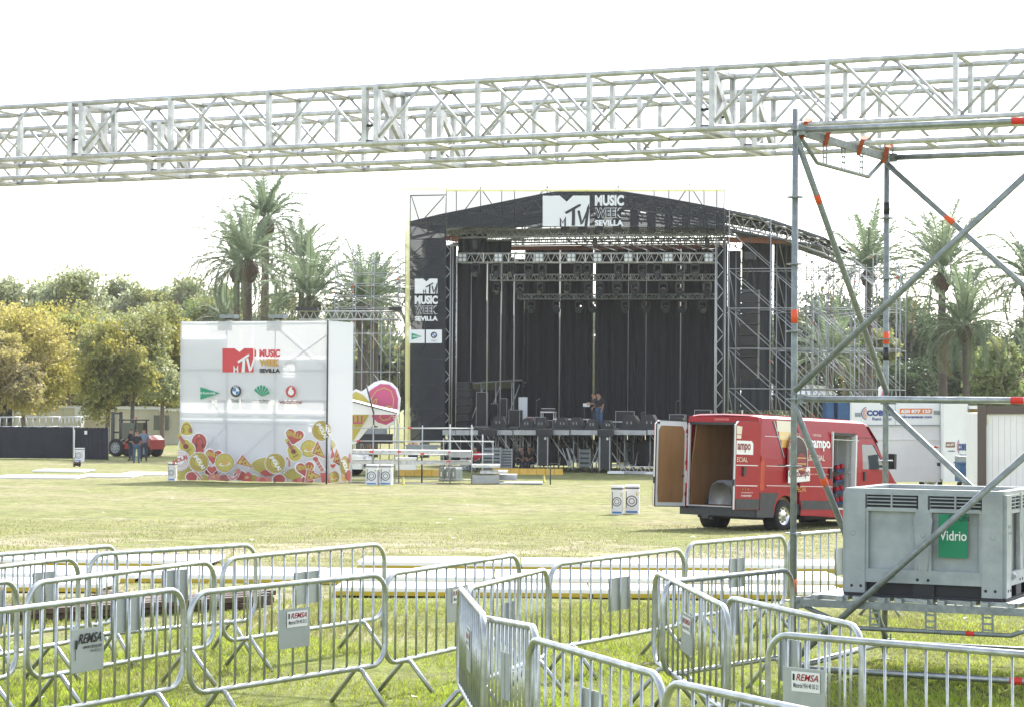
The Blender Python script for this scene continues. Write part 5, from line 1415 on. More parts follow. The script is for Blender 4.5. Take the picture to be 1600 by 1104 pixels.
# backstage clutter at stage left: pale canopy, racks and truss behind the short wing curtains
t = thing('backstage_canopy', 'pale low canopy on silver props backstage left, under the short wing curtains', 'canopy', st(770, 664, 9), SA)
MB().prism([st(725, 598, 9), st(815, 592, 9), st(815, 592, 9)+sv_*2.5+V3(0, 0, -.3), st(725, 598, 9)+sv_*2.5+V3(0, 0, -.3)], (0, 0, -.05), 'case_grey').build('roof_sheet', t)
for x in (728, 752, 775, 800): MB().tube(st(x, 597, 9), V3(st(x, 597, 9).x, st(x, 597, 9).y, ZD+.1), .03, 'tube_far', 5).build('prop', t)
for x in (735, 760, 790): MB().tube(st(x, 660, 9), st(x+22, 600, 9), .025, 'tube_far', 5).build('brace', t)
sheet(700, 560, 822, 690, 11.9, 'drape', 'backstage_cloth', parent=deck)
sheet(690, 686, 1140, 722, 11.6, 'drape', 'under_deck_shade', parent=deck)  # added dark sheet standing in for the shade beneath the deck
for x, y0, y1, v in ((862, 690, 726, 3), (990, 690, 728, 3.4), (1015, 690, 728, 2.6), (748, 684, 700, 8)):
    a, b = st(x, y1, v), st(x+24, y0, v); c = (a+b)/2; MB().box(c, (1.0, .6, abs(b.z-a.z)), 'stage_black', R).build('stored_box', deck)
for x in (878, 885, 889, 1000, 1022, 968, 981):
    MB().tube(st(x, 690, 4), st(x+random.uniform(-8, 8), 727, 2), .04, 'alu', 5).build('loose_pole', deck)
p = st(817, 652, 6.4); t = MB().box(V3(p.x, p.y, ZD+.12+.75), (.45, .05, 1.45), 'logo_white', R); tag(t.build('white_flat', loc=(p.x, p.y, ZD+.12)), 'narrow white panel standing at stage left beside the black crate', 'panel')
# ------------------------------------------------------------------ white cube with printed mesh
mesh_mat('scrim_white', (.68, .69, .72), .20, trans=.25)
mat('scrim_back', (.66, .67, .69), .8, trans=.15)
mat('art_yellow', (.52, .44, .10), .7, noise=.06, nscale=2); mat('art_red', (.46, .10, .09), .7, noise=.06, nscale=2); mat('art_pink', (.50, .19, .16), .7); mat('art_brown', (.20, .06, .05), .7); mat('art_white', (.76, .76, .78), .7); mat('art_orange', (.60, .36, .10), .7)
pb = P(510, 755.5, 82.9); BO = V3(pb.x, pb.y, 0); BA = math.radians(-22)
bu = V3(math.cos(BA), math.sin(BA), 0); bv = V3(-math.sin(BA), math.cos(BA), 0)
def fx(px, py, k=0):
    return onplane(px, py, BO-bv*(.004*k), bv)
def sx2(px, py, k=0):
    return onplane(px, py, BO+bu*(.004*k), bu)
ptl, pbl, ptr, pbr = fx(281, 501), fx(276, 750), fx(511, 501), fx(510, 755)
GB = gz(BO.y); Wb = (ptr-ptl).dot(bu); ztop = ptr.z
Db = (sx2(551, 503)-BO).dot(bv)
cube = thing('banner_cube', 'big white fabric covered cube printed with a music festival logo and stickers', 'banner cube', V3(BO.x, BO.y, GB)-bu*(Wb/2), BA)
def bp_(u, v, z): return V3(BO.x, BO.y, 0)-bu*u+bv*v+V3(0, 0, z)
zb0 = pbr.z+.03
fr = MB().add([bp_(Wb, 0, zb0), bp_(0, 0, zb0), bp_(0, 0, ztop), bp_(Wb, 0, ztop)], [(0, 1, 2, 3)], 'scrim_white').build('front_banner', cube)
sdn = MB().add([bp_(-.03, 0, zb0), bp_(-.03, Db, zb0), bp_(-.03, Db, ztop), bp_(-.03, 0, ztop)], [(0, 1, 2, 3)], 'scrim_back').build('side_banner', cube)
lsd = MB().add([bp_(Wb, 0, zb0), bp_(Wb, Db, zb0), bp_(Wb, Db, ztop), bp_(Wb, 0, ztop)], [(3, 2, 1, 0)], 'scrim_back').build('side_banner', cube)
# inner rear cloths with the openings that let light through to the front
def bk(px, py): 
    q = fx(px, py); return (BO-q).dot(bu), q.z
for x0, x1, y0, y1 in ((282, 352, 525, 624), (352, 511, 556, 564), (352, 442, 564, 624), (461, 511, 564, 624), (442, 461, 584, 624), (281, 511, 639, 650), (281, 481, 650, 752), (481, 511, 669, 752)):
    (ua, za), (ub, zb) = bk(x0, y0), bk(x1, y1)
    MB().add([bp_(ua, .12, zb), bp_(ub, .12, zb), bp_(ub, .12, za), bp_(ua, .12, za)], [(0, 1, 2, 3)], 'scrim_back').build('inner_cloth', cube)
for u in (0.03, Wb*.35, Wb*.68, Wb-.03):
    for v in (.07, Db-.05): MB().tube(bp_(u, v, GB), bp_(u, v, ztop+.05), .026, 'tube_far', 6).build('standard', cube)
for z in (GB+.25, GB+2.2, GB+4.2, ztop-.04):
    for v in (.07, Db-.05): MB().tube(bp_(0, v, z), bp_(Wb, v, z), .024, 'tube_far', 6).build('ledger', cube)
    for u in (0.0, Wb): MB().tube(bp_(u, .07, z), bp_(u, Db, z), .024, 'tube_far', 6).build('ledger', cube)
for a, b in (((Wb*.35, GB+4.2), (0, ztop-.4)), ((0, GB+4.2), (Wb*.35, ztop-.1)), ((Wb, GB+.3), (Wb*.68, GB+2.1)), ((Wb*.68, GB+.3), (Wb*.35, GB+2.1)), ((Wb*.68, GB+2.3), (Wb*.9, GB+4.1))):
    MB().tube(bp_(a[0], .11, a[1]), bp_(b[0], .11, b[1]), .022, 'tube_far', 6).build('brace', cube)
MB().tube(bp_(-.02, -.04, GB), bp_(-.02, -.04, ztop), .035, 'dark_metal', 6).build('corner_post', cube)
for x in (352, 429):
    c = fx(x, 499); c = c+bv*.3
    t = MB().box(c+V3(0, 0, .12), (.62, .4, .14), 'galv_dull', Matrix.Rotation(BA, 3, 'Z')); t.box(c+V3(0, 0, .03), (.3, .1, .08), 'black_plastic', Matrix.Rotation(BA, 3, 'Z')); t.build('floodlight', cube)
class Art:
    """flat printed artwork placed on the front or the side cloth"""
    def __init__(s, fn, cx=None): s.fn = fn; s.mb = MB(); s.k = 2; s.cx = cx
    def clip(s, x, y): 
        if s.cx: x = min(max(x, s.cx[0]), s.cx[1])
        return x, min(y, s.ymax(x))
    def ymax(s, x): return s.cx[2]+(s.cx[3]-s.cx[2])*(x-s.cx[0])/(s.cx[1]-s.cx[0])
    def poly(s, pts, m):
        s.k += 1; q = []
        for x, y in pts:
            c = s.clip(x, y)
            if not q or abs(c[0]-q[-1][0])+abs(c[1]-q[-1][1]) > .02: q.append(c)
        if len(q) < 3: return
        ar = sum(q[i][0]*q[(i+1) % len(q)][1]-q[(i+1) % len(q)][0]*q[i][1] for i in range(len(q)))
        if abs(ar) < .3: return
        s.mb.add([s.fn(x, y, s.k) for x, y in q], [tuple(range(len(q)))], m)
    def el(s, cx, cy, rx, ry, m, a0=0, a1=360, n=20, rot=0):
        c, d = math.cos(math.radians(rot)), math.sin(math.radians(rot)); pts = []
        for i in range(n+(1 if a1-a0 < 360 else 0)):
            a = math.radians(a0+(a1-a0)*i/n); x, y = rx*math.cos(a), -ry*math.sin(a); pts.append((cx+x*c-y*d, cy+x*d+y*c))
        if a1-a0 < 360: pts.append((cx, cy))
        s.poly(pts, m)
    def line(s, pts, w, m):
        for (xa, ya), (xb, yb) in zip(pts, pts[1:]):
            dx, dy = xb-xa, yb-ya; L = math.hypot(dx, dy) or 1; nx_, ny = -dy/L*w/2, dx/L*w/2
            s.poly([(xa+nx_, ya+ny), (xb+nx_, yb+ny), (xb-nx_, yb-ny), (xa-nx_, ya-ny)], m)
    def text(s, t, cx, cy, w, h, rot, m, bold=.04):
        s.k += 1; c, d = math.cos(math.radians(rot)), math.sin(math.radians(rot))
        f = lambda x, y: s.fn(cx+x*c+y*d, cy-x*d+y*c, s.k)
        o = f(-w/2, h/2); ex = f(w/2, h/2)-o; ey = f(-w/2, -h/2)-o
        if s.cx and (cx+w/2 > s.cx[1]+3 or cx-w/2 < s.cx[0]-3): pass
        s.mb.text(t, o, ex, ey, m, bold)
    def ring(s, cx, cy, r, m, base, ry=None, w=.8, sx=1.):
        s.el(cx, cy, r*sx, ry or r, m); s.el(cx, cy, (r-w)*sx, (ry or r)-w, base)
    def hola(s, cx, cy, r, rot=-55, base='art_yellow', ink='art_brown', sx=1.):
        s.el(cx, cy, (r+1.6)*sx, r+1.6, 'art_white'); s.el(cx, cy, (r+.6)*sx, r+.6, ink); s.el(cx, cy, r*sx, r, base)
        for k in (.86, .70, .55): s.ring(cx, cy, r*k, ink, base, w=.7, sx=sx)
        s.text('¡HOLA!', cx, cy, r*1.7*(sx if abs(rot) < 30 else 1)*(.8 if sx < 1 else 1), r*.55, rot, 'art_white' if base != 'art_white' else 'art_red', .06)
    def planet(s, cx, cy, r, sx=1.):
        s.el(cx, cy, (r+1.6)*sx, r+1.6, 'art_white'); s.ring(cx, cy, r+.6, 'art_brown', 'art_yellow', w=.6, sx=sx); s.el(cx, cy, r*.92*sx, r*.92, 'art_yellow')
        s.el(cx, cy+r*.15, r*.62*sx, r*.22, 'art_white', rot=-8); s.el(cx, cy+r*.13, r*.5*sx, r*.12, 'art_yellow', rot=-8); s.el(cx, cy, r*.32*sx, r*.32, 'art_orange')
        for k in range(8):
            a = k*.8+.3; s.el(cx+r*.68*math.cos(a)*sx, cy+r*.68*math.sin(a), .6*sx, .6, 'art_white', n=6)
    def pizza(s, pts, w=1.8):
        cx = sum(p[0] for p in pts)/3; cy = sum(p[1] for p in pts)/3
        sc = lambda k: [(cx+(x-cx)*k, cy+(y-cy)*k) for x, y in pts]
        s.poly(sc(1.28), 'art_white'); s.poly(sc(1.18), 'art_pink'); s.poly(sc(.9), 'art_brown'); s.poly(sc(.84), 'art_yellow')
        for k, (a, b) in enumerate(((.15, .1), (-.1, -.18), (.1, -.3), (-.2, .12))):
            s.el(cx+a*(pts[1][0]-pts[0][0]), cy+b*abs(pts[2][1]-pts[0][1]+4), 1.7, 1.7, 'art_red', n=10)
    def heart(s, cx, cy, w, rot, txt='SEVILLA'):
        def H(k): 
            c, d = math.cos(math.radians(rot)), math.sin(math.radians(rot)); r = []
            for i in range(28):
                a = 2*math.pi*i/28; x = 16*math.sin(a)**3; y = -(13*math.cos(a)-5*math.cos(2*a)-2*math.cos(3*a)-math.cos(4*a)); x *= w/34*k; y *= w/34*k; r.append((cx+x*c-y*d, cy+x*d+y*c))
            return r
        s.poly(H(1.18), 'art_white'); s.poly(H(1.0), 'art_red')
        if txt: s.text(txt, cx, cy-w*.08, w*.85, w*.26, -rot-6, 'art_yellow', .05)
    def fan(s, cx, cy, r, a0=20, a1=160, sx=1.):
        s.el(cx, cy, (r+1.6)*sx, r+1.6, 'art_white', a0-3, a1+3); s.el(cx, cy, r*sx, r, 'art_yellow', a0, a1)
        for q in (.55, .68, .81, .93):
            n = int(9*q+4)
            for i in range(n):
                a = math.radians(a0+5+(a1-a0-10)*i/(n-1)); s.el(cx+r*q*math.cos(a)*sx, cy-r*q*math.sin(a), .55*sx, .55, 'art_white', n=5)
        s.el(cx, cy, r*.36*sx, r*.36, 'art_red', a0, a1)
    def headphones(s, cx, cy, r, base, ink, halo='art_white'):
        s.poly([(cx-r*1.05, cy+r*.9), (cx-r*.95, cy-r*.2), (cx-r*.5, cy-r*1.05), (cx, cy-r*1.3), (cx+r*.55, cy-r*1.05), (cx+r*1.0, cy-r*.2), (cx+r*1.15, cy+r*.9), (cx+r*.5, cy+r*1.15), (cx-r*.4, cy+r*1.15)], halo)
        s.poly([(cx-r*.92, cy+r*.8), (cx-r*.85, cy-r*.2), (cx-r*.45, cy-r*.95), (cx, cy-r*1.15), (cx+r*.5, cy-r*.95), (cx+r*.88, cy-r*.2), (cx+r*1.0, cy+r*.8), (cx+r*.4, cy+r*1.0), (cx-r*.3, cy+r*1.0)], base)
        s.line([(cx+r*.62*math.cos(a), cy-.05*r-r*.68*math.sin(a)) for a in [math.pi*i/10 for i in range(11)]], max(.5, r*.07), ink)
        for sgn in (-1, 1): s.el(cx+sgn*r*.55, cy+r*.25, r*.2, r*.36, ink, n=12); s.el(cx+sgn*r*.55, cy+r*.25, r*.12, r*.27, base if sgn < 0 else 'art_pink', n=12)
        for k in range(4): s.line([(cx+r*.78, cy+r*(.02+.16*k)), (cx+r*.96, cy+r*(-.05+.2*k))], .45, ink)
    def guitar(s, x0, y0, x1, y1, w):
        dx, dy = x1-x0, y1-y0; L = math.hypot(dx, dy); dx /= L; dy /= L; nx_, ny = -dy, dx
        q = lambda a, b: (x0+dx*a*L+nx_*b*w, y0+dy*a*L+ny*b*w)
        s.el(*q(.62, 0), w*1.6, w*1.6, 'art_white'); s.el(*q(.92, 0), w*2.0, w*2.0, 'art_white')
        s.poly([q(-.05, -.6), q(-.05, .6), q(.6, .6), q(.6, -.6)], 'art_white')
        s.el(*q(.62, 0), w*1.35, w*1.35, 'art_yellow'); s.el(*q(.92, 0), w*1.75, w*1.75, 'art_yellow')
        s.poly([q(-.12, -.55), q(-.15, .55), q(.06, .5), q(.06, -.5)], 'art_yellow')
        s.poly([q(.03, -.42), q(.03, .42), q(.6, .42), q(.6, -.42)], 'art_pink')
        for k in range(6): s.line([q(.08+.08*k, -.42), q(.08+.08*k, .42)], .5, 'art_brown')
        s.el(*q(.72, 0), w*.6, w*.6, 'art_brown'); s.line([q(1.0, -.8), q(1.0, .8)], .9, 'art_brown')
A = Art(fx, (277.2, 509, 749, 753.5))
A.headphones(291, 669, 10, 'art_yellow', 'art_brown')
A.fan(300, 748, 30, 60, 165); A.el(283, 745, 8, 4, 'art_yellow')
A.fan(415, 744, 30, 15, 150); A.fan(464, 756, 26, 20, 150)
for x, y in ((330, 737), (350, 748), (395, 748), (375, 742), (436, 748), (480, 750), (300, 744), (318, 748)): A.el(x, y, 11, 9, 'art_white'); A.el(x, y, 9.5, 7.5, random.choice(['art_yellow', 'art_red', 'art_pink']))
A.el(311, 690, 13, 15, 'art_white'); A.el(311, 690, 11.5, 13.5, 'art_brown'); A.el(311, 690, 11, 13, 'art_red'); A.poly([(303, 690), (319, 690), (318, 706), (303, 706)], 'art_red')
A.line([(311+5.5*math.cos(a), 690-6*math.sin(a)) for a in [math.pi*i/8 for i in range(9)]], .8, 'art_brown'); A.el(306, 695, 1.8, 4, 'art_brown', n=8); A.el(316, 695, 1.8, 4, 'art_brown', n=8); A.el(311, 680, .9, .9, 'art_white', n=6)
A.guitar(280, 680, 294, 703, 6.5)
A.hola(281, 718, 15, 22, 'art_white', 'art_red'); A.line([(298, 728), (316, 748)], 4.5, 'art_white'); A.line([(298, 728), (316, 748)], 2.6, 'art_pink')
A.heart(334, 712, 28, 8); A.heart(331, 733, 16, 0, ''); A.hola(311, 721, 14.5, -58); A.planet(351, 722, 14)
A.line([(357, 742), (362, 748), (370, 744), (375, 733)], 5, 'art_white'); A.line([(357, 742), (362, 748), (370, 744), (375, 733)], 3, 'art_pink'); A.el(372, 735, 4, 4, 'art_pink')
A.poly([(378, 750), (382, 740), (388, 736), (394, 741), (393, 752), (378, 752)], 'art_red'); A.el(386, 745, 3, 2, 'art_yellow', n=8)
A.pizza([(379, 711), (394, 729), (370, 723)]); A.poly([(324, 748), (326, 741), (342, 739), (345, 750)], 'art_pink'); A.el(334, 744, 2, 2, 'art_yellow')
A.poly([(398, 752), (400, 744), (424, 745), (424, 753)], 'art_pink'); A.el(410, 749, 5, 4, 'art_red')
A.hola(430, 723, 15, -58); A.line([(447, 715), (452, 716), (452, 728)], 3, 'art_pink')
A.heart(460, 681, 30, 10); A.planet(483, 700, 13); A.guitar(449, 688, 462, 711, 6.0)
A.hola(503, 672, 15, -62); A.heart(477, 732, 30, -8); A.pizza([(496, 690), (508, 714), (489, 707)])
A.line([(494, 717), (506, 736)], 8, 'art_white'); A.line([(493, 716), (505, 736)], 6, 'art_pink'); A.el(493, 716, 4, 3, 'art_red')
for k in range(4): A.line([(492+3*k, 724+4.4*k), (498+3*k, 720+4.4*k)], .6, 'art_white')
A.el(468, 749, 4, 4, 'art_pink'); A.pizza([(481, 733), (502, 744), (478, 750)]); A.poly([(500, 738), (509, 738), (509, 752), (503, 753)], 'art_red')
A.mb.build('sticker_print', fr)
S2 = Art(sx2, (511.6, 548, 753.5, 750.5))
S2.hola(512, 672, 15, -62, sx=.45); S2.fan(517, 704, 18, 30, 85, sx=.5); S2.el(515, 748, 3, 10, 'art_red'); S2.planet(522, 745, 9, sx=.8)
S2.poly([(519, 700), (524, 712), (516, 716)], 'art_red'); S2.heart(520, 727, 9, 0, ''); S2.pizza([(526, 702), (535, 727), (521, 720)])
S2.fan(534, 742, 14, 60, 120, sx=.5); S2.el(538, 742, 5, 11, 'art_orange'); S2.hola(539, 727, 15, -70, sx=.45); S2.el(545, 742, 4, 9, 'art_red'); S2.el(546.5, 715, 1.8, 8, 'art_pink')
S2.mb.build('sticker_print', sdn)
# logos on the front cloth
def lg(x0, y0, x1, y1, pts, m, A): A.poly([(x0+(x1-x0)*a, y1-(y1-y0)*b) for a, b in pts], m)
L_ = Art(fx, (277, 510, 760, 760)); x0, y0, x1, y1 = 347.5, 544, 400, 581
for pts, m in (([(0, 0), (.36, 0), (.36, 1), (0, 1)], 'logo_red'), ([(.36, 0), (.64, 0), (.64, .99), (.505, .84), (.36, 1)], 'logo_red'), ([(.64, 0), (.92, 0), (.92, 1), (.64, 1)], 'logo_red'), ([(.95, .5), (1, .7), (1, .9), (.95, 1)], 'logo_red'),
    ([(.33, -.01), (.33, .30), (.405, .12), (.47, .32), (.47, -.01), (.435, -.01), (.435, .16), (.405, .06), (.37, .16), (.37, -.01)], 'art_white'),
    ([(.44, .46), (.48, .38), (.80, .68), (.80, .76), (.74, .74)], 'art_white'), ([(.57, .0), (.67, .0), (.68, .62), (.60, .56)], 'art_white'), ([(.70, .58), (.77, .6), (.84, .17), (.80, .02)], 'art_white'), ([(.80, .02), (.87, .08), (1.0, .66), (.94, .66)], 'art_white')): lg(x0, y0, x1, y1, pts, m, L_)
L_.text('MUSIC', 421.5, 551.5, 32.5, 12, 0, 'logo_red', .05); L_.text('WEEK', 421, 566, 31.5, 11.5, 0, 'logo_red', .07); L_.text('WEEK', 421, 566, 31, 11, 0, 'art_yellow', .03); L_.text('SEVILLA', 421.5, 578.5, 32, 6.5, 0, 'black', .05)
L_.poly([(313, 604), (343.5, 613.5), (313, 623.5)], 'logo_green'); L_.text('El Corte Inglés', 325, 613.8, 23, 4.5, 0, 'logo_white', .02)
L_.el(368.5, 610.5, 8.5, 9.2, 'dark_metal'); L_.el(368.5, 610.5, 5.4, 5.8, 'logo_white'); L_.el(368.5, 610.5, 5, 5.4, 'logo_blue', 90, 180, 6); L_.poly([(368.5, 610.5), (363.5, 610.5), (364.3, 607.5), (366, 605.8), (368.5, 605.1)], 'logo_blue'); L_.poly([(368.5, 610.5), (373.5, 610.5), (372.7, 613.5), (371, 615.2), (368.5, 615.9)], 'logo_blue'); L_.text('BMW', 368.5, 603.6, 8, 2.2, 0, 'logo_white', .02)
L_.text('THE 1', 369, 625.5, 17, 5, 0, 'dark_metal', .0)
for k in range(6):
    a = math.radians(150-24*k); b = math.radians(150-24*k-19); L_.poly([(408.5, 619), (408.5+13*math.cos(a), 617-15*math.sin(a)), (408.5+13*math.cos((a+b)/2), 616.5-16*math.sin((a+b)/2)), (408.5+13*math.cos(b), 617-15*math.sin(b))], 'logo_green')
L_.text('Unicaja Banco', 408.5, 625, 27, 3.4, 0, 'dark_metal', .02); L_.line([(396, 628.5), (421, 628.5)], .5, 'dark_metal')
L_.el(454.5, 611, 8, 9.3, 'lamp_red'); L_.el(454.5, 612, 4.6, 4.8, 'art_white'); L_.poly([(451, 609), (452.5, 605), (457, 602.5), (456, 605), (456.5, 609)], 'art_white'); L_.text('vodafone', 454, 626.8, 35, 7, 0, 'art_brown', .02)
L_.mb.build('sponsor_print', fr)

# --- cardboard waste bins with round print
def carton(px0, px1, pyb, pyt, lab, D=None, grp='white cardboard bins with a printed ring'):
    H = 627+(px0-800)*.0083
    if D is None:
        lo, hi = 20., 200.
        for _ in range(40):
            D = (lo+hi)/2
            if H+(CAMZ-gz(D))*F/D > pyb: lo = D
            else: hi = D
    s = D/F; w_ = (px1-px0)*s; h = (pyb-pyt)*s; c = P((px0+px1)/2, pyb, D)
    a = -.12; t = thing('carton_bin', lab, 'cardboard bin', V3(c.x, c.y+w_/2, gz(D)), a, grp); w1 = w_*.82
    MB().box((-.02, 0, h/2), (w1, w1, h), 'art_white').build('box', t, world=False)
    mb = MB(); y = -w1/2-.004
    mb.box((-.02, y, h*.90), (w1*.98, .004, h*.05), 'dark_metal'); mb.lathe((-.02, y, h*.45), [(w1*.40, 0), (w1*.33, .001)], 'dark_metal', 18, axis=(0, -1, 0)); mb.lathe((-.02, y, h*.45), [(w1*.22, 0), (w1*.17, .001)], 'dark_metal', 14, axis=(0, -1, 0))
    mb.box((-.02, y, h*.08), (w1*.8, .004, h*.06), 'logo_blue'); mb.box((-.02-w1*.38, y, h*.5), (w1*.05, .004, h*.6), 'dark_metal'); mb.box((w1*.3, y, h*.7), (w1*.08, .004, h*.12), 'art_yellow')
    x = -.02+w1/2+.004; mb.box((x, 0, h*.90), (.004, w1*.98, h*.05), 'dark_metal'); mb.box((x, -w1*.3, h*.45), (.004, w1*.08, h*.6), 'dark_metal'); mb.box((x, w1*.2, h*.75), (.004, w1*.2, h*.1), 'art_yellow')
    mb.build('print', t, world=False); return t
for a in ((955, 977, 803, 758, 'white cardboard bin with printed ring alone on the field, left of a pair'), (976, 1003, 802, 757, 'white cardboard bin with printed ring alone on the field, nearer the open van door'),
          (262, 276, 750, 722, 'white cardboard bin at the left corner of the white cube'), (571, 593, 757, 725, 'white cardboard bin under the scaffold platform, left of a pair beside the cube'), (593, 615, 757, 725, 'white cardboard bin under the scaffold platform, right of a pair beside the cube'),
          (116, 131, 718, 697, 'small white cardboard bin in front of the black fence', 120.5), (719, 730, 733, 713, 'white cardboard bin left of two deep behind the scaffold platform'), (731, 746, 733, 713, 'white cardboard bin right of two deep behind the scaffold platform')): carton(*a)
# grey round-topped cases beneath the platform
for i, (x0, x1, lab) in enumerate(((685, 694, 'leftmost, cut by the dark prop'), (695, 703, 'second from the left'), (704, 713, 'third from the left, brightest'))):
    c = P((x0+x1)/2, 748, 88); w_ = (x1-x0)*88/F; h = 22*88/F
    t = thing('standing_case', 'grey case with rounded corners under the scaffold platform, '+lab, 'case', V3(c.x, c.y, gz(88)), -.4, 'rounded grey cases under the platform')
    MB().prism([(-w_/2, 0, 0), (w_/2, 0, 0), (w_/2, 0, h*.85), (w_*.3, 0, h), (-w_*.3, 0, h), (-w_/2, 0, h*.85)], (0, .6, 0), 'case_grey').build('shell', t, world=False)
    MB().box((0, -.01, h*.5), (w_*.2, .02, h*.3), 'white').build('label_plate', t, world=False)

# --- front scaffold platform with silver decks
D0 = 84.5; ramp_ = thing('scaffold_platform', 'low silver scaffold platform with guard rails and stepped decks right of the white cube', 'scaffold platform', V3(P(660, 750, D0).x, D0, gz(D0)), 0)
def rp(px, py, D=D0): return P(px, py, D)
def rt(x0, y0, x1, y1, D=D0, r=.026, m='alu_far', nm='rail'): MB().tube(rp(x0, y0, D), rp(x1, y1, D), r, m, 6).build(nm, ramp_)
for x, y0, y1, D, m in ((583, 663, 755, D0, 'tube_far'), (623, 660, 757, D0, 'tube_far'), (617, 655, 748, D0+2, 'tube_far'), (660, 664, 690, D0+2, 'tube_far'), (659, 712, 750, D0+1, 'dark_metal'), (703, 662, 757, D0, 'alu_far'), (737, 663, 757, D0, 'alu_far'), (693, 684, 720, D0+2.5, 'galv_dull'), (770, 688, 731, D0+3, 'tube_far'), (754, 678, 732, D0+5, 'alu_far'), (860, 728, 752, D0, 'dark_metal')):
    MB().tube(rp(x, y0, D), V3(rp(x, y1, D).x, D, gz(D)), .028, m, 6).build('standard', ramp_)
for x0, y0, x1, y1, D in ((550, 668, 740, 668.5, D0), (550, 688, 772, 689, D0), (550, 708, 700, 710, D0), (550, 752, 737, 757, D0), (550, 745, 740, 749, D0+1.5), (617, 688, 660, 690, D0+2), (703, 709, 772, 709, D0+1)): rt(x0, y0, x1, y1, D)
for x0, x1, y, D, h, m in ((550, 737, 706, D0+.6, .16, 'alu'), (550, 737, 722, D0+.6, .14, 'alu'), (703, 738, 709, D0-.1, .22, 'stage_edge'), (737, 781, 727.5, D0-.2, .10, 'alu'), (750, 793, 737, D0-.2, .10, 'alu'), (738, 780, 748, D0-.5, .30, 'stage_edge'), (780, 808, 745, D0+.6, .20, 'stage_edge'), (780, 848, 754, D0-.5, .06, 'alu')):
    a, b = rp(x0, y, D), rp(x1, y, D); c = (a+b)/2; MB().box(c+V3(0, .6, 0), (b.x-a.x, 1.3, h), m).build('deck', ramp_)
for x, y in ((580, 705), (624, 705), (660, 708), (703, 706), (640, 668), (560, 688), (700, 720), (760, 727), (770, 737)): MB().box(rp(x, y, D0-.1), (.14, .05, .06), 'red_tape').build('marking_tape', ramp_)

# --- heart and headphone cut-out sign
cut = thing('cutout_sign', 'cut-out sign of a magenta sticker with yellow headphones and a yellow sticker beside it', 'sign', V3(P(590, 690, 92).x, 92, gz(92)+.7), 0)
mat('art_magenta', (.50, .09, .20), .7)
def cpt(px, py, k=0): return P(px, py, 92-.02*k)
def cpoly(pts, m, k, th=.0):
    mb = MB()
    if th: mb.prism([cpt(x, y, k) for x, y in pts], (0, th, 0), m)
    else: mb.add([cpt(x, y, k) for x, y in pts], [tuple(range(len(pts)))], m)
    return mb
halo = [(548, 612), (556, 607), (565, 611), (574, 604), (585, 596), (598, 593), (612, 597), (621, 606), (626, 622), (624, 645), (617, 662), (603, 668), (585, 664), (575, 668), (566, 680), (556, 692), (548, 694)]
cpoly(halo, 'art_white', 0, .1).build('board', cut)
mg = [(581, 607), (594, 599), (608, 600), (618, 608), (622, 622), (621, 642), (615, 657), (603, 663), (590, 659), (581, 650), (584, 636), (580, 622), (574, 613)]
cpoly(mg, 'art_magenta', 1).build('magenta_sticker', cut)
yl = [(548, 616), (556, 611), (567, 616), (578, 628), (580, 640), (572, 655), (562, 672), (553, 686), (548, 688)]
cpoly(yl, 'art_yellow', 1).build('yellow_sticker', cut)
A2 = Art(lambda x, y, k: cpt(x, y, k*.25+5)); A2.ymax = lambda x: 1e9
A2.line([(580, 632), (581, 620), (588, 610), (600, 605), (611, 610), (615, 622), (614, 636)], 1.3, 'art_yellow')
A2.line([(581, 634), (585, 624), (589, 622), (587, 632), (583, 636)], 1.3, 'art_yellow'); A2.line([(597, 645), (604, 633), (611, 634), (615, 644), (608, 654), (598, 656), (593, 651), (597, 645)], 1.4, 'art_yellow')
for k in range(5): A2.line([(612+.5*k, 640+3*k), (617, 638+4*k)], 1, 'art_white')
A2.text('LLI', 559, 655, 15, 13, 0, 'art_magenta', .04); A2.mb.build('sticker_drawing', cut)
# pale parasol arm / awning and white car front right of the cube
aw = thing('folded_awning', 'long white awning arm stretched across the cut-out sign beside the cube', 'awning', P(590, 645, 90), 0)
MB().prism([P(548, 627, 90), P(620, 644, 90), P(621, 647, 90), P(548, 647, 90)], (0, 1.4, .1), 'white').build('cloth', aw)
MB().tube(P(548, 626, 89.9), P(621, 645, 89.9), .03, 'dark_metal', 6).build('arm', aw)
rt2 = MB().tube(P(572, 600, 89.8), P(584, 645, 89.8), .035, 'dark_metal', 6); rt2.tube(P(584, 645, 89.8), V3(P(584, 700, 89.8).x, 89.8, gz(90)), .035, 'dark_metal', 6); rt2.build('post', aw)
mat('car_white', (.74, .75, .76), .3, coat=.4)
co = P(552, 720, 96); ct = thing('white_car', 'white car parked nose out behind the scaffold platform, half hidden by the cube', 'car', V3(co.x-1.4, 96, gz(96)), math.radians(-12))
prof = [(-2.1, .3), (2.05, .3), (2.1, .62), (1.9, .86), (1.15, .98), (.35, 1.45), (-1.2, 1.5), (-2.0, 1.0), (-2.15, .7)]
MB().prism([(x, -.85, z) for x, z in prof], (0, 1.7, 0), 'car_white').build('body', ct, world=False)
mb = MB(); mb.add([(1.17, -.78, 1.0), (1.17, .78, 1.0), (.42, .7, 1.44), (.42, -.7, 1.44)], [(0, 1, 2, 3)], 'glass'); mb.v = [v+V3(.02, 0, .02) for v in mb.v]; mb.build('windscreen', ct, world=False)
MB().add([(1.0, -.865, 1.0), (.35, -.865, 1.38), (-1.1, -.865, 1.42), (-1.7, -.865, 1.0)], [(3, 2, 1, 0)], 'glass').build('side_window', ct, world=False)
for y in (-.65, .65): MB().box((2.02, y, .74), (.2, .34, .16), 'lamp_clear').build('headlight', ct, world=False)
MB().box((2.12, 0, .5), (.04, 1.1, .18), 'black_plastic').build('grille', ct, world=False)
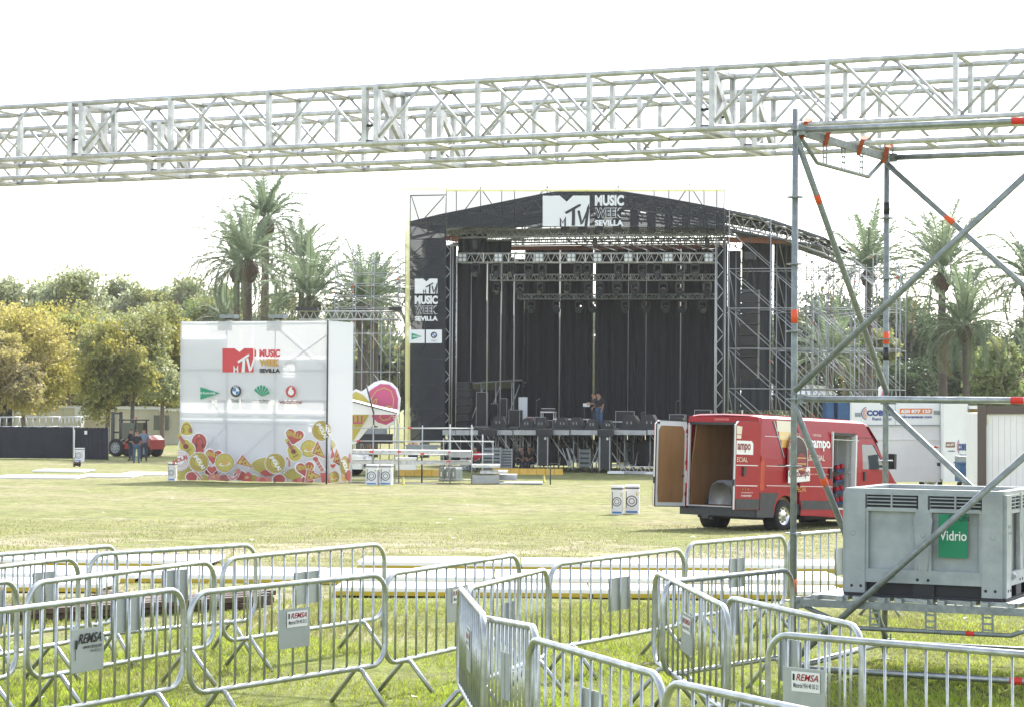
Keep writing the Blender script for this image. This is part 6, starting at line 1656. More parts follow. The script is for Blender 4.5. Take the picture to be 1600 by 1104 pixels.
for x in (-1.35, 1.35):
    for y, a in ((-.87, (0, -1, 0)), (.87, (0, 1, 0))): wheel('wheel', ct, (x, y, .31), a, .31, .2)
# clutter behind the platform: black table with grey crates, white boxes
def blk(name, lab, cat, x0, y0, x1, y1, D, dep, m, grp=None, extra=None):
    a = P(x0, y1, D); b = P(x1, y0, D); t = thing(name, lab, cat, V3((a.x+b.x)/2, D, a.z), 0, grp)
    w_ = b.x-a.x; h = b.z-a.z
    MB().box((0, dep/2, h/2), (w_, dep, h), m).build('body', t, world=False)
    mb = MB().box((0, dep/2, h+.02), (w_+.06, dep+.06, .05), extra or m); mb.build('lid', t, world=False); return t
blk('storage_box', 'large white box under the platform decks behind the cartons', 'storage box', 617, 716, 649, 733, 94, 1, 'white')
blk('covered_table', 'long table covered in black cloth behind the platform rails', 'table', 560, 679, 612, 692, 97, 1, 'stage_black', extra='black_plastic')
blk('wire_rack', 'low grey rack on the black covered table', 'rack', 566, 669, 604, 678, 97.3, .6, 'case_grey')
blk('equipment_bench', 'grey bench of equipment in front of the person with number 04', 'bench', 634, 696, 683, 704, 96, .8, 'case_grey')

# --- small field litter: yellow flag, cable drum, cables, white ground strips
for (x, y, lab) in ((630, 757, 'small yellow marker cone beside the scaffold platform'), (850, 752, 'small yellow marker cone before the stage'), (364, 893, 'small yellow marker on the white panels behind the barriers')):
    H = 627+(x-800)*.0083; D = (CAMZ-gz(84))*F/(y-H) if y < 800 else 28.6
    c = P(x, y, D); t = thing('marker_cone', lab, 'cone', V3(c.x, D, gz(D)), 0, 'yellow marker cones')
    MB().lathe((0, 0, 0), [(.10, 0), (.10, .02), (.06, .03), (.03, .28), (0, .29)], 'art_yellow', 10).build('cone_body', t, world=False)
t = thing('cable_drum', 'small black cable drum lying on the grass before the black fence', 'cable drum', V3(P(120, 735, 108).x, 108, gz(108)), .5)
MB().lathe((-.15, 0, .16), [(0, 0), (.16, 0), (.16, .03), (.07, .03), (.07, .27), (.16, .27), (.16, .30), (0, .30)], 'black_plastic', 14, axis=(1, 0, 0)).build('drum', t, world=False)
MB().lathe((-.12, 0, .16), [(.10, .03), (.11, .1), (.11, .2), (.10, .24)], 'dark_brown', 14, axis=(1, 0, 0)).build('cable', t, world=False)
# red and white tape lying by the van
pts = [P(x, y, 40) for x, y in ((1120, 850), (1150, 853), (1180, 856), (1215, 850), (1240, 862), (1252, 868), (1270, 862), (1281, 868))]
mb = MB(); 
for k in range(len(pts)-1):
    a, b = pts[k], pts[k+1]; a = V3(a.x, 33+k*.15, gz(33+k*.15)+.03); b = V3(b.x, 33+(k+1)*.15, gz(33+(k+1)*.15)+.03)
    for j in range(4): mb.beam(a+(b-a)*(j/4), a+(b-a)*((j+1)/4), .06, .012, 'red_tape' if j % 2 else 'white')
tag(mb.build('barrier_tape'), 'crumpled red and white tape lying on the grass below the red van', 'tape')

# --- white trackway panels
mat('panel_white', (.86, .86, .86), .35, noise=.05, nscale=1)
n_ = 0
def tpanel(x0, x1, ya, yb, lab, Lx=2.3):
    """row of panels from photo column x0 to x1 lying between depths ya..yb"""
    global n_
    X0 = (x0-800)/F*ya; X1 = (x1-800)/F*ya; n = max(1, round((X1-X0)/Lx)); w_ = (X1-X0)/n
    for k in range(n):
        cx = X0+w_*(k+.5); dy = random.uniform(-.05, .05); z = gz((ya+yb)/2)
        t = thing('walkway_panel', lab % ords[k] if '%s' in lab else lab, 'walkway panel', V3(cx, (ya+yb)/2+dy, z+.02), random.uniform(-.004, .004), 'white walkway panels on the grass')
        sl = math.atan2(gz(yb)-gz(ya), yb-ya)
        R_ = Matrix.Rotation(sl, 3, 'X')
        MB().box((0, 0, .055), (w_-.03, yb-ya-.03, .05), 'panel_white', R_).build('top_plate', t, world=False)
        MB().box((0, -(yb-ya)/2+.0, .03), (w_-.05, .03, .045), 'yellow_edge', R_).build('yellow_edge', t, world=False)
        MB().box((0, 0, .015), (w_-.12, yb-ya-.12, .03), 'dark_brown', R_).build('core', t, world=False); n_ += 1
tpanel(523, 1330, 24.3, 25.5, '%s white walkway panel of the front row right of the brown rails, from the left')
tpanel(-60, 1330, 26.5, 28.4, '%s white walkway panel of the middle row, from the left edge')
tpanel(560, 1330, 29.9, 31.6, '%s white walkway panel of the rear right row, from the left')
tpanel(-60, 330, 29.8, 31.6, '%s white walkway panel of the rear left row, from the left edge')
tpanel(-60, 165, 24.6, 25.8, '%s white walkway panel at the left edge behind the leftmost barriers')
# far white strips on the left field
for i, (x0, x1, y, lab) in enumerate(((0, 130, 747.5, 'long white ground strip at the far left of the field'), (128, 215, 744, 'middle white ground strip left of the cube'), (195, 262, 739, 'white ground strip ending near the cube corner bin'), (60, 140, 734, 'thin white ground strip before the cable drum'))):
    H = 622; D = (CAMZ+1.05)*F/(y-H); a = P(x0, y, D); b = P(x1, y, D)
    tag(MB().box(((a.x+b.x)/2, D, gz(D)+.05), (b.x-a.x, 2.6, .06), 'panel_white').build('white_strip'), lab, 'white strip', 'white ground strips on the left field')
# stacked brown rails behind the left barriers
mat('brown_rail', (.10, .065, .05), .7, noise=.3, nscale=6)
t = thing('rail_stack', 'stack of long brown rails lying on bare ground behind the left barriers', 'rails', V3(-3.2, 21.6, 0), 0)
for k in range(10):
    a = V3(-4.9+.02*(k % 3), 20.6+.16*(k % 5), .05+.06*(k//5)); b = V3(-2.55+.1*(k % 2), 22.6+.16*(k % 5), .05+.06*(k//5))
    MB().beam(a, b, .1, .05, 'brown_rail').build('rail', t)
for k in range(4):
    a = V3(-4.3, 23.2+.15*k, .05); b = V3(-2.6, 22.3+.15*k, .05); MB().beam(a, b, .08, .05, 'brown_rail').build('rail', t)

# ------------------------------------------------------------------ left background
mat('fence_cloth', (.016, .02, .03), .8, noise=.3, nscale=1.5, bump=.3, bscale=2)
mat('cabin_cream', (.70, .66, .52), .6, noise=.15, nscale=.7); mat('cabin_grey_cream', (.55, .52, .42), .7, noise=.15, nscale=.7)  # second, duller cream for frames, roofs, joints and one cabin wall
for x0, x1, yt, D, lab in ((-40, 113, 666, 124, 'long black cloth covered fence at the far left'), (116, 168.5, 667.5, 122.5, 'shorter black cloth covered fence panel ending by the tree trunk')):
    a = P(x0, 717, D); b = P(x1, 717, D); zt = P((x0+x1)/2, yt, D).z; g = gz(D)
    t = thing('site_fence', lab, 'fence', V3((a.x+b.x)/2, D, g), 0, 'black covered site fences')
    n = 24; vs2 = []; 
    for k in range(n+1):
        x = a.x+(b.x-a.x)*k/n; w_ = .05*math.sin(k*1.9)
        vs2 += [V3(x, D+w_, g+.05), V3(x, D+w_*.3, zt+.02*math.sin(k*2.3))]
    MB().add(vs2, [(2*k, 2*k+2, 2*k+3, 2*k+1) for k in range(n)], 'fence_cloth', True).build('cloth', t)
    for k in range(5):
        x = a.x+(b.x-a.x)*k/4; MB().tube((x, D+.08, g), (x, D+.08, zt+.05), .03, 'tube_far', 6).build('post', t)
    if x0 > 0:
        MB().box(P(134, 675, D-.1), (.15, .02, .2), 'white').build('paper_notice', t); MB().box(P(116, 692, D-.1), (.06, .03, 1.5), 'sticker').build('joint_strip', t)
# truss pieces lying on top behind the fence
for i, (x0, x1, lab) in enumerate(((0, 30, 'silver truss piece standing behind the black fence at the left edge'), (41, 92, 'longest silver truss piece behind the black fence'), (95, 126, 'silver truss piece with round clamp behind the right part of the black fence'))):
    a, b = P(x0, 666, 126), P(x1, 666, 126); t = thing('stored_truss', lab, 'truss', (a+b)/2, 0, 'truss pieces stored behind the fence')
    h = 15*126/F; mb = MB()
    for dz in (0, h):
        for dy in (0, .5): MB().tube(a+V3(0, dy, dz), b+V3(0, dy, dz), .04, 'alu_far', 6).build('chord', t)
    n = 3 if i == 0 else 5
    for k in range(n+1):
        p = a+(b-a)*(k/n); mb.tube(p, p+V3(0, 0, h), .03, 'alu_far', 5); mb.tube(p+V3(0, 0, h), p+V3(0, .5, h), .025, 'alu_far', 5)
    mb.build('uprights', t)
# container cabins
def cabin(x0, x1, yt, yb, D, m, lab, win=(), grp='cream site cabins'):
    a, b = P(x0, yb, D), P(x1, yb, D); g = gz(D); zt = P((x0+x1)/2, yt, D).z
    t = thing('site_cabin', lab, 'cabin', V3((a.x+b.x)/2, D, g), 0, grp); w_ = b.x-a.x; h = zt-g
    MB().box((0, 1.3, h/2+.05), (w_-.1, 2.5, h-.1), m).build('wall', t, world=False)
    mb = MB()
    for s in (-1, 1): mb.box((s*w_/2, 0, h/2), (.12, .12, h), 'cabin_grey_cream')
    mb.box((0, 0, .08), (w_, .14, .16), 'cabin_grey_cream'); mb.box((0, 0, h-.05), (w_+.1, .16, .14), 'white'); mb.build('frame', t, world=False)
    MB().box((0, 1.3, h+.04), (w_+.1, 2.7, .06), 'cabin_grey_cream').build('roof', t, world=False)
    for x, y0, y1, wd in win:
        c = P(x, (y0+y1)/2, D-.1); MB().box(V3(c.x, c.y, c.z), (wd, .1, (y1-y0)*D/F), 'glass').build('window', t)
    n = int(w_/1.2); mb = MB()
    for k in range(1, n): mb.box((-w_/2+k*w_/n, .04, h/2), (.03, .03, h-.3), 'cabin_grey_cream')
    if n > 1: mb.build('panel_joint', t, world=False)
    return t
c1 = cabin(20, 124, 634, 694, 165, 'cabin_cream', 'cream site cabin behind the black fence under the yellow trees')
MB().box(P(126, 646, 164.6), (.8, .35, 1.0), 'white').build('air_conditioner', c1)
cabin(126, 180, 640, 694, 168, 'cabin_cream', 'plain cream site cabin between the two near tree trunks')
cabin(181, 248, 636, 694, 164, 'cabin_cream', 'cream site cabin behind the telehandler')
cabin(249, 284, 639, 692, 163, 'cabin_grey_cream', 'grey cream site cabin with a dark window beside the cube', win=((252, 648, 671, 1.1),))
# telehandler
mat('loader_red', (.34, .03, .03), .5)
fo = P(212, 712, 131); fk = thing('telehandler', 'red rough terrain forklift with dark cab and mast parked behind the three workers', 'forklift', V3(fo.x, 131, gz(131)), math.radians(155))
MB().prism([(-1.5, -.7, .45), (-.1, -.7, .45), (.0, -.7, .85), (-.3, -.7, 1.2), (-1.25, -.7, 1.25), (-1.55, -.7, 1.0)], (0, 1.4, 0), 'loader_red').build('engine_cover', fk, world=False)
MB().box((.3, 0, .6), (1.6, 1.1, .3), 'loader_red').build('chassis', fk, world=False)
mb = MB()
for x, y in ((-.35, -.6), (-.35, .6), (.75, -.6), (.75, .6)): mb.beam((x, y, .8), (x*(.8 if x > 0 else 1), y*.9, 2.1), .08, .08, 'black_plastic')
mb.build('cab_posts', fk, world=False)
MB().box((.15, 0, 2.13), (1.3, 1.25, .08), 'black_plastic').build('cab_roof', fk, world=False)
MB().box((.12, -.62, 1.5), (.9, .02, .95), 'glass').build('cab_glass', fk, world=False); MB().box((.12, .62, 1.5), (.9, .02, .95), 'glass').build('cab_glass', fk, world=False)
mb = MB()
for y in (-.4, .4): mb.box((1.35, y, 1.45), (.16, .12, 2.3), 'dark_metal')
for z in (.6, 1.4, 2.5): mb.box((1.35, 0, z), (.12, .9, .1), 'dark_metal')
mb.build('mast', fk, world=False)
for y in (-.35, .35): MB().box((2.0, y, .15), (1.2, .12, .05), 'dark_metal').build('fork', fk, world=False)
for x, r in ((.95, .52), (-1.05, .42)):
    for y, a in ((-.72, (0, -1, 0)), (.72, (0, 1, 0))): wheel('wheel', fk, (x, y, r), a, r, .3, rim='case_grey')
MB().lathe((-.2, .3, 2.17), [(.06, 0), (.06, .15), (0, .18)], 'lamp_red', 8).build('beacon', fk, world=False)
def pl(x, y, D): q = P(x, y, D); return V3(q.x, D, gz(D))
person('worker in black T-shirt and blue jeans, middle of three beside the forklift, back to camera', pl(213, 723, 117.5), math.radians(90), 'cloth_black', 'jeans', 1.72, dict(elL=(-.27, .0, 1.17), wrL=(-.18, .12, .98), elR=(.27, .0, 1.17), wrR=(.18, .12, .98)), group='workers by the forklift')
person('worker in dark clothes and black cap, left of three, holding papers', pl(205, 716, 123), math.radians(150), 'cloth_black', 'jeans_dark', 1.75, dict(elL=(-.27, .02, 1.16), wrL=(-.34, .2, 1.0)), group='workers by the forklift')
person('worker in grey blue shirt and dark trousers, right of three by the forklift', pl(224.5, 716, 122), math.radians(100), 'shirt_blue', 'jeans_dark', 1.78, group='workers by the forklift')

# ------------------------------------------------------------------ right background: rental trucks, cabins
mat('truck_white', (.82, .82, .82), .45, noise=.1, nscale=.8); mat('truck_white2', (.74, .71, .72), .4, noise=.15, nscale=.8)
mat('cobre_blue', (.03, .06, .25), .5); mat('cobre_orange', (.72, .20, .05), .5); mat('tan_inside', (.36, .25, .10), .7, noise=.3, nscale=2); mat('blue_tarp', (.03, .10, .24), .6, noise=.3, nscale=3, bump=.4, bscale=5); mat('frame_brown', (.10, .08, .065), .6)
def facing(D, ang, px0):   # plane through column px0 at depth D with heading ang
    o = V3((px0-800)/F*D, D, 0); e = V3(math.cos(ang), math.sin(ang), 0); n = V3(math.sin(ang), -math.cos(ang), 0); return o, e, n
o1, e1, n1 = facing(78, math.radians(-8), 1331)
def q1(px, py, k=0): return onplane(px, py, o1+n1*(.004*k), n1)
tk = thing('rental_truck', 'white box truck with dark blue and orange rental lettering behind the red van', 'truck', V3(q1(1400, 700).x, q1(1400, 700).y, gz(78)), math.radians(-8), 'white rental trucks')
def quad(fn, x0, y0, x1, y1, k=0): return [fn(x0, y1, k), fn(x1, y1, k), fn(x1, y0, k), fn(x0, y0, k)]
c = quad(q1, 1331, 628, 1472, 664); MB().prism(c, -n1*6, 'truck_white').build('cargo_box_top', tk)
c = quad(q1, 1345, 664.5, 1472, 752); MB().prism(c, -n1*6, 'truck_white2').build('cargo_box', tk)
mb = MB(); mb.prism(quad(q1, 1345, 684, 1472, 686, 3), n1*.03, 'truck_white'); mb.prism(quad(q1, 1345, 663, 1473, 664.5, 3), n1*.04, 'galv_dull'); mb.build('side_rail', tk)
mb = MB(); mb.prism(quad(q1, 1468.5, 628, 1470.5, 750, 4), n1*.05, 'galv_dull'); mb.prism(quad(q1, 1471.5, 628, 1474, 750, 4), n1*.03, 'rust'); mb.prism(quad(q1, 1398.5, 628, 1399, 664, 3), n1*.01, 'galv_dull'); mb.build('door_bars', tk)
mb = MB(); mb.prism(quad(q1, 1464, 722, 1470, 727, 4), n1*.05, 'black_plastic'); mb.build('latch', tk)
mb = MB()
for (x0_, y0_, x1_, y1_) in ((1336, 644, 1345, 650), (1459, 641, 1468, 647)):
    mb.prism(quad(q1, x0_, y0_, x1_, y1_, 3), n1*.02, 'case_grey')
mb.build('hinge_plate', tk)
mb = MB()
def T_(fn, t_, x0, y0, x1, y1, m, b, k=5, sl=0):
    o = fn(x0, y1, k); mb.text(t_, o, fn(x1, y1+sl, k)-o, fn(x0, y0, k)-o, m, b)
T_(q1, 'COBRE', 1354, 640, 1394, 649, 'cobre_blue', .06); T_(q1, 'Rent a car', 1363, 651, 1394, 656, 'cobre_blue', .02)
for k, (r_, m_) in enumerate(((10.5, 'cobre_blue'), (8, 'cobre_orange'), (5.5, 'cobre_orange'))):
    cx, cy = 1356, 645; n = 10
    for i in range(n):
        a0, a1 = [math.radians(105+150*j/n) for j in (i, i+1)]
        mb.add([q1(cx+r*math.cos(a), cy-r*math.sin(a), 5) for r, a in ((r_, a0), (r_, a1), (r_-1.2, a1), (r_-1.2, a0))], [(0, 1, 2, 3)], m_)
mb.prism(quad(q1, 1406, 637.5, 1456, 645.5, 4), n1*.006, 'cobre_orange'); T_(q1, '620 877 123', 1408, 639, 1454, 644.5, 'white', .06, 8)
T_(q1, 'cobrerentacar.com', 1406, 648, 1456, 652.5, 'cobre_blue', .03)
mb.prism(quad(q1, 1455, 694, 1469, 707, 4), n1*.006, 'white'); mb.add([q1(x, y, 8) for x, y in ((1458, 699), (1461, 695.5), (1465, 697), (1468, 699))], [(0, 1, 2, 3)], 'red_tape'); mb.add(quad(q1, 1455, 705.5, 1469, 706.5, 8), [(0, 1, 2, 3)], 'red_tape')
mb.build('lettering', tk)
for xx in (-1.2, 1.2):
    wheel('wheel', tk, (xx, .1, .4), (0, -1, 0), .4, .26)
# second truck, its rear open
o2, e2, n2 = facing(74, math.radians(-9), 1474)
def q2(px, py, k=0): return onplane(px, py, o2+n2*(.004*k), n2)
t2 = thing('rental_truck', 'white rental truck with open rear showing a tan interior, left of the dark cabin frame', 'truck', V3(q2(1495, 700).x, q2(1495, 700).y, gz(74)), math.radians(-9), 'white rental trucks')
MB().prism([q2(1475, 752), q2(1512, 752), q2(1512, 630), q2(1475, 630)], -n2*4, 'truck_white').build('cargo_box', t2)
MB().prism([q2(1512, 752), q2(1513.5, 752), q2(1513.5, 634), q2(1512, 634)], n2*.05, 'galv_dull').build('door_edge', t2)
mb = MB(); mb.add([q2(x, y, -200) for x, y in ((1513, 752), (1535, 752), (1535, 636), (1513, 636))], [(0, 1, 2, 3)], 'tan_inside'); mb.prism([q2(1513, 638), q2(1535, 638), q2(1535, 633), q2(1513, 633)], -n2*1.0, 'truck_white'); mb.prism([q2(1525, 730, -160), q2(1535, 730, -160), q2(1535, 680, -160), q2(1525, 684, -160)], -n2*.1, 'dark_brown')
mb.build('open_interior', t2)
mb = MB(); T_(q2, 'COBRE', 1497, 692, 1510, 703, 'cobre_blue', .06); T_(q2, 'Rent a car', 1500, 708, 1510, 711, 'cobre_blue', .02)
mb.prism(quad(q2, 1478, 690, 1492, 698, 4), n2*.006, 'rust'); T_(q2, '620 877', 1479, 692, 1491, 696, 'white', .04, 8); T_(q2, 'cobrerentacar', 1481, 702, 1492, 705, 'cobre_blue', .02)
for r_, m_ in ((7.5, 'cobre_blue'), (5.5, 'cobre_orange')):
    cx, cy = 1500, 697
    for i in range(8):
        a0, a1 = [math.radians(110+140*j/8) for j in (i, i+1)]
        mb.add([q2(cx+r*math.cos(a)*.6, cy-r*1.6*math.sin(a), 5) for r, a in ((r_, a0), (r_, a1), (r_-1, a1), (r_-1, a0))], [(0, 1, 2, 3)], m_)
mb.build('lettering', t2)
for xx in (.4,): wheel('wheel', t2, (xx, .1, .38), (0, -1, 0), .38, .24)
# box with blue cover beside it
t3 = blk('covered_trolley', 'grey box with blue tarpaulin cover standing behind the pallet box', 'trolley', 1500, 724, 1528, 752, 68, .8, 'blue_tarp', extra='blue_tarp')
a = P(1500, 724, 68); b = P(1528, 714, 68); MB().box(((a.x+b.x)/2, 68.4, (a.z+b.z)/2+.03), (b.x-a.x, .8, b.z-a.z), 'case_grey').build('top_case', t3)
# cabin with brown frame and white boarded door
o4, e4, n4 = facing(56, math.radians(-6), 1530)
def q4(px, py, k=0): return onplane(px, py, o4+n4*(.004*k), n4)
t4 = thing('portable_cabin', 'portable cabin with brown steel frame and white boarded wall at the right edge', 'cabin', V3(q4(1560, 740).x, q4(1560, 740).y, gz(56)), math.radians(-6))
MB().prism(quad(q4, 1540, 645, 1680, 765, -20), -n4*5, 'truck_white').build('wall', t4)
for a, b in (((1527, 633), (1540, 770)), ): MB().prism(quad(q4, *a, *b), n4*.14, 'frame_brown').build('frame_post', t4)
MB().prism(quad(q4, 1540.3, 633, 1680, 646), n4*.12, 'frame_brown').build('frame_beam', t4)
mb = MB()
for k in range(12): mb.prism(quad(q4, 1541+9.5*k, 646, 1550.2+9.5*k, 768, 0), n4*.04, 'truck_white')
mb.build('boards', t4)
mb = MB(); mb.prism(quad(q4, 1542, 641, 1544.5, 662, 12), n4*.04, 'cream'); mb.build('hinge', t4)
MB().box(q4(1545, 740, 0)+V3(0, 0, -1.2), (.4, .2, .4), 'frame_brown').build('foot', t4)
# blue cabinets seen through the scaffold wing, white tent tops
for i, (x0, x1, lab) in enumerate(((1291, 1303, 'blue cabinet seen through the scaffold left of the rental truck'), (1309, 1328, 'wider blue cabinet just left of the rental truck'))):
    t = blk('blue_cabinet', lab, 'cabinet', x0, 627, x1, 662, 96, 1.2, 'blue_tarp', 'blue cabinets behind the scaffold'); 
t = thing('white_marquee', 'low white marquee roof behind the scaffold wing above the red van', 'tent', V3(P(1230, 608, 130).x, 130, gz(130)), 0)
a, b, c_ = P(1155, 616, 130), P(1310, 616, 130), P(1225, 598, 131)
MB().prism([a, b, P(1290, 602, 130), c_, P(1180, 602, 130)], (0, 4, 0), 'white').build('roof', t)
for x in (1160, 1305): MB().tube(P(x, 616, 130), V3(P(x, 616, 130).x, 130, gz(130)), .05, 'white', 6).build('pole', t)
t = thing('cutout_sign', 'white and magenta cut-out sign tip showing above the tube right of the rear upright', 'sign', P(1375, 618, 88), 0)
MB().prism([P(x, y, 88) for x, y in ((1372, 622), (1373, 605), (1378, 601), (1386, 606), (1390, 622))], (0, .1, 0), 'art_white').build('board', t)
MB().prism([P(x, y, 87.9) for x, y in ((1377, 620), (1380, 606), (1386, 610), (1388, 620))], (0, .05, 0), 'art_magenta').build('sticker', t)

# ------------------------------------------------------------------ scattered litter
mat('litter_pale', (.70, .68, .62), .8); mat('litter_dark', (.10, .07, .05), .8)
lb = MB()
for k in range(260):
    y = random.uniform(14, 75); x = random.uniform(-.24, .24)*y; s_ = random.uniform(.012, .03)*(1+y/40)
    a = random.uniform(0, 6); z = gz(y)+.02
    lb.add([V3(x+s_*math.cos(a), y+s_*math.sin(a), z), V3(x+s_*math.cos(a+2), y+s_*math.sin(a+2), z+.015), V3(x+s_*math.cos(a+4), y+s_*math.sin(a+4), z+.01)], [(0, 1, 2)], random.choice(['litter_pale', 'litter_dark', 'litter_dark']))
tag(lb.build('litter', loc=(0, 30, 0)), 'scattered dry leaves and paper scraps on the grass', 'litter', kind='stuff')
# ------------------------------------------------------------------ trees
mat('bark', (.20, .165, .135), .9, noise=.35, nscale=5, bump=.5, bscale=12)
mat('palm_bark', (.15, .125, .11), .95, noise=.45, nscale=9, bump=.8, bscale=14, stretch=(1, 1, 3))
mat('palm_boot', (.12, .085, .06), .95, noise=.4, nscale=9, bump=1, bscale=10)
def leafm(name, a, b, tr=.4): return mat(name, a, .5, col2=b, nscale=.45, trans=tr, spec=.3, det=6)
leafm('leaf_yellow', (.46, .40, .09), (.30, .30, .07), .5); leafm('leaf_gold', (.50, .43, .13), (.40, .37, .12), .5); leafm('leaf_olive', (.24, .27, .09), (.33, .33, .13), .5)
leafm('leaf_grey_hazed', (.32, .37, .22), (.42, .45, .27), .5); leafm('leaf_pine', (.06, .095, .05), (.10, .14, .065), .4); leafm('leaf_bright', (.22, .29, .10), (.32, .38, .15), .5); leafm('leaf_mid', (.11, .15, .07), (.18, .22, .10), .4)  # the grey leaf is paled to put distance haze into its colour
leafm('leaf_rust', (.42, .36, .17), (.32, .30, .16), .5)
leafm('frond', (.13, .18, .11), (.21, .26, .16), .45); leafm('frond_dry', (.26, .21, .12), (.17, .15, .09), .3)
def leaves(cs, rs, n, size, flat=.8):
    """leaf clump quads spread over ellipsoidal lobes; cs centres (k,3), rs radii (k,3)"""
    cs = np.array(cs, float); rs = np.array(rs, float); vol = rs.prod(1)**.67; pick = rng.choice(len(cs), n, p=vol/vol.sum())
    d = rng.normal(size=(n, 3)); d /= np.linalg.norm(d, axis=1)[:, None]
    rad = rng.uniform(0, 1, n)**.5
    # clumping: modulate radius by a bumpy function of direction
    bump = 1+.26*np.sin(d[:, 0]*7+pick)*np.sin(d[:, 1]*6+2*pick)+.2*np.sin(d[:, 2]*9+pick*1.7)
    c = cs[pick]+d*rs[pick]*(rad*bump)[:, None]
    # drop some cells for gaps
    cell = np.sin(c[:, 0]*2.3+1)*np.sin(c[:, 1]*2.1+2)*np.sin(c[:, 2]*2.6)
    keep = cell < rng.uniform(.0, .8, n); c = c[keep]; n = len(c)
    a = rng.normal(size=(n, 3)); a /= np.linalg.norm(a, axis=1)[:, None]; b = rng.normal(size=(n, 3)); b -= a*(a*b).sum(1)[:, None]; b /= np.linalg.norm(b, axis=1)[:, None]
    s = size*rng.uniform(.5, 1.3, n)[:, None]; a = a*s; b = b*s*flat
    V = np.stack([c-a, c-b*.6, c+a, c+b], 1).reshape(-1, 3); I = np.arange(n)*4
    return V, np.stack([I, I+1, I+2, I+3], 1)
def limb(mb, p, d, L, r, depth, tips, m='bark', spread=.55):
    d = d.normalized(); pts = [p]; q = p; n = 4
    for k in range(n):
        d = (d+Vector([random.uniform(-.16, .16) for _ in range(3)])).normalized(); q = q+d*(L/n); pts.append(q)
    mb.path(pts, [r*(1-.42*k/n) for k in range(n+1)], m, 6 if depth > 1 else 4)
    if depth == 0: tips.append(q); return
    for k in range(random.choice((2, 3)) if depth > 1 else 3):
        nd = (d+Vector((random.uniform(-1, 1), random.uniform(-1, 1), random.uniform(-.25, .6)))*spread*1.6).normalized()
        limb(mb, pts[-1 if k < 2 else 3], nd, L*random.uniform(.6, .85), r*.55, depth-1, tips, m, spread)
def tree(name, label, px, D, ytop, ybot_crown, wpx, leafs, n, size, group, trunk_r=.22, lean=0, lobes=9, cat='tree', gzv=None, trunk_show=True, depth=3):
    """px column of the trunk, crown between photo rows ytop..ybot, width wpx at depth D"""
    s = D/F; g = gz(D) if gzv is None else gzv; base = V3((px-800)*s, D, g)
    zt = P(px, ytop, D).z; zc0 = P(px, ybot_crown, D).z; W = wpx*s/2; H = (zt-zc0)/2; cz = (zt+zc0)/2
    t = thing(name, label, cat, base, random.uniform(0, 6), group)
    mb = MB(); tips = []
    th = max(1.2, zc0-g+H*.35); mid = base+V3(lean*.5, 0, th*.5)
    top = base+V3(lean, 0, th)
    mb.path([base-V3(0, 0, .2), base+V3(0, 0, .3), mid, top], [trunk_r*1.5, trunk_r*1.1, trunk_r*.9, trunk_r*.75], 'bark', 8)
    for k in range(4):
        a = k*1.57+random.uniform(-.4, .4); limb(mb, top, V3(math.cos(a)*.8*W/max(H, .1)*.8, math.sin(a)*.8, 1.0), H*.62, trunk_r*.5, depth, tips)
    mb.build('trunk', t)
    cs, rs = [], []
    for k in range(lobes):
        a = 2*math.pi*k/lobes*1.618*2; q = random.uniform(.25, .78); zz = random.uniform(-.62, .68)
        e = math.sqrt(max(.1, 1-zz*zz)); r_ = random.uniform(.30, .48)
        cs.append((base.x+lean+math.cos(a)*W*q*e, D+math.sin(a)*W*q*e, cz+zz*H)); rs.append((W*r_, W*r_, H*r_*random.uniform(.8, 1.15)))
    cs.append((base.x+lean, D, cz)); rs.append((W*.55, W*.55, H*.6)); cs.append((base.x+lean, D, zt-H*.3)); rs.append((W*.35, W*.35, H*.3))
    if isinstance(leafs, str): leafs = [(leafs, 1.)]
    V, Fq = leaves(cs, rs, n, size)
    fm = np.zeros(len(Fq), int)
    cen = V.reshape(-1, 4, 3)[:, 0]; f = np.sin(cen[:, 0]*.9+px)*np.sin(cen[:, 2]*1.1+1)+rng.normal(0, .45, len(Fq))
    if len(leafs) > 1: fm = (f > leafs[1][1]).astype(int)
    np_obj('crown', V, Fq, [l[0] for l in leafs], parent=t, fm=fm)
    return t
Y_, G_, O_ = 'leaf_yellow', 'leaf_gold', 'leaf_olive'
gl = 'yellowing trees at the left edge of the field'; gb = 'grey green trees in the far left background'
# far row, left
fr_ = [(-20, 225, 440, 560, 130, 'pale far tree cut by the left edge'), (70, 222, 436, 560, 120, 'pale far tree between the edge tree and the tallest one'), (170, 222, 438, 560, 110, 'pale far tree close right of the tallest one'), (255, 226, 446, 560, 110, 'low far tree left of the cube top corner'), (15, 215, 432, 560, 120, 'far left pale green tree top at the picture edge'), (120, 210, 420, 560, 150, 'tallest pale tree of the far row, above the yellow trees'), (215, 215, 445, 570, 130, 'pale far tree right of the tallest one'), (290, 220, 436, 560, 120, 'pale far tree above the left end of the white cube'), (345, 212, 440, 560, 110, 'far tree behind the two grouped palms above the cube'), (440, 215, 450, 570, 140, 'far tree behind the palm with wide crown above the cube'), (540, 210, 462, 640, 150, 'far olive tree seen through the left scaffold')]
for x, D, a, b, w_, lab in fr_: tree('background_tree', lab, x, D, a, b+40, w_*1.15, [('leaf_grey_hazed', 0), ('leaf_olive', .3)], 22000, .20, gb, .35)
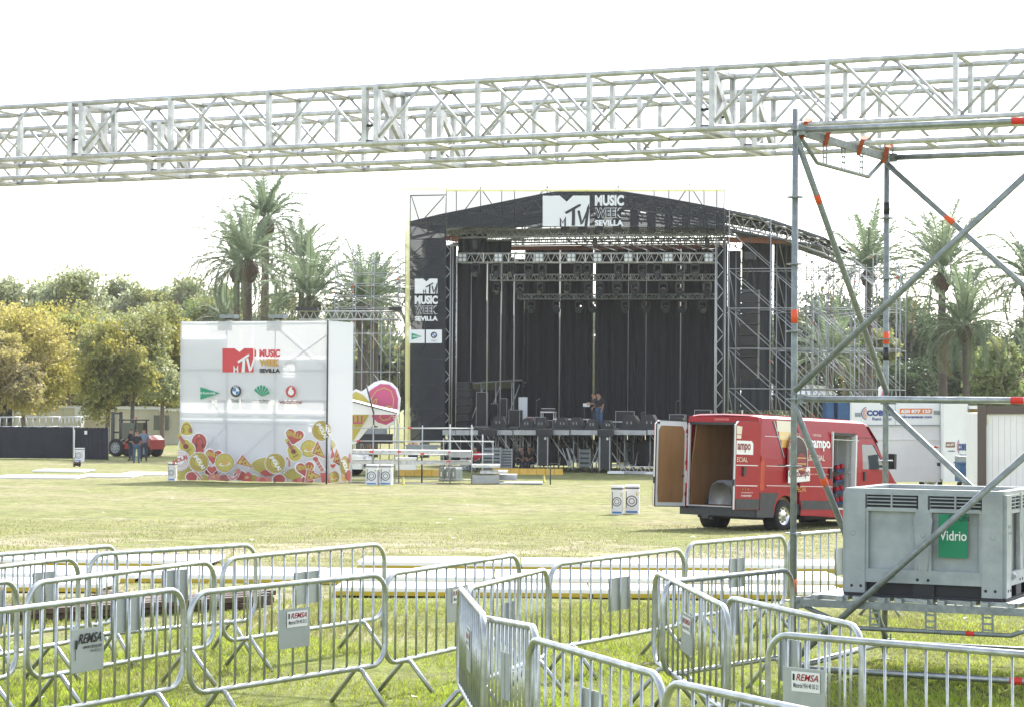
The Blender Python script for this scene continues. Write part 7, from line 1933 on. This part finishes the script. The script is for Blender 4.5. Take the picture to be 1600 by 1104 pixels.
# nearer yellowing row
nr = [(72, 176, 470, 640, 150, [(Y_, 0), (O_, .3)], 'broad yellow green tree filling the gap behind the golden one'), (145, 182, 480, 640, 150, [(O_, 0), ('leaf_grey_hazed', .2)], 'olive tree behind the two near trunks'), (225, 186, 476, 640, 130, [(O_, 0), ('leaf_grey_hazed', .2)], 'grey olive tree behind the forklift tree'), (40, 158, 478, 640, 170, [(G_, 0), (Y_, .1)], 'golden yellow tree at the left edge'), (12, 150, 520, 655, 110, [('leaf_rust', 0), (G_, .0)], 'low golden brown tree at the far left corner above the black fence'), (110, 166, 490, 630, 130, [(Y_, 0), ('leaf_bright', .4)], 'yellow green tree between the golden one and the near trunks'), (168, 142, 500, 652, 130, [(O_, 0), (Y_, .2)], 'slender olive green tree whose trunk stands left of the forklift'), (208, 146, 488, 655, 130, [(O_, 0), ('leaf_grey_hazed', .1)], 'olive tree with dark trunk rising behind the forklift cab'), (95, 172, 560, 650, 110, [('leaf_rust', 0), (O_, .3)], 'low brownish tree behind the black fence'), (255, 156, 470, 640, 110, [(O_, 0), (Y_, .3)], 'olive tree just left of the white cube'), (262, 176, 560, 665, 70, [('leaf_mid', 0), (O_, .4)], 'dark low tree over the grey cabin beside the cube'), (330, 176, 462, 600, 120, [(O_, 0), ('leaf_bright', .1)], 'olive tree behind the top edge of the cube under the palms')]
for x, D, a, b, w_, lf, lab in nr: tree('autumn_tree', lab, x, D, a, b, w_*1.2, lf, 26000, .125, gl, .17, random.uniform(-.3, .3), 11)
for x, w_, lab in ((30, 140, 'dark green shrub mass low behind the left cabins'), (130, 120, 'second dark shrub mass behind the cream cabins'), (235, 120, 'third dark shrub mass behind the cabins near the cube'), (585, 120, 'dark shrub mass seen through the left scaffold behind the palm trunks'), (520, 90, 'dark shrub mass right behind the white cube'), (670, 120, 'dark shrub mass behind the left mesh banner')): tree('background_shrub', lab, x, 185, 575 if x < 400 else 520, 690, w_*1.3, [('leaf_mid', 0), ('leaf_olive', .6)], 7000, .3, 'dark shrubs closing the view behind the field', .2, lobes=8, cat='shrub')
for x, yt, lab in ((760, 470, 'left'), (850, 480, 'centre left'), (940, 470, 'middle'), (1030, 475, 'centre right'), (1110, 470, 'right')): tree('background_tree', 'olive tree hidden behind the stage, glimpsed between the curtains, %s' % lab, x, 170, yt, 680, 120, [('leaf_olive', 0), ('leaf_grey_hazed', .2)], 4500, .42, gb, .3)
# right side pines
gp = 'dense pines and olives behind the right scaffold'
rt_ = [(1165, 185, 500, 690, 120, 'leaf_mid', 'leaf_olive', 'green tree low behind the scaffold wing above the van'), (1240, 180, 478, 690, 130, 'leaf_mid', 'leaf_bright', 'green tree behind the scaffold wing left of the near upright'), (1310, 178, 455, 690, 130, 'leaf_pine', 'leaf_olive', 'pine left of the rear upright behind the scaffold wing'), (1385, 168, 452, 690, 140, 'leaf_pine', 'leaf_mid', 'large dark pine right of the rear upright'), (1430, 175, 455, 690, 120, 'leaf_mid', 'leaf_olive', 'rounded olive pine between the two tall right palms'), (1490, 165, 478, 690, 140, 'leaf_pine', 'leaf_mid', 'wide pine behind the lower right palm'), (1410, 158, 560, 690, 120, 'leaf_pine', 'leaf_pine', 'darkest low shrub pine above the rental truck'), (1530, 172, 505, 690, 110, 'leaf_mid', 'leaf_bright', 'pine with yellow green edge right of the lower palm'), (1562, 150, 528, 690, 90, 'leaf_bright', 'leaf_olive', 'bright green deciduous tree near the right edge'), (1600, 190, 490, 690, 120, 'leaf_mid', 'leaf_pine', 'dark blue green tree at the right edge'), (1650, 165, 500, 690, 120, 'leaf_mid', 'leaf_pine', 'dark tree cut by the right edge'), (1345, 150, 510, 600, 100, 'leaf_olive', 'leaf_bright', 'pale green tree crown against the scaffold lattice')]
for x, D, a, b, w_, l1, l2, lab in rt_: tree('pine_tree', lab, x, D, a, b, w_*1.25, [(l1, 0), (l2, .55)], 24000, .15, gp, .25, lobes=12)

# ------------------------------------------------------------------ palms
def palm(px, D, ytop, yheart, wpx, lab, tr=.24, ybase=None, lean=0., nf=60, upright=.5, boot=True, group='tall date palms'):
    s = D/F; g = gz(D); base = V3((px-800)*s, D, g); zh = P(px, yheart, D).z; Lf = max(2.2, (P(px, ytop, D).z-zh))*1.05; Lw = wpx*s/2*1.12
    t = thing('palm_tree', lab, 'palm', base, random.uniform(0, 6), group)
    heart = base+V3(lean, 0, zh-g); pts = []; rr = []; n = 10
    for k in range(n+1):
        f = k/n; pts.append(base+V3(lean*f*f, 0, (zh-g)*f)); rr.append(tr*(1.25-.35*f+.02*(k % 2)))
    MB().path(pts, rr, 'palm_bark', 10).build('trunk', t)
    if boot:
        b = MB().lathe(heart-V3(0, 0, tr*4.6), [(tr*.9, 0), (tr*1.5, tr*.8), (tr*2.25, tr*2.2), (tr*2.3, tr*3.4), (tr*1.5, tr*4.6), (tr*.7, tr*5.4)], 'palm_boot', 12)
        for k in range(40):
            a = random.uniform(0, 6.28); h = random.uniform(0, tr*4); r1 = tr*(1.2+.75*min(1, h/(tr*2.2))); c = heart-V3(0, 0, tr*4.6)+V3(math.cos(a)*r1, math.sin(a)*r1, h)
            b.beam(c, c+V3(math.cos(a)*tr*.5, math.sin(a)*tr*.5, tr*.7), tr*.35, tr*.12, 'palm_boot')
        b.build('boot', t)
    VV, FF, MM = [], [], []; o = 0
    for k in range(nf):
        az = k*2.39996+random.uniform(-.2, .2); f = (k+.5)/nf         # f 0 = top, 1 = hanging skirt
        el = math.radians(84-112*f**.95*(1.15-upright*.38)+random.uniform(-7, 7)); L = (Lf*1.16*(1-f)**1.3+Lw*1.32*(1-(1-f)**1.3))*random.uniform(.86, 1.1)
        droop = .28+1.35*f**.6*(1.3-upright*.75); m = 16; p = np.array(heart)+np.array([math.cos(az), math.sin(az), .3])*tr*.6; e = el; P_ = [p]; 
        for j in range(m):
            st_ = L/m; p = p+np.array([math.cos(az)*math.cos(e), math.sin(az)*math.cos(e), math.sin(e)])*st_; P_.append(p); e -= droop*(.4+1.6*j/m)/m*1.5
        P_ = np.array(P_); T = np.gradient(P_, axis=0); T /= np.linalg.norm(T, axis=1)[:, None]
        side = np.array([-math.sin(az), math.cos(az), 0.]); dry = 1 if f > .9 and random.random() < .6 else 0
        # rachis
        w = .028
        for j in range(m):
            VV += [P_[j]-side*w, P_[j]+side*w, P_[j+1]+side*w*.8, P_[j+1]-side*w*.8]; FF.append((o, o+1, o+2, o+3)); MM.append(dry); o += 4
        nl = 30
        for j in range(nl):
            q = .14+.86*(j+.5)/nl; x = q*m; i = min(int(x), m-1); pp = P_[i]+(P_[i+1]-P_[i])*(x-i); tt = T[i]; up = np.cross(side, tt); up *= -1 if up[2] < 0 else 1
            ll = min(L, 3.2)*.135*math.sin(math.pi*(.12+.80*q))**.6*random.uniform(.8, 1.15)
            for sg in (-1, 1):
                dr = side*sg*random.uniform(.55, .85)+tt*.75+up*random.uniform(.05, .45)-np.array([0, 0, .18]); dr /= np.linalg.norm(dr); wd = tt*.042+up*.006
                tip = pp+dr*ll-np.array([0, 0, ll*.12])
                VV += [pp-wd, pp+wd, pp+dr*ll*.6+wd*.9, tip]; FF.append((o, o+1, o+2, o+3)); MM.append(dry); o += 4
    np_obj('crown', np.array(VV), np.array(FF), ['frond', 'frond_dry'], parent=t, fm=MM)
    return t
palm(413, 138, 266, 345, 140, 'tallest palm of the left group, its crown just under the trusses', .24, upright=.5, nf=62)
palm(386, 132, 318, 410, 170, 'front palm of the left group with thick boot above the white cube', .27, upright=.35, nf=72)
palm(369, 140, 335, 420, 130, 'shorter palm leaning beside the thick booted one above the cube', .2, upright=.3, nf=48)
palm(470, 142, 342, 410, 110, 'slim palm behind the wide crowned palm left of the scaffold', .2, upright=.45, nf=50)
palm(484, 128, 372, 468, 165, 'wide crowned palm directly left of the left scaffold frame', .28, upright=.45, nf=70)
palm(567, 126, 385, 478, 130, 'palm behind the left scaffold frame, left one of two trunks', .3, upright=.5, nf=66)
palm(584, 134, 400, 470, 120, 'palm behind the left scaffold frame, right one of two trunks', .26, upright=.4, nf=50)
palm(665, 134, 380, 450, 120, 'palm glimpsed through the left mesh banner', .24, upright=.4, nf=44)
palm(350, 170, 462, 500, 90, 'low bushy palm behind the top left edge of the white cube', .2, upright=.6, nf=40, boot=False)
palm(1356, 120, 330, 425, 150, 'palm behind the right scaffold beside the rear upright', .18, upright=.75, nf=60)
palm(1474, 112, 325, 430, 200, 'tallest right palm, crossed by the long tower brace', .20, upright=.7, nf=66, lean=-.1)
palm(1511, 106, 408, 512, 150, 'shorter right palm with drooping crown and dark boot', .155, upright=.4, nf=60, lean=-.1)
palm(1612, 112, 350, 440, 150, 'palm cut by the right edge of the picture', .25, upright=.6, nf=54)
palm(1296, 135, 460, 560, 140, 'low palm behind the right scaffold lattice', .25, upright=.8, nf=50)

# ------------------------------------------------------------------ sunny haze
hz = bpy.data.materials.new('haze_air'); hz.use_nodes = True; N = hz.node_tree.nodes; N.remove(N['Principled BSDF'])
pv = N.new('ShaderNodeVolumePrincipled'); pv.inputs['Color'].default_value = (.97, .97, 1, 1); pv.inputs['Density'].default_value = .00014; pv.inputs['Anisotropy'].default_value = .3
hz.node_tree.links.new(pv.outputs[0], N['Material Output'].inputs['Volume']); MT['haze_air'] = hz
h_ = MB().bbox((-1600, -60, -3.0), (1600, 2100, 34), 'haze_air').build('haze', loc=(0, 0, -3.0)); tag(h_, 'thin bright haze over the whole field', 'haze', kind='stuff')
SC.cycles.volume_bounces = 0; SC.cycles.volume_step_rate = 4
